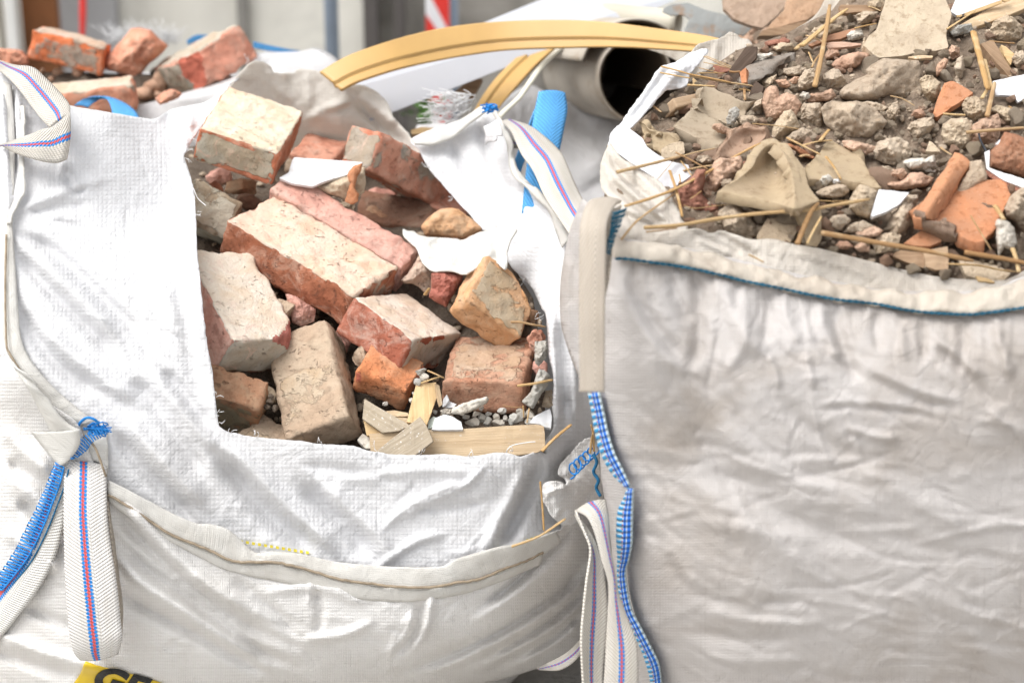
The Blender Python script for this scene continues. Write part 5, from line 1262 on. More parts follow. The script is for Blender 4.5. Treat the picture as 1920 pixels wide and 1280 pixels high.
# torn upper edge running to the rear corner
up_poly = T('n4', [(620, 70), (560, 95), (480, 118), (430, 170), (400, 220), (350, 290), (300, 370), (250, 430), (200, 500), (160, 560), (120, 620), (60, 670), (25, 720), (10, 780), (0, 830), (-25, 920), (-60, 980), (-50, 1060), (10, 1040), (40, 900), (60, 800), (130, 730), (200, 672), (260, 610), (320, 555), (360, 510), (400, 478), (460, 400), (520, 342), (600, 322), (700, 300), (720, 250), (740, 190), (790, 130), (850, 60), (885, 10), (900, -30), (860, -40), (780, -20), (700, 20)])
sUp = surfY([(1269, 115, .22), (1240, 125, .20), (1203, 177, .12), (1165, 229, .05), (1140, 275, -.01), (1128, 320, -.06), (1248, 171, .15), (1286, 163, .18), (1319, 104, .25), (1211, 213, .08), (1182, 240, .04), (1325, 95, .28)])
cloth('torn_edge', bagR, up_poly, sUp, WHITE, folds=[([(1300, 115), (1265, 140), (1235, 175), (1205, 215), (1175, 250)], 9, .016), ([(1270, 120), (1235, 150), (1200, 200), (1160, 245)], 6, -.010), ([(1240, 130), (1205, 185), (1165, 240)], 6, .010)], crumple=.003, cs=22, seed=57, cell=3, fray=1.8)
rc_poly = T('n2', [(1450, 510), (1500, 470), (1550, 430), (1600, 370), (1640, 328), (1700, 312), (1790, 290), (1850, 255), (1872, 240), (1925, 258), (1960, 285), (2020, 300), (2040, 345), (1980, 420), (1900, 520), (1800, 560), (1690, 600), (1560, 640)])
cloth('corner_flap', bagR, rc_poly, surfY([(1270, 125, .24), (1310, 82, .33), (1367, 61, .40), (1405, 75, .40), (1390, 105, .36), (1330, 140, .27), (1300, 150, .23), (1350, 100, .36)]), LINING, folds=[([(1300, 90), (1295, 120), (1280, 145)], 7, .014), ([(1320, 85), (1315, 120), (1300, 145)], 6, -.010), ([(1345, 75), (1340, 110), (1325, 140)], 7, .010)], crumple=.0025, cs=26, seed=58, cell=3.2, fray=1.2)
# far right hand rear corner of the bag with its webbing
cloth('corner_flap', bagR, T('n6', [(310, 260), (330, 235), (400, 190), (470, 150), (520, 110), (560, 60), (590, 0), (620, -40), (840, -40), (820, 40), (800, 110), (790, 190), (700, 200), (620, 180), (560, 160), (480, 190), (400, 230), (350, 275)]), surfY([(1470, 70, .44), (1520, 35, .5), (1600, 0, .55), (1600, 50, .5), (1550, 45, .46), (1480, 60, .42)]), LINING, folds=[([(1480, 65), (1520, 40), (1545, 5)], 6, .012), ([(1500, 65), (1540, 40), (1570, 0)], 6, -.010)], crumple=.004, cs=22, seed=59, cell=3.4)
loft('lift_loop', bagR, T('n6', [(690, -40, 3.40), (690, 60, 3.39), (680, 120, 3.38), (690, 200, 3.36)]), T('n6', [(830, -40, 3.40), (815, 60, 3.39), (800, 120, 3.38), (790, 200, 3.36)]), WEBP, n=24, across=10)
# left strap: over the corner and down the front
sX = [(1086, 735, 2.548), (1086, 690, 2.547), (1085, 620, 2.545), (1085, 540, 2.548), (1086, 460, 2.556), (1088, 420, 2.565), (1096, 390, 2.59), (1110, 374, 2.63), (1130, 368, 2.67)]
sY = [(1134, 735, 2.545), (1134, 690, 2.543), (1134, 620, 2.54), (1135, 540, 2.542), (1137, 460, 2.548), (1138, 425, 2.555), (1146, 398, 2.58), (1156, 382, 2.62), (1166, 376, 2.66)]
loft('lift_loop', bagR, sX, sY, WEBP, n=80, across=12, bulge=.0015, thick=.004, wob=.003, wf=14)
loft('lift_loop', bagR, [(1137, 400, 2.60), (1138, 440, 2.60), (1135, 480, 2.60), (1136, 560, 2.60)], [(1166, 384, 2.63), (1160, 410, 2.62), (1152, 440, 2.61), (1142, 500, 2.60)], WEBP, n=24, across=6)
zigzag('overlock_stitch', bagR, T('q8', [(275, 130, 2.575), (268, 180, 2.575), (258, 230, 2.575), (245, 280, 2.575)]), T('q8', [(330, 110, 2.59), (310, 160, 2.59), (290, 210, 2.59), (262, 290, 2.585)]), 18, TEALTHREAD, .0014, .002)
# blue edge binding snaking down the left corner
oL = [(1100, 728), (1108, 770), (1116, 815), (1128, 855), (1148, 890), (1170, 908)]
oR = [(1121, 735), (1130, 775), (1138, 812), (1150, 850), (1166, 882), (1180, 912)]
loft('edge_binding', bagR, along(oL, sR, .020), along(oR, sR, .030), OVERLOCK, n=60, across=10, bulge=.004, thick=.004)
oL2 = [(1179, 912), (1168, 935), (1158, 957), (1155, 1000), (1157, 1040), (1158, 1080), (1163, 1126), (1180, 1170), (1198, 1208), (1212, 1248), (1219, 1280), (1222, 1340)]
oR2 = [(1186, 918), (1185, 942), (1184, 970), (1183, 1020), (1178, 1050), (1172, 1079), (1182, 1140), (1199, 1175), (1216, 1208), (1234, 1245), (1240, 1285), (1242, 1340)]
loft('edge_binding', bagR, along(oL2, sR, .022), along(oR2, sR, .034), OVERLOCK, n=130, across=10, bulge=.005, thick=.004)
gl_ = [(1124, 845), (1128, 900), (1138, 960), (1146, 1020), (1152, 1080), (1185, 1190), (1200, 1300)]; gr_ = [(1150, 870), (1178, 912), (1180, 955), (1180, 1010), (1176, 1080), (1206, 1205), (1228, 1300)]
loft('side_gusset', bagR, along(gl_, sR, -.10), along(gr_, sR, -.02), GREYBAG, n=70, across=8, bulge=-.01, thick=.002)
# ---------------------------------------------------------------- bricks and debris in the left bag
m_big = mat_brick('lime_coated_brick', (.37, .135, .075), (.44, .18, .105), (.75, .585, .47), 1.0, soot=.75, pits=.8)
m_pink = mat_brick('pink_brick', (.64, .34, .27), (.67, .41, .34), (.68, .57, .47), 2.0, pits=.35)
m_top = mat_brick('mortared_half_brick', (.56, .19, .10), (.60, .26, .165), (.74, .645, .51), 3.0, pits=.25)
m_left = mat_brick('cream_coated_brick', (.60, .28, .215), (.63, .36, .29), (.78, .69, .58), 4.0, pits=.35, rough_cut=(.52, .20, .165))
m_tan = mat_brick('dusty_tan_brick', (.45, .33, .235), (.49, .38, .28), (.53, .43, .32), 5.0, pits=.4, rough_cut=(.42, .31, .21))
m_small = mat_brick('limewashed_brick', (.36, .115, .07), (.42, .165, .11), (.77, .66, .56), 6.0, pits=.3, rough_cut=(.42, .33, .25))
m_orange = mat_brick('orange_brick', (.66, .36, .175), (.62, .38, .225), (.52, .42, .30), 7.0, pits=.45, rough_cut=(.62, .35, .18))
m_brown = mat_brick('brown_brick', (.46, .225, .14), (.51, .30, .205), (.50, .37, .27), 8.0, soot=.35, pits=.9)
m_frag = mat_brick('burnt_orange_fragment', (.62, .24, .11), (.58, .29, .16), (.36, .27, .19), 9.0, soot=.9, pits=.6)
m_low = mat_brick('dirty_brick', (.42, .22, .13), (.44, .28, .18), (.42, .35, .24), 10.0, soot=.4, pits=.5)
m_back = mat_brick('back_red_brick', (.58, .22, .135), (.60, .31, .22), (.62, .53, .44), 11.0, pits=.5)
m_dark = mat_brick('shaded_brick', (.25, .13, .085), (.28, .17, .12), (.36, .30, .23), 12.0, pits=.4)  # brick colours lowered to carry the shade of the cavity
m_red3 = mat_brick('bright_red_brick', (.70, .19, .075), (.66, .23, .11), (.58, .47, .38), 13.0, pits=.4)
m_sal = mat_brick('salmon_brick', (.66, .27, .165), (.64, .32, .215), (.62, .53, .43), 14.0, pits=.35)

brick('brick', 'long brick with a lime coated face, largest one across the middle of the torn bag', (665, 555), (424, 404), (752, 501), (647, 616), 3.12, m_big, (.46, .36, 1.05), seed=1, wear=.006)
brick('brick', 'narrow pink brick stuck along the upper side of the long cream coated brick', (754, 503), (512, 351), (792, 468), (741, 549), 3.228, m_pink, (.4, .42, .28), seed=2, grow=(1.03, 1, 1.7), wear=.006)
brick('brick', 'mortar covered half brick on top under the frayed back flap', (523, 289), (377, 236), (576, 205), (506, 349), 3.27, m_top, (.35, .63, 1.12), chips=[((0, 0, 1), (-1, -1, 1), .004)], seed=3, cell=.0038, wear=.005)
brick('brick', 'cream coated brick with broken red corner at left of opening', (436, 640), (354, 458), (566, 641), (400, 700), 3.03, m_left, (.90, .36, 1.08), chips=[((.06, .78, .05), (-1, .75, -1.1), .006), ((0, 1, 1), (-.6, 1, .6), .008)], seed=4, wear=.008, rough=.002)
brick('brick', 'dusty tan brick standing on end in front of the long brick', (652, 778), (616, 585), (532, 822), (684, 822), 3.008, m_tan, (.35, .35, .45), chips=[((1, .10, .5), (1, -.45, .4), .006), ((1, .8, 0), (.8, .7, 0), .008)], seed=5, wear=.011, rad=.008, rough=.0024)
brick('brick', 'small limewashed half brick leaning in the middle in front of the long brick', (775, 637), (664, 553), (873, 626), (740, 703), 3.062, m_small, (.62, .26, 1.10), chips=[((0, .8, 1), (-.8, .5, .6), .006)], seed=6, wear=.006)
brick('brick', 'orange broken brick with a pointed top beside the right flap', (874, 560), (916, 472), (976, 636), (840, 586), 3.105, m_orange, (.28, .26, .55), chips=[((.55, 1, .5), (1, .75, 0), .006)], seed=7, wear=.007, rough=.0022)
brick('brick', 'brown brick with a cracked upper face right above the white tile shards', (979, 717), (826, 712), (1004, 627), (981, 775), 3.045, m_brown, (.36, .42, .52), chips=[((.5, .98, 0), (0, 1, -1.2), .004)], seed=8, wear=.007, rough=.0028)
brick('brick', 'bright orange brick fragment with a sooty corner under the limewashed half brick', (764, 733), (688, 697), (791, 690), (755, 769), 3.055, m_frag, (.4, .4, .3), chips=[((0, 0, 1), (-1, -.4, .7), .006), ((1, 0, .3), (.8, -1, -.3), .008)], grow=(1.25, 1.3, 1.1), seed=9, wear=.010, rough=.003)
brick('brick', 'dirty brick end beneath the cream coated brick at the lower left of the opening', (487, 768), (408, 742), (503, 727), (479, 818), 3.03, m_low, (.5, .55, .35), grow=(1.5, 1.3, 1.2), seed=10, wear=.007, rough=.003)
brick('brick', 'tan brick corner poking up behind the torn front edge', (552, 873), (440, 810), (604, 830), (546, 915), 3.0, m_tan, (.5, .5, .55), seed=11, wear=.006, rough=.002, grow=(1, 1, 1))
brick('brick', 'worn red brick with grey mortar spots under the back flap', (690, 320), (826, 394), (632, 303), (719, 250), 3.335, m_back, (.72, .50, .50), grow=(1.1, 1, 1), seed=12, wear=.007, rough=.003)
brick('brick', 'half hidden red brick behind the worn red brick', (622, 303), (560, 290), (652, 270), (618, 345), 3.50, m_back, (.4, .35, .4), grow=(1.3, 1.2, 1), seed=13, wear=.006)
brick('brick', 'mortar faced grey brick in shade between the torn edge and the long brick', (420, 452), (350, 412), (452, 392), (408, 520), 3.285, mat_brick('grey_mortared_brick', (.33, .25, .17), (.36, .28, .20), (.52, .47, .38), 15, pits=.5), (.5, .80, .6), grow=(1.3, 1.2, 1.2), seed=14, wear=.008, rough=.003)
brick('brick', 'dusty brick deep in the cavity, coloured for its shade', (815, 428), (676, 410), (826, 384), (812, 480), 3.42, m_dark, (.4, .4, .3), grow=(1.1, 1.3, 1), seed=15, wear=.007)
brick('brick', 'red brick end in shade below the white flap', (868, 405), (800, 380), (900, 384), (862, 450), 3.44, m_back, (.3, .2, .25), seed=16)
inflate('brick_fragment', 'orange brick flake lying before the dark cavity', 'brick', T('n3', [(115, 985), (150, 930), (250, 850), (330, 836), (400, 850), (450, 885), (510, 930), (580, 1000), (560, 1015), (440, 1078), (300, 1062), (150, 1050)]), 3.30, .020, m_orange, seed=17, rough=.3, flat=.7)
inflate('brick_fragment', 'cream and pink broken brick end right of the narrow pink brick', 'brick', T('r6', [(440, 345), (500, 290), (560, 190), (605, 130), (630, 200), (672, 235), (678, 330), (672, 440), (640, 460), (600, 410), (540, 370), (470, 365)]), 3.235, .035, mat_brick('cream_pink_fragment', (.52, .35, .27), (.55, .42, .33), (.62, .55, .45), 17), seed=18, rough=.22)
inflate('brick_fragment', 'hollow broken red brick with a cream rim behind the orange brick', 'brick', T('r6', [(672, 285), (760, 275), (915, 295), (905, 345), (870, 410), (820, 480), (790, 545), (720, 510), (655, 470), (670, 400)]), 3.205, .02, mat_brick('hollow_red_fragment', (.38, .14, .105), (.42, .19, .15), (.60, .50, .38), 18), seed=19, rough=.4, flat=.8)
inflate('brick_fragment', 'shaded flat brick piece under the long brick above the tan one', 'brick', T('r5', [(780, 1080), (860, 1100), (1010, 1200), (1000, 1290), (900, 1330), (830, 1300)]), 3.16, .02, m_pink, seed=20)

# glazed stove tile with clay behind
st = empty('stove_tile', tuple(W(620, 330, 3.3)), 'white glazed tile with a broken terracotta edge and clay lumps behind it', 'tile')
flake('glazed_face', '', '', T('q2', [(545, 600), (565, 528), (720, 540), (888, 553), (862, 575), (825, 590), (815, 610), (740, 630), (655, 662), (560, 650), (500, 625)]), 3.305, .006, GLAZE, normal=(.05, -.62, .78), parent=st, seed=3)
inflate('clay_lump', '', '', T('q2', [(655, 664), (740, 636), (820, 606), (895, 570), (902, 640), (895, 690), (880, 700), (850, 730), (810, 738), (780, 715), (720, 700), (690, 680)]), 3.315, .026, ROCK_T, parent=st, seed=5, rough=.35)
inflate('terracotta_edge', '', '', T('q2', [(822, 592), (850, 565), (885, 556), (880, 590), (862, 620), (850, 670), (868, 700), (864, 735), (838, 748), (806, 732), (815, 690), (828, 650), (815, 612)]), 3.288, .012, TERRA, parent=st, seed=6, rough=.1)

# loose debris under the bricks; the shade of the gaps is in its colour
sPile = surfY([(330, 300, .66), (560, 240, .92), (760, 300, .80), (900, 420, .46), (970, 500, .30), (1040, 650, .16), (1060, 800, .09), (360, 480, .34), (600, 420, .46), (760, 480, .36), (600, 600, .26), (400, 640, .18), (400, 800, .09), (600, 830, .07), (760, 760, .10), (900, 790, .05), (1000, 800, .04), (1040, 860, .0), (800, 860, .0), (600, 880, .02), (420, 860, .03), (900, 640, .20), (480, 740, .12)])
fill_mound('fine_debris', 'fine rubble between the bricks, gap shade in its colour', 'debris', [(335, 280), (560, 230), (760, 280), (900, 400), (950, 480), (1000, 560), (1022, 700), (1022, 800), (990, 850), (430, 850), (380, 700), (350, 450)], sPile, GAPSHADE, cell=7, amp=.012, seed=6, crumbs=500, size=(3, 9), cmat=ROCK_G)

# half buried pieces filling the gaps
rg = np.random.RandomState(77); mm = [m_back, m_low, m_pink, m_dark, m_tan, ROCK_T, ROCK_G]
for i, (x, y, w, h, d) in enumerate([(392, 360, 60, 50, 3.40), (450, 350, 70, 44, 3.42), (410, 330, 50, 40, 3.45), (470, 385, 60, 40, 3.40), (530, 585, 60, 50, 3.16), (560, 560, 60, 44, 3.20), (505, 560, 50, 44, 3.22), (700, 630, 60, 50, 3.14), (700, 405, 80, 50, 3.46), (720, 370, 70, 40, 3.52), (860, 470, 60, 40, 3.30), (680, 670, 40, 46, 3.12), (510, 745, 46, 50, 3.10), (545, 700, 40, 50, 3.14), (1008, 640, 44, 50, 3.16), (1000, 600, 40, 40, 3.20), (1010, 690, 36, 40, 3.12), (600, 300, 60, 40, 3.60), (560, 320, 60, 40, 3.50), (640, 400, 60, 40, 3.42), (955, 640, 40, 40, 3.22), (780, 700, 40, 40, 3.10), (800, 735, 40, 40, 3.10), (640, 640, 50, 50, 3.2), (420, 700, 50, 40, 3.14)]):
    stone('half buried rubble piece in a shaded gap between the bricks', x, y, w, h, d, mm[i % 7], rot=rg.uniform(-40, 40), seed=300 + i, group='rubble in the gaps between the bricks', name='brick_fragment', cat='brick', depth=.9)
# laths and shards at the front right of the opening
flake('wood_lath', 'long pale wooden lath along the torn front edge', 'lath', T('r8', [(210, 690), (500, 670), (900, 655), (1260, 630), (1500, 620), (1525, 640), (1530, 800), (1480, 830), (1350, 850), (1100, 870), (700, 870), (220, 850)]), 3.015, .007, LATH, normal=(0, -.86, .5), seed=1, uvdir=[(700, 815), (1000, 800)])
flake('wood_lath', 'grey flecked lath end lying askew over the long pale lath', 'lath', T('r8', [(590, 560), (612, 590), (640, 632), (690, 745), (620, 800), (545, 858), (225, 850)]), 2.992, .007, LATHG, normal=(-.12, -.80, .58), seed=2, uvdir=[(690, 852), (790, 785)])
flake('wood_lath', 'short fresh yellow lath leaning beside the orange fragment', 'lath', T('r8', [(560, 325), (640, 312), (712, 305), (715, 420), (680, 520), (640, 628), (560, 612), (490, 604), (520, 480)]), 3.03, .006, LATHY, normal=(.1, -.62, .78), seed=3, uvdir=[(780, 720), (780, 790)])
flake('wood_lath', 'greyish lath sloping down from the tan standing brick', 'lath', T('r8', [(172, 430), (330, 520), (520, 630), (430, 670), (305, 682), (230, 630), (158, 578)]), 3.022, .006, LATHG, normal=(-.1, -.7, .7), seed=4, uvdir=[(682, 748), (760, 800)])
flake('wood_lath', 'sliver of yellow wood below the sloping greyish lath', 'lath', T('r8', [(165, 590), (230, 630), (300, 680), (240, 700), (190, 705)]), 3.03, .005, LATHY, normal=(-.1, -.7, .7), seed=5)
flake('wood_lath', 'thin upright wood splinter beside the fresh yellow lath', 'lath', T('r8', [(705, 310), (735, 330), (760, 470), (740, 485), (720, 420)]), 3.025, .005, LATH, normal=(.3, -.7, .6), seed=6, uvdir=[(820, 720), (828, 760)])
flake('wood_lath', 'thin pale lath under the fresh yellow one', 'lath', T('r8', [(325, 522), (400, 515), (500, 535), (505, 560), (400, 560)]), 3.04, .005, LATH, normal=(0, -.6, .8), seed=7)
flake('wood_lath', 'pinkish lath piece between the sloping laths', 'lath', T('r8', [(380, 562), (500, 575), (500, 640), (470, 640)]), 3.035, .005, LATH, normal=(0, -.6, .8), seed=8)
flake('tile_shard', 'largest white tile shard with a green edge on the long lath', 'tile shard', T('r8', [(700, 575), (770, 546), (830, 560), (898, 600), (912, 660), (800, 662), (678, 660)]), 3.02, .006, GLAZE, normal=(0, -.62, .78), seed=9)
flake('tile_shard', 'white tile shard at the right end of the long lath', 'tile shard', T('r8', [(1440, 565), (1520, 520), (1565, 505), (1580, 560), (1572, 650), (1520, 640), (1490, 618), (1405, 610)]), 3.03, .006, GLAZE, normal=(.1, -.6, .8), seed=10)
flake('tile_shard', 'small upright white shard left of the plaster flake', 'tile shard', T('r8', [(765, 430), (790, 398), (806, 440), (780, 480), (758, 490)]), 3.04, .004, GLAZE, normal=(-.4, -.7, .6), seed=11)
flake('tile_shard', 'small flat white shard behind the plaster flake', 'tile shard', T('r8', [(770, 470), (815, 450), (865, 470), (840, 495), (785, 495)]), 3.045, .004, GLAZE, normal=(0, -.5, .85), seed=12)
flake('tile_shard', 'pale green tile shard against the fresh yellow lath', 'tile shard', T('r8', [(650, 600), (690, 560), (720, 575), (690, 640), (650, 655)]), 3.026, .004, mat_plain('pale_green_glaze', (.55, .62, .56), .3, .5), normal=(0, -.6, .8), seed=13)
inflate('plaster_flake', 'ragged white plaster flake lying before the brown brick', 'plaster', T('r8', [(815, 540), (830, 500), (900, 465), (1000, 435), (1090, 412), (1108, 435), (1085, 470), (1010, 510), (960, 530), (900, 555)]), 3.03, .012, ROCK_W, seed=21, rough=.4, flat=.7)
inflate('plaster_flake', 'smaller plaster flake under the ragged one', 'plaster', T('r8', [(735, 520), (780, 500), (830, 510), (820, 550), (760, 552)]), 3.035, .008, ROCK_W, seed=22, flat=.7)
inflate('plaster_lump', 'grey crumbly mortar lump at the right side of the opening', 'plaster', T('r8', [(1480, 205), (1530, 215), (1570, 262), (1540, 340), (1500, 400), (1440, 505), (1390, 480), (1350, 448), (1420, 380), (1450, 290)]), 3.035, .030, ROCK_GREY, seed=23, rough=.3)
inflate('plaster_lump', 'pale greenish mortar lump above the crumbly grey one', 'plaster', T('r6', [(1450, 800), (1540, 790), (1555, 850), (1540, 920), (1480, 990), (1450, 960)]), 3.06, .022, ROCK_GREY, seed=24, rough=.3)
inflate('plaster_lump', 'brown mortar lump at the right rim beside the straw', 'plaster', T('r8', [(1530, 370), (1580, 360), (1585, 480), (1560, 500), (1500, 490)]), 3.05, .02, ROCK_G, seed=25)
rg = np.random.RandomState(14)
for i, (x, y, w, h) in enumerate([(985, 605, 120, 85), (1060, 570, 90, 90), (1110, 545, 60, 50), (1160, 565, 70, 60), (1205, 525, 75, 65), (1100, 605, 80, 80), (1180, 610, 100, 70), (1290, 590, 150, 110), (1350, 550, 70, 60), (1420, 555, 90, 80), (1230, 580, 50, 60), (930, 560, 70, 50), (620, 265, 80, 70), (570, 300, 70, 60), (600, 220, 90, 60), (1340, 520, 60, 50), (1050, 500, 50, 40), (700, 530, 40, 40), (1010, 540, 70, 40), (330, 470, 50, 40), (1400, 600, 60, 50), (530, 440, 50, 50), (540, 390, 40, 40)]):
    q = T('r8', [(x, y)])[0]
    stone('small grey mortar crumb among the shards before the brown brick', q[0], q[1], w / 4, h / 4, 3.045, ROCK_GREY if i % 3 else ROCK_W, rot=rg.uniform(-40, 40), seed=60 + i, group='mortar crumbs in the torn bag', name='mortar_crumb', cat='mortar crumb')
for i, (x, y, w, h) in enumerate([(590, 690, 60, 60), (560, 730, 60, 50), (620, 740, 50, 60), (600, 650, 60, 50), (570, 690, 50, 40)]):
    q = T('r7', [(x, y)])[0]
    stone('crumb beside the tan standing brick, darkened to match the shaded gap', q[0], q[1], w / 4, h / 4, 3.05, GAPSHADE, rot=rg.uniform(-40, 40), seed=90 + i, group='crumbs in the shaded gap', name='mortar_crumb', cat='mortar crumb')  # crumbs take the shade of the gap in their colour
flake('plaster_shard', 'pale shard low between tan brick and lath', 'plaster', T('r8', [(120, 735), (160, 690), (210, 720), (225, 800), (180, 800)]), 3.03, .006, ROCK_W, normal=(0, -.5, .8), seed=15)

# straws in the torn bag
for pts, w, lab in [(T('r6', [(1280, 655, 3.06), (1340, 655, 3.05), (1440, 675, 3.05), (1530, 690, 3.06)]), 7, 'split reed across the right end of the orange brick'),
                    (T('r8', [(1325, 332, 3.01), (1450, 315, 3.0), (1582, 288, 3.02)]), 8, 'short thick reed over the right end of the brown brick'),
                    (T('r8', [(1505, 822, 2.97), (1600, 725, 2.98), (1725, 622, 3.0)]), 7, 'reed sticking out to the right over the torn edge'),
                    (T('r8', [(598, 312, 3.02), (660, 290, 3.02), (735, 265, 3.03)]), 5, 'thin reed splinter above the fresh yellow lath'),
                    (T('r8', [(650, 220, 3.03), (720, 250, 3.02), (770, 275, 3.02)]), 5, 'pale split reed left of the brown brick'),
                    ([(1013, 902, 2.93), (1016, 935, 2.93), (1020, 995, 2.94)], 5, 'upright straw in the fold right of the hem'),
                    ([(960, 1024, 2.90), (1010, 1005, 2.89), (1060, 972, 2.90)], 7, 'orange reed lying on the right end of the hem'),
                    (T('r8', [(1210, 480, 3.03), (1290, 492, 3.03), (1370, 490, 3.03)]), 2.5, 'hair thin straw under the brown brick'),
                    (T('r8', [(1365, 480, 3.02), (1368, 570, 3.02)]), 4, 'dark upright splinter before the brown brick'),
                    (T('r8', [(1410, 500, 3.01), (1400, 560, 3.01), (1392, 610, 3.01)]), 3, 'thin curved straw beside the white shard'),
                    (T('r6', [(625, 450, 3.15), (660, 400, 3.14)]), 6, 'tiny yellow straw above the limewashed half brick'),
                    ([(1106, 850, 2.93), (1110, 820, 2.92), (1114, 800, 2.92)], 4, 'orange frayed straw in the gap between the bags'),
                    ([(1114, 846, 2.93), (1112, 815, 2.92), (1108, 795, 2.92)], 4, 'second orange straw in the gap between the bags')]:
    reed(pts, w, lab, seed=len(lab))
th = catmull(T('r8', [(1240, 838, 3.0), (1245, 810, 2.995), (1280, 780, 2.995), (1340, 765, 2.995), (1400, 755, 2.995), (1455, 750, 2.995)]), 40)
V, F = tube_data(W(th[:, 0], th[:, 1], th[:, 2]), .0008, 5)
tag(mesh_obj('thread', V, F, FIBRE), 'white curled thread lying on the long pale lath', 'thread')
th = catmull(T('b', [(1450, 130, 3.12), (1470, 180, 3.11), (1490, 215, 3.11), (1545, 262, 3.10)]), 24)
V, F = tube_data(W(th[:, 0], th[:, 1], th[:, 2]), .0006, 5); mesh_obj('loose_thread', V, F, FIBRE, bagL)

# bricks of the back left bag
def brick_a(label, A, P1, P2, P3, d, mat, **kw):
    a, p1, p2, p3 = T('a', [A, P1, P2, P3]); return brick('brick', label, a, p1, p2, p3, d, mat, **kw)
brick_a('bright red brick at the left on the back bag with a pale mortar spot', (790, 362), (265, 200), (850, 322), (738, 570), 3.86, m_red3, mortar=(.35, .40, .80), seed=31, wear=.012, rad=.010, rough=.003)
inflate('brick', 'orange pink brick end in the middle of the back bag', 'brick', T('a', [(780, 460), (850, 370), (940, 270), (980, 215), (1050, 208), (1130, 225), (1190, 290), (1265, 345), (1200, 420), (1120, 480), (1060, 560), (1010, 620), (940, 570), (860, 545), (790, 520)]), 3.90, .06, m_sal, seed=32, rough=.22, flat=.2, edge_r=.45, facets=7)
brick_a('pale pink brick with a grey mortared end on the right of the back bag', (1372, 450), (1815, 192), (1080, 535), (1500, 690), 3.76, mat_brick('pale_pink_brick', (.66, .29, .20), (.66, .36, .27), (.50, .45, .37), 24), mortar=(.93, .30, .55), seed=33, wear=.014, rad=.010, rough=.004, chips=[((0, .25, .2), (-1, -.8, -.4), .008)])
brick_a('flat pinkish brick below the bright red one on the back bag', (1000, 640), (280, 690), (1018, 555), (1018, 840), 3.68, m_sal, mortar=(.45, .36, .72), seed=34, wear=.012, rad=.008)
inflate('brick', 'reddish brick cut off by the left frame edge on the back bag', 'brick', T('a', [(-120, 370), (60, 365), (160, 380), (215, 430), (220, 490), (100, 500), (-120, 500)]), 3.92, .05, m_sal, seed=35, rough=.14, flat=.8, edge_r=.3)
inflate('brick_fragment', 'small pink brick fragment below the pale pink brick', 'brick', T('a', [(1160, 745), (1220, 690), (1290, 665), (1370, 700), (1340, 740), (1200, 790)]), 3.66, .03, m_sal, seed=36)
s3f = surfY([(-60, 130, 1.10), (250, 140, 1.02), (450, 110, 1.08), (-60, 230, .95), (300, 220, .93)])
fill_mound('fine_debris', 'rubble under the back bricks, gap shade in its colour', 'debris', [(-80, 128), (60, 135), (300, 140), (400, 140), (440, 165), (330, 260), (-80, 260)], s3f, GAPSHADE, cell=10, amp=.02, seed=8, crumbs=90, size=(8, 22), cmat=ROCK_R)
# rear debris right of the roll: rusty sheets, terracotta slabs
flake('metal_sheet', 'grey rust stained metal sheet behind the right bag corner', 'sheet', T('n2', [(1440, 30), (1560, 20), (1680, 70), (1800, 100), (1930, 140), (2050, 200), (1980, 270), (1880, 250), (1790, 290), (1600, 270), (1520, 240), (1570, 150), (1520, 110), (1440, 120), (1340, 80)]), 3.62, .003, SHEETM, normal=(.1, -.75, .6), seed=1)
flake('roll_end', '', '', flake_later, 3.50, .003, ROCK_W, normal=(-.2, -.8, .5), parent=roll, seed=9)
flake('clay_slab', 'pale pinkish slab leaning at the top behind the right bag', 'slab', T('n6', [(-90, -60), (360, -60), (350, 20), (270, 110), (175, 190), (90, 170), (-10, 130), (-80, 60)]), 3.55, .012, mat_stone('pinkish_slab', [(.50, .37, .28), (.52, .39, .30)], bump=.002), normal=(.1, -.8, .5), seed=2)
flake('clay_slab', 'orange brown ridged slab behind the rear corner of the right bag', 'slab', T('n6', [(355, -60), (620, -60), (580, 20), (540, 90), (470, 135), (330, 170), (200, 205), (240, 150), (330, 60)]), 3.50, .014, mat_stone('orange_brown_slab', [(.52, .33, .21), (.54, .36, .24)], bump=.003), normal=(.1, -.8, .55), seed=3)
flake('timber_piece', 'dark brown board under the ridged slab', 'board', T('n6', [(180, 200), (330, 172), (480, 140), (440, 185), (370, 215), (300, 235), (150, 240)]), 3.46, .02, WOODB, normal=(.1, -.8, .5), seed=4)
flake('timber_piece', 'brown wood debris glimpsed under the white profile', 'board', [(845, 178), (880, 150), (905, 148), (890, 175), (870, 200), (850, 205)], 3.75, .02, WOODB, normal=(0, -.8, .5), seed=5)
flake('timber_piece', 'pale wooden piece glimpsed behind the tip of the torn bag', 'board', [(770, 244), (790, 238), (812, 240), (812, 250), (772, 252)], 3.62, .02, LATHY, normal=(0, -.8, .5), seed=6)
tuf = []
rg = np.random.RandomState(3)
for i in range(60):
    c = W(800 + rg.uniform(-10, 12), 208 + rg.uniform(-10, 10), 4.6) + rg.normal(size=3) * .012
    a = rg.normal(size=3); a /= np.linalg.norm(a); b = np.cross(a, rg.normal(size=3)); b /= np.linalg.norm(b)
    tuf.append((np.array([c, c + a * .018 + b * .006, c + a * .036, c + a * .018 - b * .006]), [(0, 1, 2, 3)]))
V, F = merge(tuf); wd = empty('weed', tuple(W(800, 240, 4.6)[:2]) + (0,), 'small green weed far behind below the white profile', 'plant')
mesh_obj('foliage', V, F, mat_plain('weed_leaf', (.08, .17, .035), .6), wd, smooth=False)
V, F = tube_data(np.array([[*W(800, 240, 4.6)[:2], 0], W(800, 208, 4.6)]), .004, 6); mesh_obj('stem', V, F, mat_plain('weed_stem', (.10, .14, .05), .7), wd)

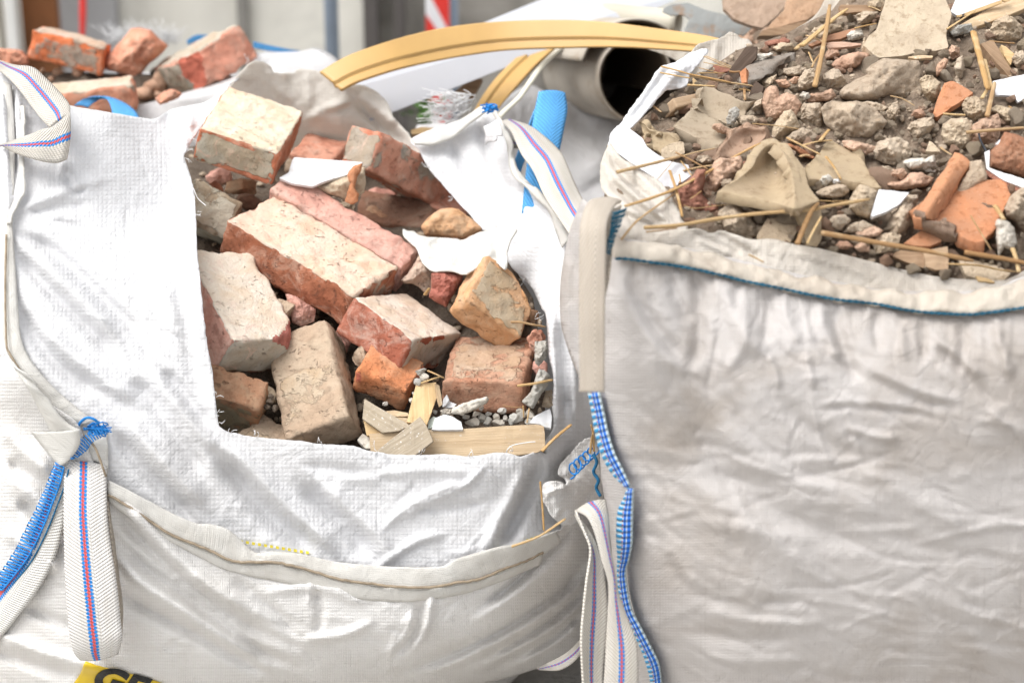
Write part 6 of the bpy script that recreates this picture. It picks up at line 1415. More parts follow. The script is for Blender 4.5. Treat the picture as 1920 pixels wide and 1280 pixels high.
def frays(spots, seed, L=9):
    rg = np.random.RandomState(seed); parts = []
    for (x, y, d, dx, dy) in spots:
        for k in range(3):
            a = x + rg.uniform(-6, 6); b = y + rg.uniform(-6, 6); l = L * rg.uniform(.4, 1.5)
            p = catmull([(a, b, d), (a + dx * l * .5 + rg.uniform(-3, 3), b + dy * l * .5 + rg.uniform(-3, 3), d - .004), (a + dx * l + rg.uniform(-5, 5), b + dy * l + rg.uniform(-5, 5), d - .003)], 8)
            parts.append(tube_data(W(p[:, 0], p[:, 1], p[:, 2]), (.0004), 4))
    V, F = merge(parts); mesh_obj('fringe', V, F, FIBRE, bagL)
def dL(x, y): return float(sL(np.array([x]), np.array([y]))[0])
frays([(x, y, dL(x, y), a, b) for x, y, a, b in [(407, 775, 1, -.3), (410, 797, 1, -.2), (428, 808, .7, -.7), (346, 295, .8, .8), (352, 280, .9, .4), (360, 262, .9, .3), (402, 740, 1, 0), (368, 400, 1, .2), (480, 818, .2, -1), (600, 832, .2, -1), (700, 846, 0, -1), (790, 852, .2, -1), (880, 855, .1, -1), (960, 848, -.1, -1), (1010, 846, .3, -1), (1020, 592, -1, .4), (985, 526, -1, .6), (900, 428, -.8, .8), (847, 366, -.9, .6), (800, 310, -1, .5), (776, 272, -.8, -.6), (470, 120, -.3, -1)]], 5)
sBk = surfY([(1290, 70, .86), (1420, 20, .95), (1600, -30, 1.0), (1620, 60, .85), (1480, 110, .80), (1320, 125, .80)])
fill_mound('rubble_pile', 'brown rubble heaped behind the right bag under the slabs', 'rubble', [(1300, 80), (1400, 40), (1500, 5), (1600, -10), (1640, 60), (1520, 120), (1330, 130)], sBk, DUST, cell=9, amp=.02, seed=15, crumbs=120, size=(4, 10), cmat=ROCK_R)
# ---------------------------------------------------------------- the heap in the right bag
heap_ctrl = [(1150, 430, -.24), (1284, 445, -.21), (1409, 470, -.21), (1582, 490, -.22), (1723, 520, -.235), (1873, 530, -.24), (2050, 510, -.24), (1300, 400, -.165), (1500, 400, -.18), (1700, 440, -.19), (1900, 450, -.19),
             (1500, 250, .02), (1700, 150, .16), (1700, 20, .36), (1390, 90, .34), (1190, 250, .05), (1900, 300, -.06), (1900, 60, .30), (1400, 160, .18), (1270, 210, .11), (1550, 60, .38), (1300, 320, -.04), (1700, 300, -.04), (2050, 300, -.05), (2050, 40, .3), (1600, 0, .47), (1750, -60, .5), (2050, -80, .5)]
sH = surfY(heap_ctrl)
def hd(x, y): return float(sH(np.array([x]), np.array([y]))[0])
fill_mound('rubble_dust', 'fine brown rubble and dust filling the right bag', 'rubble', [(1140, 270), (1185, 238), (1230, 200), (1300, 150), (1380, 95), (1470, 65), (1560, 20), (1620, -60), (2060, -90), (2060, 530), (1880, 545), (1723, 530), (1582, 500), (1409, 480), (1284, 455), (1165, 440), (1145, 350)], sH, DUST, cell=7, amp=.016, seed=12, dd=.012, crumbs=1500, size=(2.5, 7), cmat=ROCK_G)
OUTLINES.clear()

def L6(pts): return T('n6', pts)
def at_(pts, lift=.0):
    a = np.array([p[:2] for p in pts]); c = (a.max(0) + a.min(0)) / 2
    return hd(*c) - lift
def lump(tile, pts, thick, mat, label, lift=.01, **kw):
    q = T(tile, pts)
    return inflate(kw.pop('name', 'rubble_lump'), label, kw.pop('cat', 'rubble'), q, at_(q, lift), thick, mat, **kw)
def slab(tile, pts, thick, mat, label, lift=.015, **kw):
    q = T(tile, pts)
    return flake(kw.pop('name', 'tile_fragment'), label, kw.pop('cat', 'tile fragment'), q, at_(q, lift), thick, mat, **kw)

# big pieces
slab('n6', [(970, 80), (990, 30), (1000, -30), (1200, -40), (1390, -20), (1430, 60), (1440, 100), (1425, 150), (1410, 190), (1400, 240), (1420, 320), (1330, 340), (1250, 345), (1100, 380), (950, 390), (900, 350), (850, 300), (880, 250), (940, 200), (955, 140)], .020, SLAB, 'large pale stone slab lying at the top of the rubble heap', lift=.045, name='stone_slab', cat='slab', normal=(0, -.55, .84), warp=.004, seed=2, bev=.004)
lump('n6', [(688, 612), (720, 580), (800, 530), (880, 492), (850, 480), (905, 430), (985, 388), (1060, 395), (1150, 398), (1215, 405), (1235, 440), (1232, 520), (1240, 580), (1258, 680), (1230, 712), (1180, 700), (1100, 660), (1050, 640), (980, 660), (900, 680), (830, 678), (760, 670), (690, 655)], .055, ROCK_G, 'large lump of brown mortar below the pale stone slab', seed=3, rough=.30, lift=.02, n=40)
lump('n6', [(565, 720), (590, 690), (640, 672), (720, 680), (800, 670), (870, 690), (950, 745), (1010, 810), (985, 860), (930, 880), (900, 920), (830, 942), (740, 920), (650, 880), (590, 820), (575, 770)], .055, ROCK_G, 'big rounded grey mortar lump in the middle of the heap', seed=4, rough=.28, lift=.025, n=40)
lump('n6', [(172, 700), (185, 610), (225, 570), (275, 580), (290, 640), (340, 615), (400, 640), (438, 690), (430, 760), (405, 800), (330, 770), (260, 812), (200, 790)], .022, ROCK_R, 'flat notched reddish clay flake left of the big grey lump', seed=5, rough=.2, flat=.85, lift=.03)
lump('n6', [(430, 720), (450, 690), (560, 685), (600, 760), (590, 830), (620, 860), (560, 880), (470, 860), (430, 800)], .035, ROCK_G, 'dark lump touching the left side of the big grey lump', seed=6, rough=.25, lift=.005)
lump('n6', [(240, 870), (260, 820), (320, 740), (370, 728), (400, 770), (425, 830), (440, 850), (380, 900), (310, 945), (240, 930)], .03, ROCK_T, 'pointed tan mortar piece below the notched reddish flake', seed=7, rough=.25, lift=.012)
lump('n6', [(330, 925), (380, 880), (440, 850), (500, 870), (550, 910), (520, 950), (420, 960), (340, 945)], .025, ROCK_G, 'greyish wedge of mortar above the leaning buff tile', seed=8, lift=.012)
lump('n6', [(385, 590), (410, 530), (460, 465), (520, 455), (570, 480), (570, 540), (520, 580), (480, 600), (420, 610), (390, 640)], .032, ROCK_G, 'light grey lump behind the upright reed', seed=9, lift=.02, rough=.25)
lump('n6', [(560, 540), (590, 490), (650, 452), (690, 470), (735, 530), (745, 580), (680, 590), (620, 600), (570, 570)], .03, ROCK_G, 'rounded brown lump right of the upright reed', seed=10, lift=.018)
lump('n6', [(455, 660), (500, 625), (560, 620), (600, 605), (640, 590), (670, 640), (640, 670), (560, 680), (480, 685)], .022, ROCK_R, 'long reddish lump above the big grey lump', seed=11, lift=.022)
lump('n6', [(420, 640), (445, 612), (490, 620), (495, 650), (455, 675)], .014, ROCK_W, 'whitish pebble beside the long reddish lump', seed=12, lift=.028)
lump('n6', [(635, 430), (660, 400), (720, 370), (800, 345), (880, 350), (930, 380), (880, 420), (800, 455), (720, 470), (650, 455)], .03, ROCK_R, 'long dark reddish brick chunk left below the pale slab', seed=13, lift=.015, rough=.22)
lump('n6', [(1220, 530), (1260, 500), (1310, 505), (1370, 560), (1360, 620), (1330, 690), (1290, 690), (1240, 610)], .03, ROCK_T, 'tan mortar lump right of the large brown one', seed=14, lift=.018)
slab('n6', [(1310, 775), (1330, 700), (1360, 620), (1390, 560), (1440, 540), (1500, 570), (1582, 622), (1500, 680), (1400, 745), (1340, 785)], .010, TERRA, 'pointed reddish tile fragment with a clean orange edge', lift=.03, normal=(-.25, -.55, .8), warp=.003, seed=15, bev=.002)
lump('n6', [(1140, 860), (1160, 820), (1230, 790), (1310, 780), (1330, 830), (1290, 890), (1240, 925), (1180, 920)], .03, ROCK_G, 'brown oval lump below the pointed reddish tile fragment', seed=16, lift=.015)
lump('n6', [(910, 1010), (940, 950), (1010, 920), (1090, 915), (1150, 950), (1175, 1030), (1150, 1070), (1070, 1110), (980, 1090), (930, 1060)], .04, ROCK_G, 'rounded brown lump below the big grey one', seed=17, lift=.018, rough=.25)
lump('n6', [(1100, 1085), (1140, 1060), (1230, 1050), (1260, 1060), (1320, 1035), (1335, 1080), (1330, 1150), (1270, 1145), (1240, 1120), (1160, 1135)], .022, ROCK_W, 'pale double mortar lump beside the ridged roof tile', seed=18, lift=.022)
lump('n6', [(1365, 900), (1380, 830), (1430, 790), (1540, 785), (1575, 830), (1590, 880), (1560, 970), (1500, 1010), (1450, 990), (1390, 960)], .022, ROCK_T, 'flat brown slab of clay right of the oval lump', seed=19, flat=.8, lift=.012)
lump('n6', [(1560, 850), (1640, 790), (1750, 758), (1768, 820), (1760, 900), (1720, 970), (1600, 975), (1550, 930)], .035, ROCK_R, 'brown wedge shaped lump under the horizontal reed at the right', seed=20, lift=.02)
lump('n6', [(1500, 700), (1530, 650), (1600, 640), (1670, 690), (1690, 760), (1640, 810), (1580, 815), (1520, 760)], .035, ROCK_T, 'tan lump above the brown wedge shaped one', seed=21, lift=.01)
lump('n6', [(1690, 730), (1740, 700), (1830, 720), (1860, 790), (1870, 850), (1780, 840), (1770, 780)], .03, ROCK_T, 'tan lump at the right edge beside the white panel', seed=22, lift=.01)
lump('n6', [(1690, 190), (1720, 140), (1800, 100), (1850, 115), (1915, 180), (1900, 260), (1840, 290), (1760, 270), (1700, 250)], .035, ROCK_T, 'light tan mortar lump at the upper right of the heap', seed=23, lift=.015)
lump('n6', [(1835, 400), (1860, 345), (1910, 335), (1960, 380), (1950, 450), (1880, 470)], .03, ROCK_G, 'grey pebble at the right frame edge under the tan lump', seed=24, lift=.015)
lump('n6', [(935, 1160), (960, 1110), (1020, 1105), (1060, 1140), (1030, 1200), (980, 1215)], .022, ROCK_G, 'brown lump left of the small reddish one', seed=25, lift=.012)
lump('n6', [(1020, 1170), (1060, 1130), (1120, 1120), (1145, 1160), (1110, 1200), (1050, 1210)], .02, ROCK_R, 'small reddish clay lump near the white triangular shard', seed=26, lift=.022)
lump('n6', [(980, 1225), (1030, 1210), (1110, 1200), (1160, 1150), (1240, 1150), (1320, 1190), (1280, 1240), (1180, 1260), (1060, 1270)], .028, ROCK_R, 'rough pinkish red brick rubble piece left of the roof tile', seed=27, lift=.012, rough=.3)
lump('n6', [(555, 1200), (580, 1170), (620, 1160), (650, 1195), (600, 1240), (570, 1230)], .015, ROCK_W, 'white plaster pebble on the buff tile', seed=28, lift=.03)
lump('n6', [(640, 1200), (680, 1190), (695, 1215), (650, 1225)], .008, FIBRE, 'tiny white chip beside the plaster pebble', seed=29, lift=.03)
lump('n6', [(700, 935), (760, 935), (840, 950), (930, 975), (920, 1010), (860, 1035), (780, 1010), (720, 980)], .02, ROCK_R, 'long reddish stone under the big grey lump', seed=30, lift=.022)
lump('n6', [(735, 235), (770, 205), (840, 200), (855, 240), (820, 270), (750, 270)], .016, ROCK_W, 'pale lump at the left of the stone slab', seed=31, lift=.02)
lump('n6', [(800, 100), (850, 75), (950, 80), (940, 130), (880, 160), (810, 165)], .03, ROCK_G, 'grey lump behind the left corner of the stone slab', seed=32, lift=.01)
lump('n6', [(870, 15), (930, 0), (990, 10), (985, 60), (880, 50)], .015, ROCK_T, 'tan lump on the dark plank at the top', seed=33, lift=.02)
lump('n6', [(500, 220), (530, 175), (620, 160), (700, 170), (720, 200), (640, 230), (560, 260)], .03, ROCK_T, 'dusty tan lump at the back rim of the heap', seed=34, lift=.01)
lump('n6', [(850, 260), (860, 245), (870, 340), (850, 370), (835, 340)], .01, ROCK_T, 'thin upright chip at the left corner of the stone slab', seed=35, lift=.05)
lump('n6', [(1320, 490), (1340, 430), (1390, 385), (1420, 400), (1400, 450), (1370, 500), (1340, 515)], .018, ROCK_R, 'finger shaped reddish lump right under the slab', seed=36, lift=.015)
lump('n6', [(1405, 350), (1440, 300), (1490, 320), (1490, 380), (1440, 400), (1410, 390)], .02, ROCK_R, 'reddish pebble at the right corner of the slab', seed=37, lift=.012)
lump('n6', [(1450, 460), (1470, 390), (1510, 370), (1525, 440), (1510, 520), (1470, 535)], .018, ROCK_G, 'upright brown stone right of the finger shaped lump', seed=38, lift=.012)
lump('n6', [(1420, 215), (1480, 170), (1570, 155), (1580, 210), (1520, 230), (1450, 250)], .02, ROCK_GREY, 'pale grey lump beside the tan plank', seed=39, lift=.012)
lump('n7', [(340, 720), (345, 650), (380, 600), (420, 545), (480, 560), (545, 590), (540, 680), (530, 760), (480, 795), (400, 770)], .04, ROCK_T, 'tan topped brick chunk left of the white triangular shard', seed=41, lift=.015, flat=.6, rough=.2)
slab('n7', [(500, 765), (525, 680), (555, 585), (660, 592), (768, 608), (700, 690), (600, 745), (510, 778)], .008, GLAZE, 'white triangular tile shard standing out in the heap', name='tile_shard', cat='tile shard', lift=.05, normal=(0, -.7, .7), seed=42)
lump('n7', [(110, 600), (170, 570), (260, 545), (330, 555), (350, 600), (300, 640), (200, 650), (120, 630)], .025, ROCK_G, 'dark oblong stone right of the leaning buff tile', seed=43, lift=.02)
lump('n7', [(195, 810), (240, 765), (320, 760), (362, 800), (310, 850), (280, 875), (210, 850)], .025, ROCK_G, 'dark angular stone above the long reed at the front', seed=44, lift=.015)
lump('n7', [(600, 860), (640, 770), (700, 700), (760, 620), (830, 620), (835, 660), (790, 740), (780, 830), (730, 920), (690, 930), (620, 890)], .04, ROCK_G, 'tall dark lump between white shard and ridged roof tile', seed=45, lift=.012)
lump('n7', [(300, 890), (350, 830), (450, 800), (520, 840), (500, 880), (400, 900)], .022, ROCK_G, 'brown rounded stone behind the long reed', seed=46, lift=.012)
lump('n7', [(385, 890), (440, 870), (530, 840), (590, 870), (560, 910), (480, 925), (400, 915)], .02, ROCK_R, 'reddish brown stone behind the long reed', seed=47, lift=.02)
lump('n7', [(505, 960), (560, 900), (640, 885), (715, 910), (700, 960), (640, 1030), (540, 1040)], .025, ROCK_T, 'tan stone under the middle of the long reed', seed=48, lift=.012)
lump('n7', [(245, 980), (280, 945), (340, 950), (375, 985), (330, 1010), (260, 1005)], .016, ROCK_R, 'small reddish pebble at the front rim', seed=49, lift=.012)
lump('n7', [(375, 990), (430, 950), (495, 980), (490, 1030), (410, 1025)], .018, ROCK_R, 'reddish pebble beside the small one at the front rim', seed=50, lift=.012)
lump('n7', [(1430, 720), (1470, 640), (1560, 570), (1640, 560), (1640, 880), (1570, 890), (1520, 820), (1450, 780)], .05, ROCK_G, 'dark rough lump at the right edge beside the roof tile', seed=51, lift=.012, rough=.3)
lump('n7', [(1378, 810), (1400, 790), (1450, 795), (1510, 850), (1535, 960), (1500, 1012), (1440, 1000), (1400, 1060), (1385, 950)], .02, ROCK_W, 'upright white plaster piece at the right of the roof tile', seed=52, lift=.035, flat=.8)
lump('n5', [(978, 690), (1010, 640), (1060, 608), (1110, 595), (1170, 610), (1250, 690), (1320, 760), (1362, 830), (1330, 880), (1280, 900), (1150, 890), (1080, 860), (1030, 800), (1030, 720)], .04, ROCK_G, 'large smooth grey pebble above the front reed', seed=53, lift=.006, rough=.12)
slab('n5', [(1320, 900), (1360, 830), (1430, 720), (1580, 700), (1760, 690), (1720, 800), (1640, 930), (1470, 915)], .012, ROCK_T, 'flat tan slab under the front reed', name='clay_slab', cat='slab', lift=.012, normal=(0, -.6, .8), seed=54, bev=.003)
lump('n5', [(1160, 610), (1200, 588), (1300, 600), (1400, 650), (1360, 690), (1260, 680)], .02, ROCK_G, 'dark stone in the shade below the buff tile', seed=55, lift=.0)
lump('n5', [(610, 480), (680, 400), (760, 330), (800, 270), (880, 280), (870, 400), (850, 500), (900, 560), (1010, 590), (990, 660), (900, 710), (760, 715), (660, 655), (620, 560)], .03, TERRA_ROUGH, 'dark red broken brick slab under the split reeds at the left', seed=56, rough=.3, flat=.7, lift=.005)
lump('n5', [(848, 440), (870, 370), (920, 290), (950, 210), (1010, 170), (1090, 175), (1190, 150), (1210, 200), (1200, 290), (1110, 370), (1020, 420), (980, 480), (990, 540), (940, 562), (870, 520)], .04, ROCK_R, 'pinkish rough lump leaning against the buff tile', seed=57, rough=.35, lift=.03)
lump('n5', [(1015, 400), (1040, 365), (1110, 365), (1110, 400), (1060, 430), (1020, 425)], .015, ROCK_G, 'small grey pebble on the edge of the buff tile', seed=58, lift=.055)
lump('n5', [(780, 185), (820, 150), (900, 150), (960, 190), (930, 225), (850, 230)], .018, ROCK_G, 'porous grey lump left of the pinkish rough one', seed=59, lift=.02, rough=.35)
lump('n5', [(1220, 205), (1340, 190), (1330, 260), (1280, 290), (1220, 330), (1200, 280)], .02, TERRA_ROUGH, 'red chip behind the buff tile', seed=60, lift=.01)
lump('n5', [(1540, 45), (1640, 45), (1720, 80), (1800, 130), (1890, 190), (1840, 190), (1740, 160), (1680, 110)], .02, TERRA, 'orange tile edge behind the buff tile', seed=61, lift=.012, flat=.7)
lump('n4', [(1065, 590), (1090, 500), (1140, 480), (1185, 505), (1180, 560), (1130, 650), (1070, 640)], .022, ROCK_GREY, 'cylindrical grey mortar lump on the grey flanged tile', seed=62, lift=.05)
lump('n4', [(930, 670), (950, 630), (1010, 630), (1110, 690), (1080, 730), (1000, 720)], .018, ROCK_R, 'reddish pebble on the grey flanged tile', seed=63, lift=.045)
lump('n4', [(1150, 600), (1200, 560), (1300, 555), (1380, 600), (1320, 640), (1200, 665)], .025, ROCK_G, 'dark lump right of the cylindrical one', seed=64, lift=.025)
lump('n4', [(1240, 520), (1270, 460), (1390, 400), (1390, 490), (1380, 560), (1280, 550)], .03, ROCK_G, 'brown lump behind the flanged tile', seed=65, lift=.012)
lump('n4', [(1325, 10), (1480, -5), (1485, 20), (1420, 60), (1380, 92), (1340, 60)], .02, ROCK_W, 'cube shaped cream chip on the grey curved tile', seed=66, lift=.05, flat=.8)
lump('n4', [(1570, 140), (1720, 110), (1800, 140), (1740, 200), (1620, 210), (1560, 190)], .03, ROCK_G, 'grey lump right of the curved grey tile', seed=67, lift=.012)
lump('n4', [(1385, 250), (1440, 220), (1520, 190), (1500, 260), (1440, 320), (1400, 330)], .025, ROCK_T, 'brown lump under the curved grey tile', seed=68, lift=.008)
lump('n4', [(1505, 240), (1600, 230), (1650, 290), (1640, 330), (1560, 310), (1520, 280)], .018, ROCK_R, 'small orange brown lump near the notched flake', seed=69, lift=.02)
lump('n4', [(1620, 250), (1680, 205), (1720, 215), (1710, 270), (1640, 300)], .018, ROCK_R, 'orange brown pebble beside the light grey lump', seed=70, lift=.025)
lump('n6', [(190, 280), (250, 265), (330, 250), (365, 275), (350, 300), (260, 310), (195, 310)], .022, TERRA_ROUGH, 'red broken brick piece at the rear left rim', seed=71, lift=.015)
lump('n6', [(240, 320), (300, 285), (380, 290), (400, 330), (340, 350), (270, 345)], .022, ROCK_T, 'tan lump before the red broken piece', seed=72, lift=.025)
lump('n6', [(590, 370), (620, 320), (680, 325), (695, 370), (650, 400), (600, 395)], .022, ROCK_R, 'reddish brown lump behind the long chunk', seed=73, lift=.012)
lump('n6', [(830, 690), (880, 672), (960, 690), (1020, 720), (970, 755), (900, 730)], .02, ROCK_G, 'flat stone between the two big lumps', seed=74, lift=.012)
lump('n6', [(980, 770), (1040, 690), (1080, 670), (1095, 720), (1060, 780), (1020, 810)], .02, ROCK_G, 'three sided grey stone right of the big grey lump', seed=75, lift=.018)
lump('n6', [(1165, 770), (1190, 730), (1240, 725), (1270, 770), (1220, 800)], .02, ROCK_R, 'reddish pebble right of the three sided stone', seed=76, lift=.012)
slab('n6', [(1265, 1010), (1290, 935), (1330, 970), (1365, 1010)], .006, ROCK_T, 'small triangular tan chip above the pale double lump', lift=.03, normal=(0, -.6, .8), seed=77)

# curved tiles and other shaped pieces
def q_(tile, pts, surf=sH): return [(x, y, float(surf(np.array([x]), np.array([y]))[0]) - l) for x, y, l in T(tile, pts)]
bt = empty('curved_tile', tuple(W(1430, 330, 2.75)), 'buff curved stove tile leaning in the heap with its hollow side up', 'tile')
shell('tile_bowl', '', '', [q_('n5', [(1335, 165, .060), (1380, 100, .062), (1430, 70, .060), (1490, 42, .066)]), q_('n5', [(1290, 260, .052), (1400, 235, .018), (1500, 180, .010), (1580, 130, .066)]),
                            q_('n5', [(1160, 365, .065), (1350, 360, .020), (1520, 340, .004), (1640, 300, .074)]), q_('n5', [(1050, 430, .08), (1280, 450, .040), (1500, 470, .018), (1675, 470, .085)]), q_('n5', [(985, 478, .085), (1220, 520, .075), (1480, 570, .065), (1668, 625, .09)])], CERAM, thick=.014, parent=bt, seed=3, jag=.0015)
shell('tile_rim', '', '', [q_('n5', [(1490, 42, .068), (1580, 135, .068), (1645, 300, .076), (1680, 470, .087), (1665, 630, .092)]), q_('n5', [(1560, 62, .052), (1700, 180, .05), (1770, 290, .055), (1800, 400, .06), (1890, 560, .07)])], CERAM, thick=.016, parent=bt, seed=4, jag=.002)
shell('tile_fragment', 'buff curved tile right behind the leaning one', 'tile', [q_('n7', [(215, 240, .02), (260, 260, .018), (300, 275, .016)]), q_('n7', [(130, 340, .022), (260, 330, .016), (430, 365, .02)]), q_('n7', [(45, 432, .03), (250, 440, .022), (500, 470, .03)]), q_('n7', [(60, 512, .035), (300, 520, .03), (580, 580, .035)])], CERAM, thick=.012, seed=5)
shell('tile_fragment', 'small buff curved tile beside the white card at the left rim', 'tile', [q_('n4', [(282, 612, .03), (330, 640, .035), (380, 690, .03), (500, 702, .03), (645, 790, .02)]), q_('n4', [(310, 700, .015), (380, 740, .012), (450, 770, .012), (520, 790, .012), (600, 820, .012)]), q_('n4', [(345, 790, .008), (400, 840, .006), (450, 880, .006), (490, 900, .006), (545, 860, .006)])], CERAM, thick=.009, seed=6)
slab('n4', [(480, 860), (540, 820), (640, 790), (680, 800), (690, 900), (600, 930), (480, 945)], .010, ROCK_T, 'small tan tile bit next to the reeds and the white card', lift=.022, normal=(0, -.75, .65), seed=78, bev=.002)
gt_ = empty('flanged_tile', tuple(W(1320, 220, 2.95)), 'grey buff flanged tile with a raised rear wall near the left rim', 'tile')
shell('tile_bed', '', '', [q_('n4', [(795, 470, .04), (900, 560, .012), (1050, 640, .010), (1150, 690, .012)]), q_('n4', [(720, 530, .035), (850, 620, .018), (1000, 700, .018), (1100, 745, .02)]), q_('n4', [(590, 655, .035), (740, 730, .03), (880, 790, .03), (1000, 835, .03)])], GREYTILE, thick=.018, parent=gt_, seed=7)
shell('tile_wall', '', '', [q_('n4', [(795, 470, .042), (860, 310, .06), (1000, 330, .055), (1150, 400, .05), (1270, 455, .045)]), q_('n4', [(800, 480, .042), (880, 470, .02), (990, 500, .012), (1100, 540, .012), (1230, 550, .012)]), q_('n4', [(800, 500, .040), (900, 560, .012), (1000, 600, .01), (1080, 640, .01), (1160, 680, .01)])], GREYTILE, thick=.012, parent=gt_, seed=8)
shell('tile_fragment', 'grey curved tile piece with a reddish broken end at the rear left', 'tile', [q_('n4', [(1240, 120, .05), (1330, 65, .055), (1480, 30, .055), (1690, -5, .05)]), q_('n4', [(1200, 180, .05), (1340, 130, .062), (1480, 90, .062), (1600, 50, .05)]), q_('n4', [(1190, 262, .03), (1300, 240, .04), (1440, 195, .042), (1540, 110, .035)])], mat_stone('dark_grey_ceramic', [(.26, .23, .20), (.28, .25, .22)], bump=.0015, rough=.8), thick=.012, seed=9)
slab('n4', [(1182, 170), (1240, 130), (1245, 262), (1200, 268)], .012, TERRA, 'reddish broken end beside the grey curved tile', lift=.058, normal=(-.4, -.7, .5), seed=79)
shell('tile_fragment', 'reddish brown angled tile behind the pinkish rough lump', 'tile', [q_('n4', [(1150, 668, .05), (1280, 665, .05), (1400, 690, .045)]), q_('n4', [(1080, 760, .045), (1230, 760, .018), (1420, 745, .03)]), q_('n4', [(990, 880, .045), (1120, 880, .02), (1330, 840, .02)]), q_('n4', [(1010, 940, .03), (1100, 920, .02), (1240, 900, .02)])], mat_stone('brown_ceramic', [(.36, .24, .17), (.38, .26, .19)], bump=.002), thick=.014, seed=10)
# ridged roof tile
rt = empty('roof_tile', tuple(W(1800, 385, 2.75)), 'orange ridged roof tile fragment with a thick raised edge', 'roof tile')
shell('tile_bed', '', '', [q_('n7', [(1170, 400, .030), (1250, 480, .028), (1350, 515, .030), (1420, 520, .030), (1495, 610, .030)]), q_('n7', [(1080, 580, .024), (1180, 640, .026), (1280, 680, .028), (1360, 690, .030), (1440, 730, .030)]), q_('n7', [(960, 760, .030), (1080, 810, .032), (1200, 850, .034), (1290, 860, .036), (1370, 870, .036)]), q_('n7', [(900, 790, .04), (1080, 850, .042), (1140, 910, .042), (1220, 960, .042), (1290, 950, .042)])], TERRA, thick=.020, parent=rt, seed=11)
shell('raised_edge', '', '', [q_('n7', [(1095, 318, .055), (1020, 430, .058), (930, 570, .060), (850, 680, .062), (800, 780, .058)]), q_('n7', [(1150, 340, .065), (1080, 440, .068), (1000, 580, .07), (930, 690, .072), (870, 790, .066)]), q_('n7', [(1208, 400, .055), (1130, 500, .05), (1050, 620, .048), (980, 720, .05), (920, 800, .055)]), q_('n7', [(1195, 420, .03), (1130, 530, .026), (1060, 660, .026), (1000, 740, .032), (960, 800, .04)])], TERRA, thick=.02, parent=rt, seed=12)
shell('front_edge', '', '', [q_('n7', [(800, 775, .058), (870, 800, .06), (960, 810, .055), (1080, 850, .048)]), q_('n7', [(830, 850, .04), (900, 860, .045), (980, 880, .045), (1090, 910, .04)]), q_('n7', [(850, 880, .02), (930, 910, .02), (1010, 950, .02), (1110, 960, .02)])], mat_stone('sooty_terracotta', [(.25, .17, .125), (.27, .19, .14)], bump=.004), thick=.012, parent=rt, seed=13)
inflate('dust_deposit', '', '', T('n7', [(1200, 380), (1280, 390), (1320, 470), (1320, 520), (1240, 560), (1140, 660), (1090, 740), (1030, 710), (1060, 640), (1130, 540), (1190, 450)]), hd(1812, 340) - .03, .008, ROCK_G, parent=rt, seed=14, flat=.5, rough=.3)
# glazed brown tile at the right edge
gl = empty('glazed_tile', tuple(W(1900, 300, 2.8)), 'dark red brown tile with a white glazed edge at the right frame edge', 'tile')
dg = hd(1890, 300)
inflate('tile_body', '', '', T('n7', [(1330, 430), (1345, 310), (1400, 260), (1440, 180), (1520, 190), (1600, 230), (1700, 280), (1700, 560), (1581, 510), (1450, 470)]), dg - .02, .03, mat_stone('red_brown_clay', [(.33, .15, .085), (.36, .17, .10)], bump=.003), parent=gl, seed=15, flat=.8, rough=.15)
flake('glazed_edge', '', '', T('n7', [(1302, 322), (1340, 305), (1335, 430), (1450, 470), (1581, 512), (1700, 545), (1700, 610), (1581, 575), (1440, 520), (1315, 440)]), dg - .045, .008, GLAZE, normal=(-.2, -.6, .75), parent=gl, seed=16)
flake('broken_edge', '', '', T('n7', [(1310, 445), (1440, 522), (1581, 578), (1581, 620), (1530, 600), (1400, 540), (1312, 480)]), dg - .05, .010, TERRA_ROUGH, normal=(-.2, -.8, .5), parent=gl, seed=17)
slab('n7', [(1375, 265), (1430, 215), (1452, 235), (1400, 270)], .006, GLAZE, 'small white glazed chip above the dark red brown tile', name='tile_shard', cat='tile shard', lift=.06, normal=(0, -.6, .8), seed=80)
lump('n7', [(1210, 385), (1280, 375), (1310, 430), (1310, 500), (1240, 490), (1200, 430)], .02, ROCK_G, 'grey tile bit behind the ridged roof tile', seed=81, flat=.8, lift=.012)

# wood, card and boards in the heap
def wood_block(label, tile, A, P1, P2, P3, lift, mat, name='wood_block', cat='wood'):
    a, p1, p2, p3 = T(tile, [A, P1, P2, P3])
    o = box4(name, a, p1, p2, p3, hd(*a) - lift, mat=mat, bev=.0025); return tag(o, label, cat)
wood_block('sawn off brown wood block at the left rim of the heap', 'n4', (625, 487), (850, 432), (577, 405), (515, 590), .035, mat_wood('sawn_wood', (.56, .41, .27), (.40, .27, .17)))
slab('n4', [(28, 770), (60, 750), (110, 745), (115, 715), (182, 668), (240, 710), (310, 762), (350, 840), (400, 880), (470, 925), (560, 970), (640, 985), (720, 995), (755, 1095), (650, 1170), (540, 1230), (430, 1130), (240, 1005), (130, 930), (40, 865)], .004, BOARD, 'white laminate card stuck in the left corner of the right bag', name='laminate_card', cat='card', lift=.028, normal=(-.1, -.62, .75), seed=82, jag=.2)
slab('n6', [(1708, 542), (1800, 522), (1990, 480), (1990, 640), (1880, 682), (1850, 640), (1760, 635), (1735, 640)], .005, BOARD, 'white panel piece at the right frame edge of the heap', name='laminate_card', cat='card', lift=.03, normal=(0, -.7, .7), seed=83, jag=.2)
slab('n6', [(1430, 78), (1450, 30), (1480, -40), (1850, -60), (1800, -10), (1600, 60), (1475, 108)], .006, BOARD, 'white board at the very top right with a bare brown edge', name='laminate_card', cat='card', lift=.035, normal=(0, -.6, .8), seed=84, jag=.2)
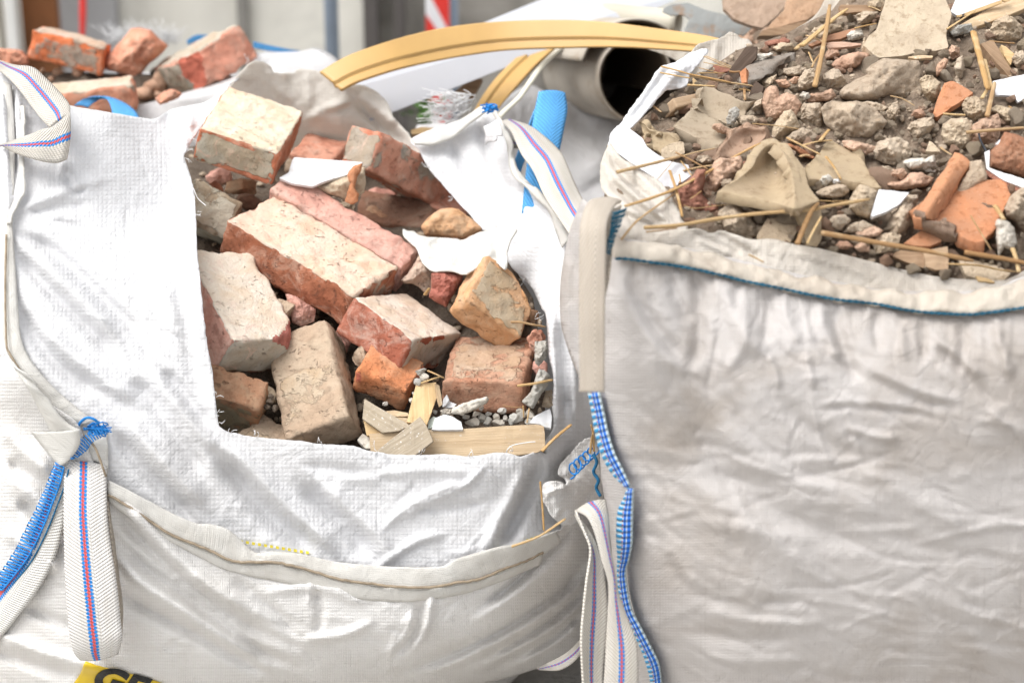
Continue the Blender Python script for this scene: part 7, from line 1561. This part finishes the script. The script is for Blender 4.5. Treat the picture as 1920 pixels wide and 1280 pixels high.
slab('n6', [(1435, 80), (1478, 106), (1600, 60), (1805, -8), (1830, 0), (1700, 50), (1560, 98), (1478, 118)], .006, LATHY, 'brown bare edge strip below the white board', name='wood_lath', cat='lath', lift=.04, normal=(0, -.9, .4), seed=85, jag=.2, uvdir=[(1790, 30), (1880, 0)])
slab('n6', [(1420, 205), (1600, 105), (1790, 10), (1830, -40), (2000, -40), (1990, 30), (1800, 110), (1600, 180), (1440, 235)], .012, LATH, 'tan plank slanting at the upper right of the heap', name='wood_lath', cat='lath', lift=.025, normal=(0, -.6, .8), seed=86, jag=.3, uvdir=[(1790, 55), (1900, 10)])
slab('n6', [(685, 45), (700, 32), (850, 35), (985, 28), (975, 70), (860, 78), (740, 88), (700, 84)], .010, WOODB, 'short dark plank left of the stone slab at the top', name='wood_lath', cat='lath', lift=.03, normal=(0, -.75, .65), seed=87, uvdir=[(1575, 15), (1650, 15)])
slab('n6', [(480, 300), (600, 240), (780, 188), (815, 205), (700, 260), (600, 275), (500, 312)], .008, mat_wood('reddish_lath', (.46, .26, .16), (.34, .17, .10)), 'reddish lath lying left of the stone slab', name='wood_lath', cat='lath', lift=.03, normal=(0, -.7, .7), seed=88, uvdir=[(1520, 80), (1600, 55)])
slab('n6', [(600, 285), (720, 280), (835, 292), (835, 302), (700, 318), (620, 320)], .006, mat_wood('pinkish_lath', (.58, .40, .30), (.46, .27, .19)), 'thin pinkish lath below the reddish one', name='wood_lath', cat='lath', lift=.035, normal=(0, -.7, .7), seed=89, uvdir=[(1550, 80), (1610, 82)])
slab('n6', [(1140, 380), (1250, 368), (1320, 372), (1310, 385), (1200, 395)], .005, LATH, 'thin pale lath peeping out under the stone slab', name='wood_lath', cat='lath', lift=.03, normal=(0, -.6, .8), seed=90, uvdir=[(1700, 107), (1750, 105)])
slab('n6', [(1632, 292), (1690, 270), (1722, 280), (1765, 350), (1810, 420), (1855, 485), (1820, 512), (1740, 425), (1680, 350)], .018, WOODB, 'brown wooden wedge at the right below the tan lump', name='wood_block', cat='wood', lift=.03, normal=(.3, -.6, .75), seed=91, uvdir=[(1845, 85), (1895, 140)])
slab('n6', [(1768, 300), (1800, 310), (1855, 360), (1830, 440), (1790, 370)], .008, LATHY, 'orange tan chip right of the wooden wedge', name='wood_chip', cat='wood', lift=.02, normal=(.2, -.6, .75), seed=92)
slab('n4', [(958, 292), (1030, 220), (1090, 150), (1190, 10), (1240, -60), (1340, -60), (1335, 40), (1250, 130), (1180, 180), (1185, 275), (1170, 350), (1130, 362), (1040, 330)], .006, WOODD, 'dark brown board standing at the rear left rim under the reeds', name='wood_board', cat='board', lift=.03, normal=(-.3, -.8, .5), seed=93, jag=.2, uvdir=[(1340, 150), (1400, 90)])
slab('n4', [(1250, 425), (1290, 310), (1330, 250), (1400, 300), (1380, 380), (1290, 440)], .006, WOODD, 'second dark board bit below the curved grey tile', name='wood_board', cat='board', lift=.02, normal=(-.4, -.7, .5), seed=94)
slab('n4', [(945, 110), (1060, 110), (1110, 150), (1040, 170), (950, 175)], .02, TERRA_ROUGH, 'reddish brick bit behind the reeds at the rear left rim', lift=.0, normal=(0, -.7, .7), seed=95)
slab('n4', [(760, 215), (800, 250), (825, 345), (790, 355), (765, 290)], .006, LATHY, 'upright wood chip behind the sawn block', name='wood_chip', cat='wood', lift=.01, normal=(0, -.9, .4), seed=96)
slab('n7', [(730, 965), (860, 870), (980, 905), (1000, 950), (920, 985), (800, 980)], .010, TERRA, 'brown tile bit under the front of the ridged roof tile', lift=.02, normal=(0, -.7, .7), seed=97)
slab('n7', [(700, 1010), (860, 1030), (890, 1080), (880, 1140), (760, 1100), (640, 1050)], .008, WOODB, 'brown board bit behind the front rim', name='wood_board', cat='board', lift=.01, normal=(0, -.8, .6), seed=98)
slab('n7', [(870, 1020), (960, 1000), (1042, 985), (1050, 1060), (1045, 1150), (960, 1150), (890, 1130)], .008, mat_wood('tan_board', (.52, .37, .24), (.40, .27, .17)), 'tan board bit right of the brown one at the front rim', name='wood_board', cat='board', lift=.02, normal=(0, -.8, .6), seed=99)
slab('n7', [(1100, 1040), (1250, 1085), (1400, 1120), (1490, 1170), (1440, 1230), (1300, 1225), (1170, 1190)], .010, ROCK_T, 'flat tan shard at the front rim on the right', name='clay_slab', cat='slab', lift=.012, normal=(0, -.6, .8), seed=100)
slab('n7', [(1240, 1195), (1330, 1215), (1390, 1240), (1260, 1230)], .004, LATHY, 'yellow wood sliver at the front rim', name='wood_chip', cat='wood', lift=.018, normal=(0, -.6, .8), seed=101)
slab('n5', [(1680, 640), (1800, 610), (1890, 570), (1918, 640), (1918, 900), (1880, 970), (1790, 960), (1760, 800)], .012, CERAM, 'narrow buff tile strip hanging below the leaning buff tile', lift=.02, normal=(.2, -.8, .5), seed=102)

# reeds in the heap
def RH(tile, pts, w, label, lift=.03, **kw):
    s = TILES[tile][2]
    return reed([(x, y) for x, y in T(tile, pts)], w / s, label, surf=lambda a, b: hd(a, b), lift=lift, **kw)
RH('n5', [(85, 300), (350, 235), (650, 160)], 34, 'thick reed with a cut end lying over the white card', lift=.055, seed=1, flat=.8)
RH('n5', [(640, 165), (800, 120), (960, 88)], 20, 'thin reed continuing towards the flanged tile', lift=.05, seed=2)
RH('n5', [(160, 605), (400, 530), (620, 445), (930, 280), (1180, 140), (1370, 42)], 36, 'long split reed crossing the left corner up to the angled tile', lift=.06, seed=3)
RH('n5', [(120, 905), (250, 750), (420, 620), (620, 480)], 22, 'thin reed dropping over the left front corner', lift=.045, seed=4)
RH('n5', [(330, 800), (620, 780), (1050, 710), (1400, 670), (1800, 640), (2020, 600), (2350, 545)], 40, 'longest reed lying along the front rim with a dark joint', lift=.06, seed=5, flat=.75)
RH('n5', [(345, 838), (480, 822), (620, 805)], 20, 'short reed end beside the joint of the longest reed', lift=.06, seed=6)
RH('n5', [(610, 125), (750, 195), (900, 275)], 20, 'pale thin reed crossing the thick one', lift=.07, seed=7)
RH('n5', [(555, 290), (600, 420), (640, 570), (668, 700)], 26, 'short upright reed at the torn lining', lift=.05, seed=8)
RH('n5', [(680, 288), (800, 262), (940, 240)], 28, 'stubby reed end left of the pinkish lump', lift=.03, seed=9)
RH('n5', [(655, 200), (700, 260), (752, 335)], 16, 'splinter crossing the stubby reed end', lift=.045, seed=10)
RH('n5', [(590, 195), (510, 290), (440, 370)], 7, 'hair thin straw over the white card', lift=.045, seed=11)
RH('n5', [(640, 320), (650, 380), (640, 400)], 12, 'tiny dark splinter on the white card', lift=.04, seed=12)
RH('n5', [(1700, 950), (1760, 800), (1830, 650), (1890, 580)], 46, 'dark bent reed bundle standing at the front rim', lift=.07, seed=13, mat=mat_plain('dark_reed', (.30, .17, .07), .6, .3, .4, 60))
RH('n5', [(1790, 940), (1850, 820), (1918, 700)], 24, 'thin reed beside the dark bent bundle', lift=.065, seed=14)
RH('n5', [(680, 598), (780, 625), (1000, 600), (1180, 588)], 9, 'thin straw under the buff tile', lift=.03, seed=15)
RH('n5', [(740, 540), (840, 470)], 9, 'thin straw on the dark red slab', lift=.045, seed=16)
RH('n5', [(1265, 1042), (1320, 1068), (1400, 1110)], 26, 'short reed tip poking out of the front hem', lift=.055, seed=17)
RH('n7', [(150, 890), (380, 930), (640, 975), (900, 1020), (1222, 1088)], 40, 'brown reed with a pale skin lying along the front rim right of the bundle', lift=.06, seed=18, flat=.75)
RH('n7', [(1160, 1028), (1350, 1058), (1500, 1085), (1700, 1125)], 38, 'brown reed at the right end of the front rim', lift=.055, seed=19, flat=.75)
RH('n7', [(1050, 1110), (1260, 1120), (1400, 1150), (1530, 1165)], 22, 'thin dark reed below the brown one at the right', lift=.03, seed=20)
RH('n7', [(1205, 770), (1270, 880), (1350, 1012)], 14, 'thin splinter leaning on the roof tile', lift=.07, seed=21)
RH('n7', [(1175, 182), (1380, 165), (1650, 145)], 36, 'bright yellow reed lying level at the right frame edge', lift=.07, seed=22)
RH('n7', [(1375, 700), (1410, 750), (1440, 800)], 40, 'short yellow reed on the right part of the roof tile', lift=.06, seed=23)
RH('n7', [(1500, 1000), (1530, 1090), (1545, 1170)], 34, 'pale upright reed below the white plaster piece', lift=.05, seed=24)
RH('n6', [(440, 305), (560, 205), (660, 120), (742, 62)], 34, 'brown split reed pointing up at the rear rim', lift=.075, seed=25)
RH('n6', [(525, 575), (560, 420), (600, 210), (625, 35)], 28, 'tall yellow reed standing in the rear of the heap', lift=.085, seed=26)
RH('n6', [(400, 328), (430, 300), (462, 282)], 26, 'stub of reed at the foot of the split reed', lift=.05, seed=27)
RH('n6', [(470, 240), (540, 262), (590, 285)], 20, 'orange reed bit behind the tall yellow reed', lift=.05, seed=28)
RH('n6', [(1582, 215), (1620, 360), (1680, 595)], 40, 'tall brown reed leaning beside the wooden wedge', lift=.06, seed=29)
RH('n6', [(1655, 400), (1680, 500), (1702, 592)], 28, 'second brown reed just behind the tall brown one', lift=.045, seed=30)
RH('n6', [(1675, 775), (1700, 660), (1725, 550)], 28, 'pale reed standing before the white panel', lift=.06, seed=31)
RH('n6', [(1640, 655), (1680, 590)], 22, 'short yellow straw at the foot of the tall brown reed', lift=.04, seed=32)
RH('n6', [(1408, 195), (1500, 135), (1592, 75)], 16, 'thin straw along the tan plank', lift=.05, seed=33)
RH('n6', [(790, 190), (870, 172), (938, 158)], 16, 'yellow straw left of the stone slab', lift=.045, seed=34)
RH('n6', [(885, 45), (930, 58), (965, 75)], 10, 'thin straw crossing the dark plank', lift=.05, seed=35)
RH('n4', [(480, 120), (610, 152), (740, 190), (920, 225), (1100, 262)], 24, 'long reed poking out over the torn edge at the left rear', lift=.07, seed=36)
RH('n4', [(470, 175), (600, 200), (740, 225)], 22, 'brown reed poking out just below the long one', lift=.068, seed=37)
RH('n4', [(715, 285), (840, 292), (962, 298)], 28, 'short reed under the poking reeds', lift=.05, seed=38)
RH('n4', [(740, 205), (1000, 250), (1300, 295)], 44, 'broad flat reed bundle leading to the dark board', lift=.058, seed=39, flat=.35)
RH('n4', [(862, 30), (980, 82), (1105, 135)], 14, 'topmost of the thin straws at the rear left rim', lift=.055, seed=40)
RH('n4', [(880, 25), (990, 70), (1110, 120)], 10, 'fine straw beside the topmost one', lift=.058, seed=41)
RH('n4', [(858, 82), (970, 105), (1090, 135)], 11, 'thin straw under the topmost ones', lift=.05, seed=42)
RH('n4', [(818, 132), (900, 152), (985, 172)], 12, 'thin straw above the broad reed bundle', lift=.05, seed=43)
RH('n4', [(800, 182), (920, 178), (1050, 180)], 13, 'level thin straw behind the broad bundle', lift=.05, seed=44)
RH('n4', [(400, 470), (440, 500), (480, 530)], 26, 'reed end beside the sawn wood block', lift=.02, seed=45)
RH('n4', [(1090, 165), (1190, 165)], 30, 'short split reed before the dark board', lift=.05, seed=46)
RH('n4', [(1180, 325), (1280, 340)], 28, 'short reed at the foot of the dark board', lift=.03, seed=47)
RH('n4', [(1225, 310), (1228, 360), (1232, 420)], 22, 'dark upright splinter below the dark board', lift=.04, seed=48)
RH('n6', [(340, 920), (440, 970), (560, 1030)], 22, 'brown stalk lying behind the leaning buff tile', lift=.05, seed=49)
RH('n6', [(600, 1045), (650, 1110), (700, 1195)], 18, 'bent brown stalk on the second buff tile', lift=.05, seed=50)
RH('n6', [(110, 825), (260, 838), (420, 860)], 10, 'thin straw across the tan mortar piece', lift=.05, seed=51)
RH('n6', [(445, 970), (540, 945), (640, 935)], 26, 'loose straw bundle above the second buff tile', lift=.045, seed=52, flat=.35)
RH('n6', [(560, 940), (590, 900), (620, 865)], 22, 'short straw leaning on the big grey lump', lift=.05, seed=53)
RH('n6', [(425, 1045), (460, 1035), (495, 1040)], 26, 'reed stub behind the leaning buff tile', lift=.04, seed=54)
RH('n6', [(505, 450), (530, 400), (560, 360)], 12, 'thin straw at the foot of the tall yellow reed', lift=.06, seed=55)
RH('n6', [(485, 350), (510, 410), (520, 430)], 12, 'splinter on the reddish broken tile', lift=.06, seed=56)
RH('n6', [(1030, 640), (1110, 660), (1190, 705)], 12, 'curved straw under the large brown lump', lift=.065, seed=57)
RH('n6', [(1365, 985), (1400, 1010), (1440, 1035)], 18, 'straw next to the small triangular chip', lift=.035, seed=58)
RH('n6', [(1380, 760), (1450, 765), (1530, 768)], 24, 'dark straw bundle under the pointed reddish fragment', lift=.03, seed=59)
RH('n6', [(1690, 275), (1780, 285), (1860, 290)], 18, 'straw bits below the light tan lump', lift=.025, seed=60)
RH('n6', [(1820, 710), (1870, 740), (1940, 780)], 18, 'brown straw at the right edge under the white panel', lift=.03, seed=61)
RH('n7', [(130, 662), (240, 668), (345, 662)], 12, 'thin straw under the dark oblong stone', lift=.02, seed=62)
rg = np.random.RandomState(31)
wz = catmull([(1850, 285, 0), (1838, 262, 0), (1836, 245, 0), (1848, 232, 0), (1862, 236, 0)], 24)
P = W(wz[:, 0], wz[:, 1], np.array([hd(x, y) - .03 for x, y in wz[:, :2]])); V, F = tube_data(P, .0016, 6)
tag(mesh_obj('wire', V, F, mat_plain('dark_wire', (.03, .035, .045), .4, .5, .1, 20)), 'bent dark wire left of the dark red brown tile', 'wire')

# small loose lumps between the big ones
protos = []
for k in range(10):
    V, F = stone_mesh(200 + k, 15, .12, hi=k > 6)
    protos.append((V, F))
hp = np.array([(1160, 300), (1230, 210), (1320, 145), (1400, 100), (1480, 65), (1560, 30), (1640, 0), (1930, 0), (1930, 520), (1860, 530), (1723, 510), (1582, 478), (1409, 455), (1290, 430), (1290, 380), (1240, 330)], float)
mats_small = [ROCK_G, ROCK_G, ROCK_R, ROCK_T, ROCK_G, ROCK_R]
base = {}
cnt = 0; tries = 0; pos = []
while cnt < 290 and tries < 16000:
    tries += 1
    x, y = rg.uniform(1160, 1930), rg.uniform(0, 530)
    if not inside(hp, np.array([x]), np.array([y]))[0]: continue
    if any(inside(o, np.array([x]), np.array([y]))[0] for o in OUTLINES) and rg.rand() > .05: continue
    s = rg.choice([9, 12, 16, 22, 30, 42], p=[.12, .22, .26, .20, .13, .07]) * rg.uniform(.85, 1.2)
    if any((x - a) ** 2 + (y - b) ** 2 < ((s + c) * .36) ** 2 for a, b, c in pos): continue
    pos.append((x, y, s))
    k = rg.randint(10); mi = rg.randint(len(mats_small)); key = (k, mi)
    d = hd(x, y)
    c = W(x, y, d - .010)
    sc_ = s * d / FOC / 2 * 1.15
    if key not in base:
        o = mesh_obj('small_lump', protos[k][0] + c, protos[k][1], mats_small[mi], origin=tuple(c)); base[key] = o
    else:
        o = base[key].copy(); sc.collection.objects.link(o); o.location = c
    o.scale = (sc_ * rg.uniform(.9, 1.4), sc_ * rg.uniform(.7, 1.1), sc_ * rg.uniform(.65, .95))
    o.rotation_euler = (rg.uniform(-.6, .6), rg.uniform(-.6, .6), rg.uniform(0, 6.28))
    tag(o, 'small crumbly brown lump lying loose among the larger rubble of the right bag', 'rubble', 'small lumps in the right bag heap')
    cnt += 1
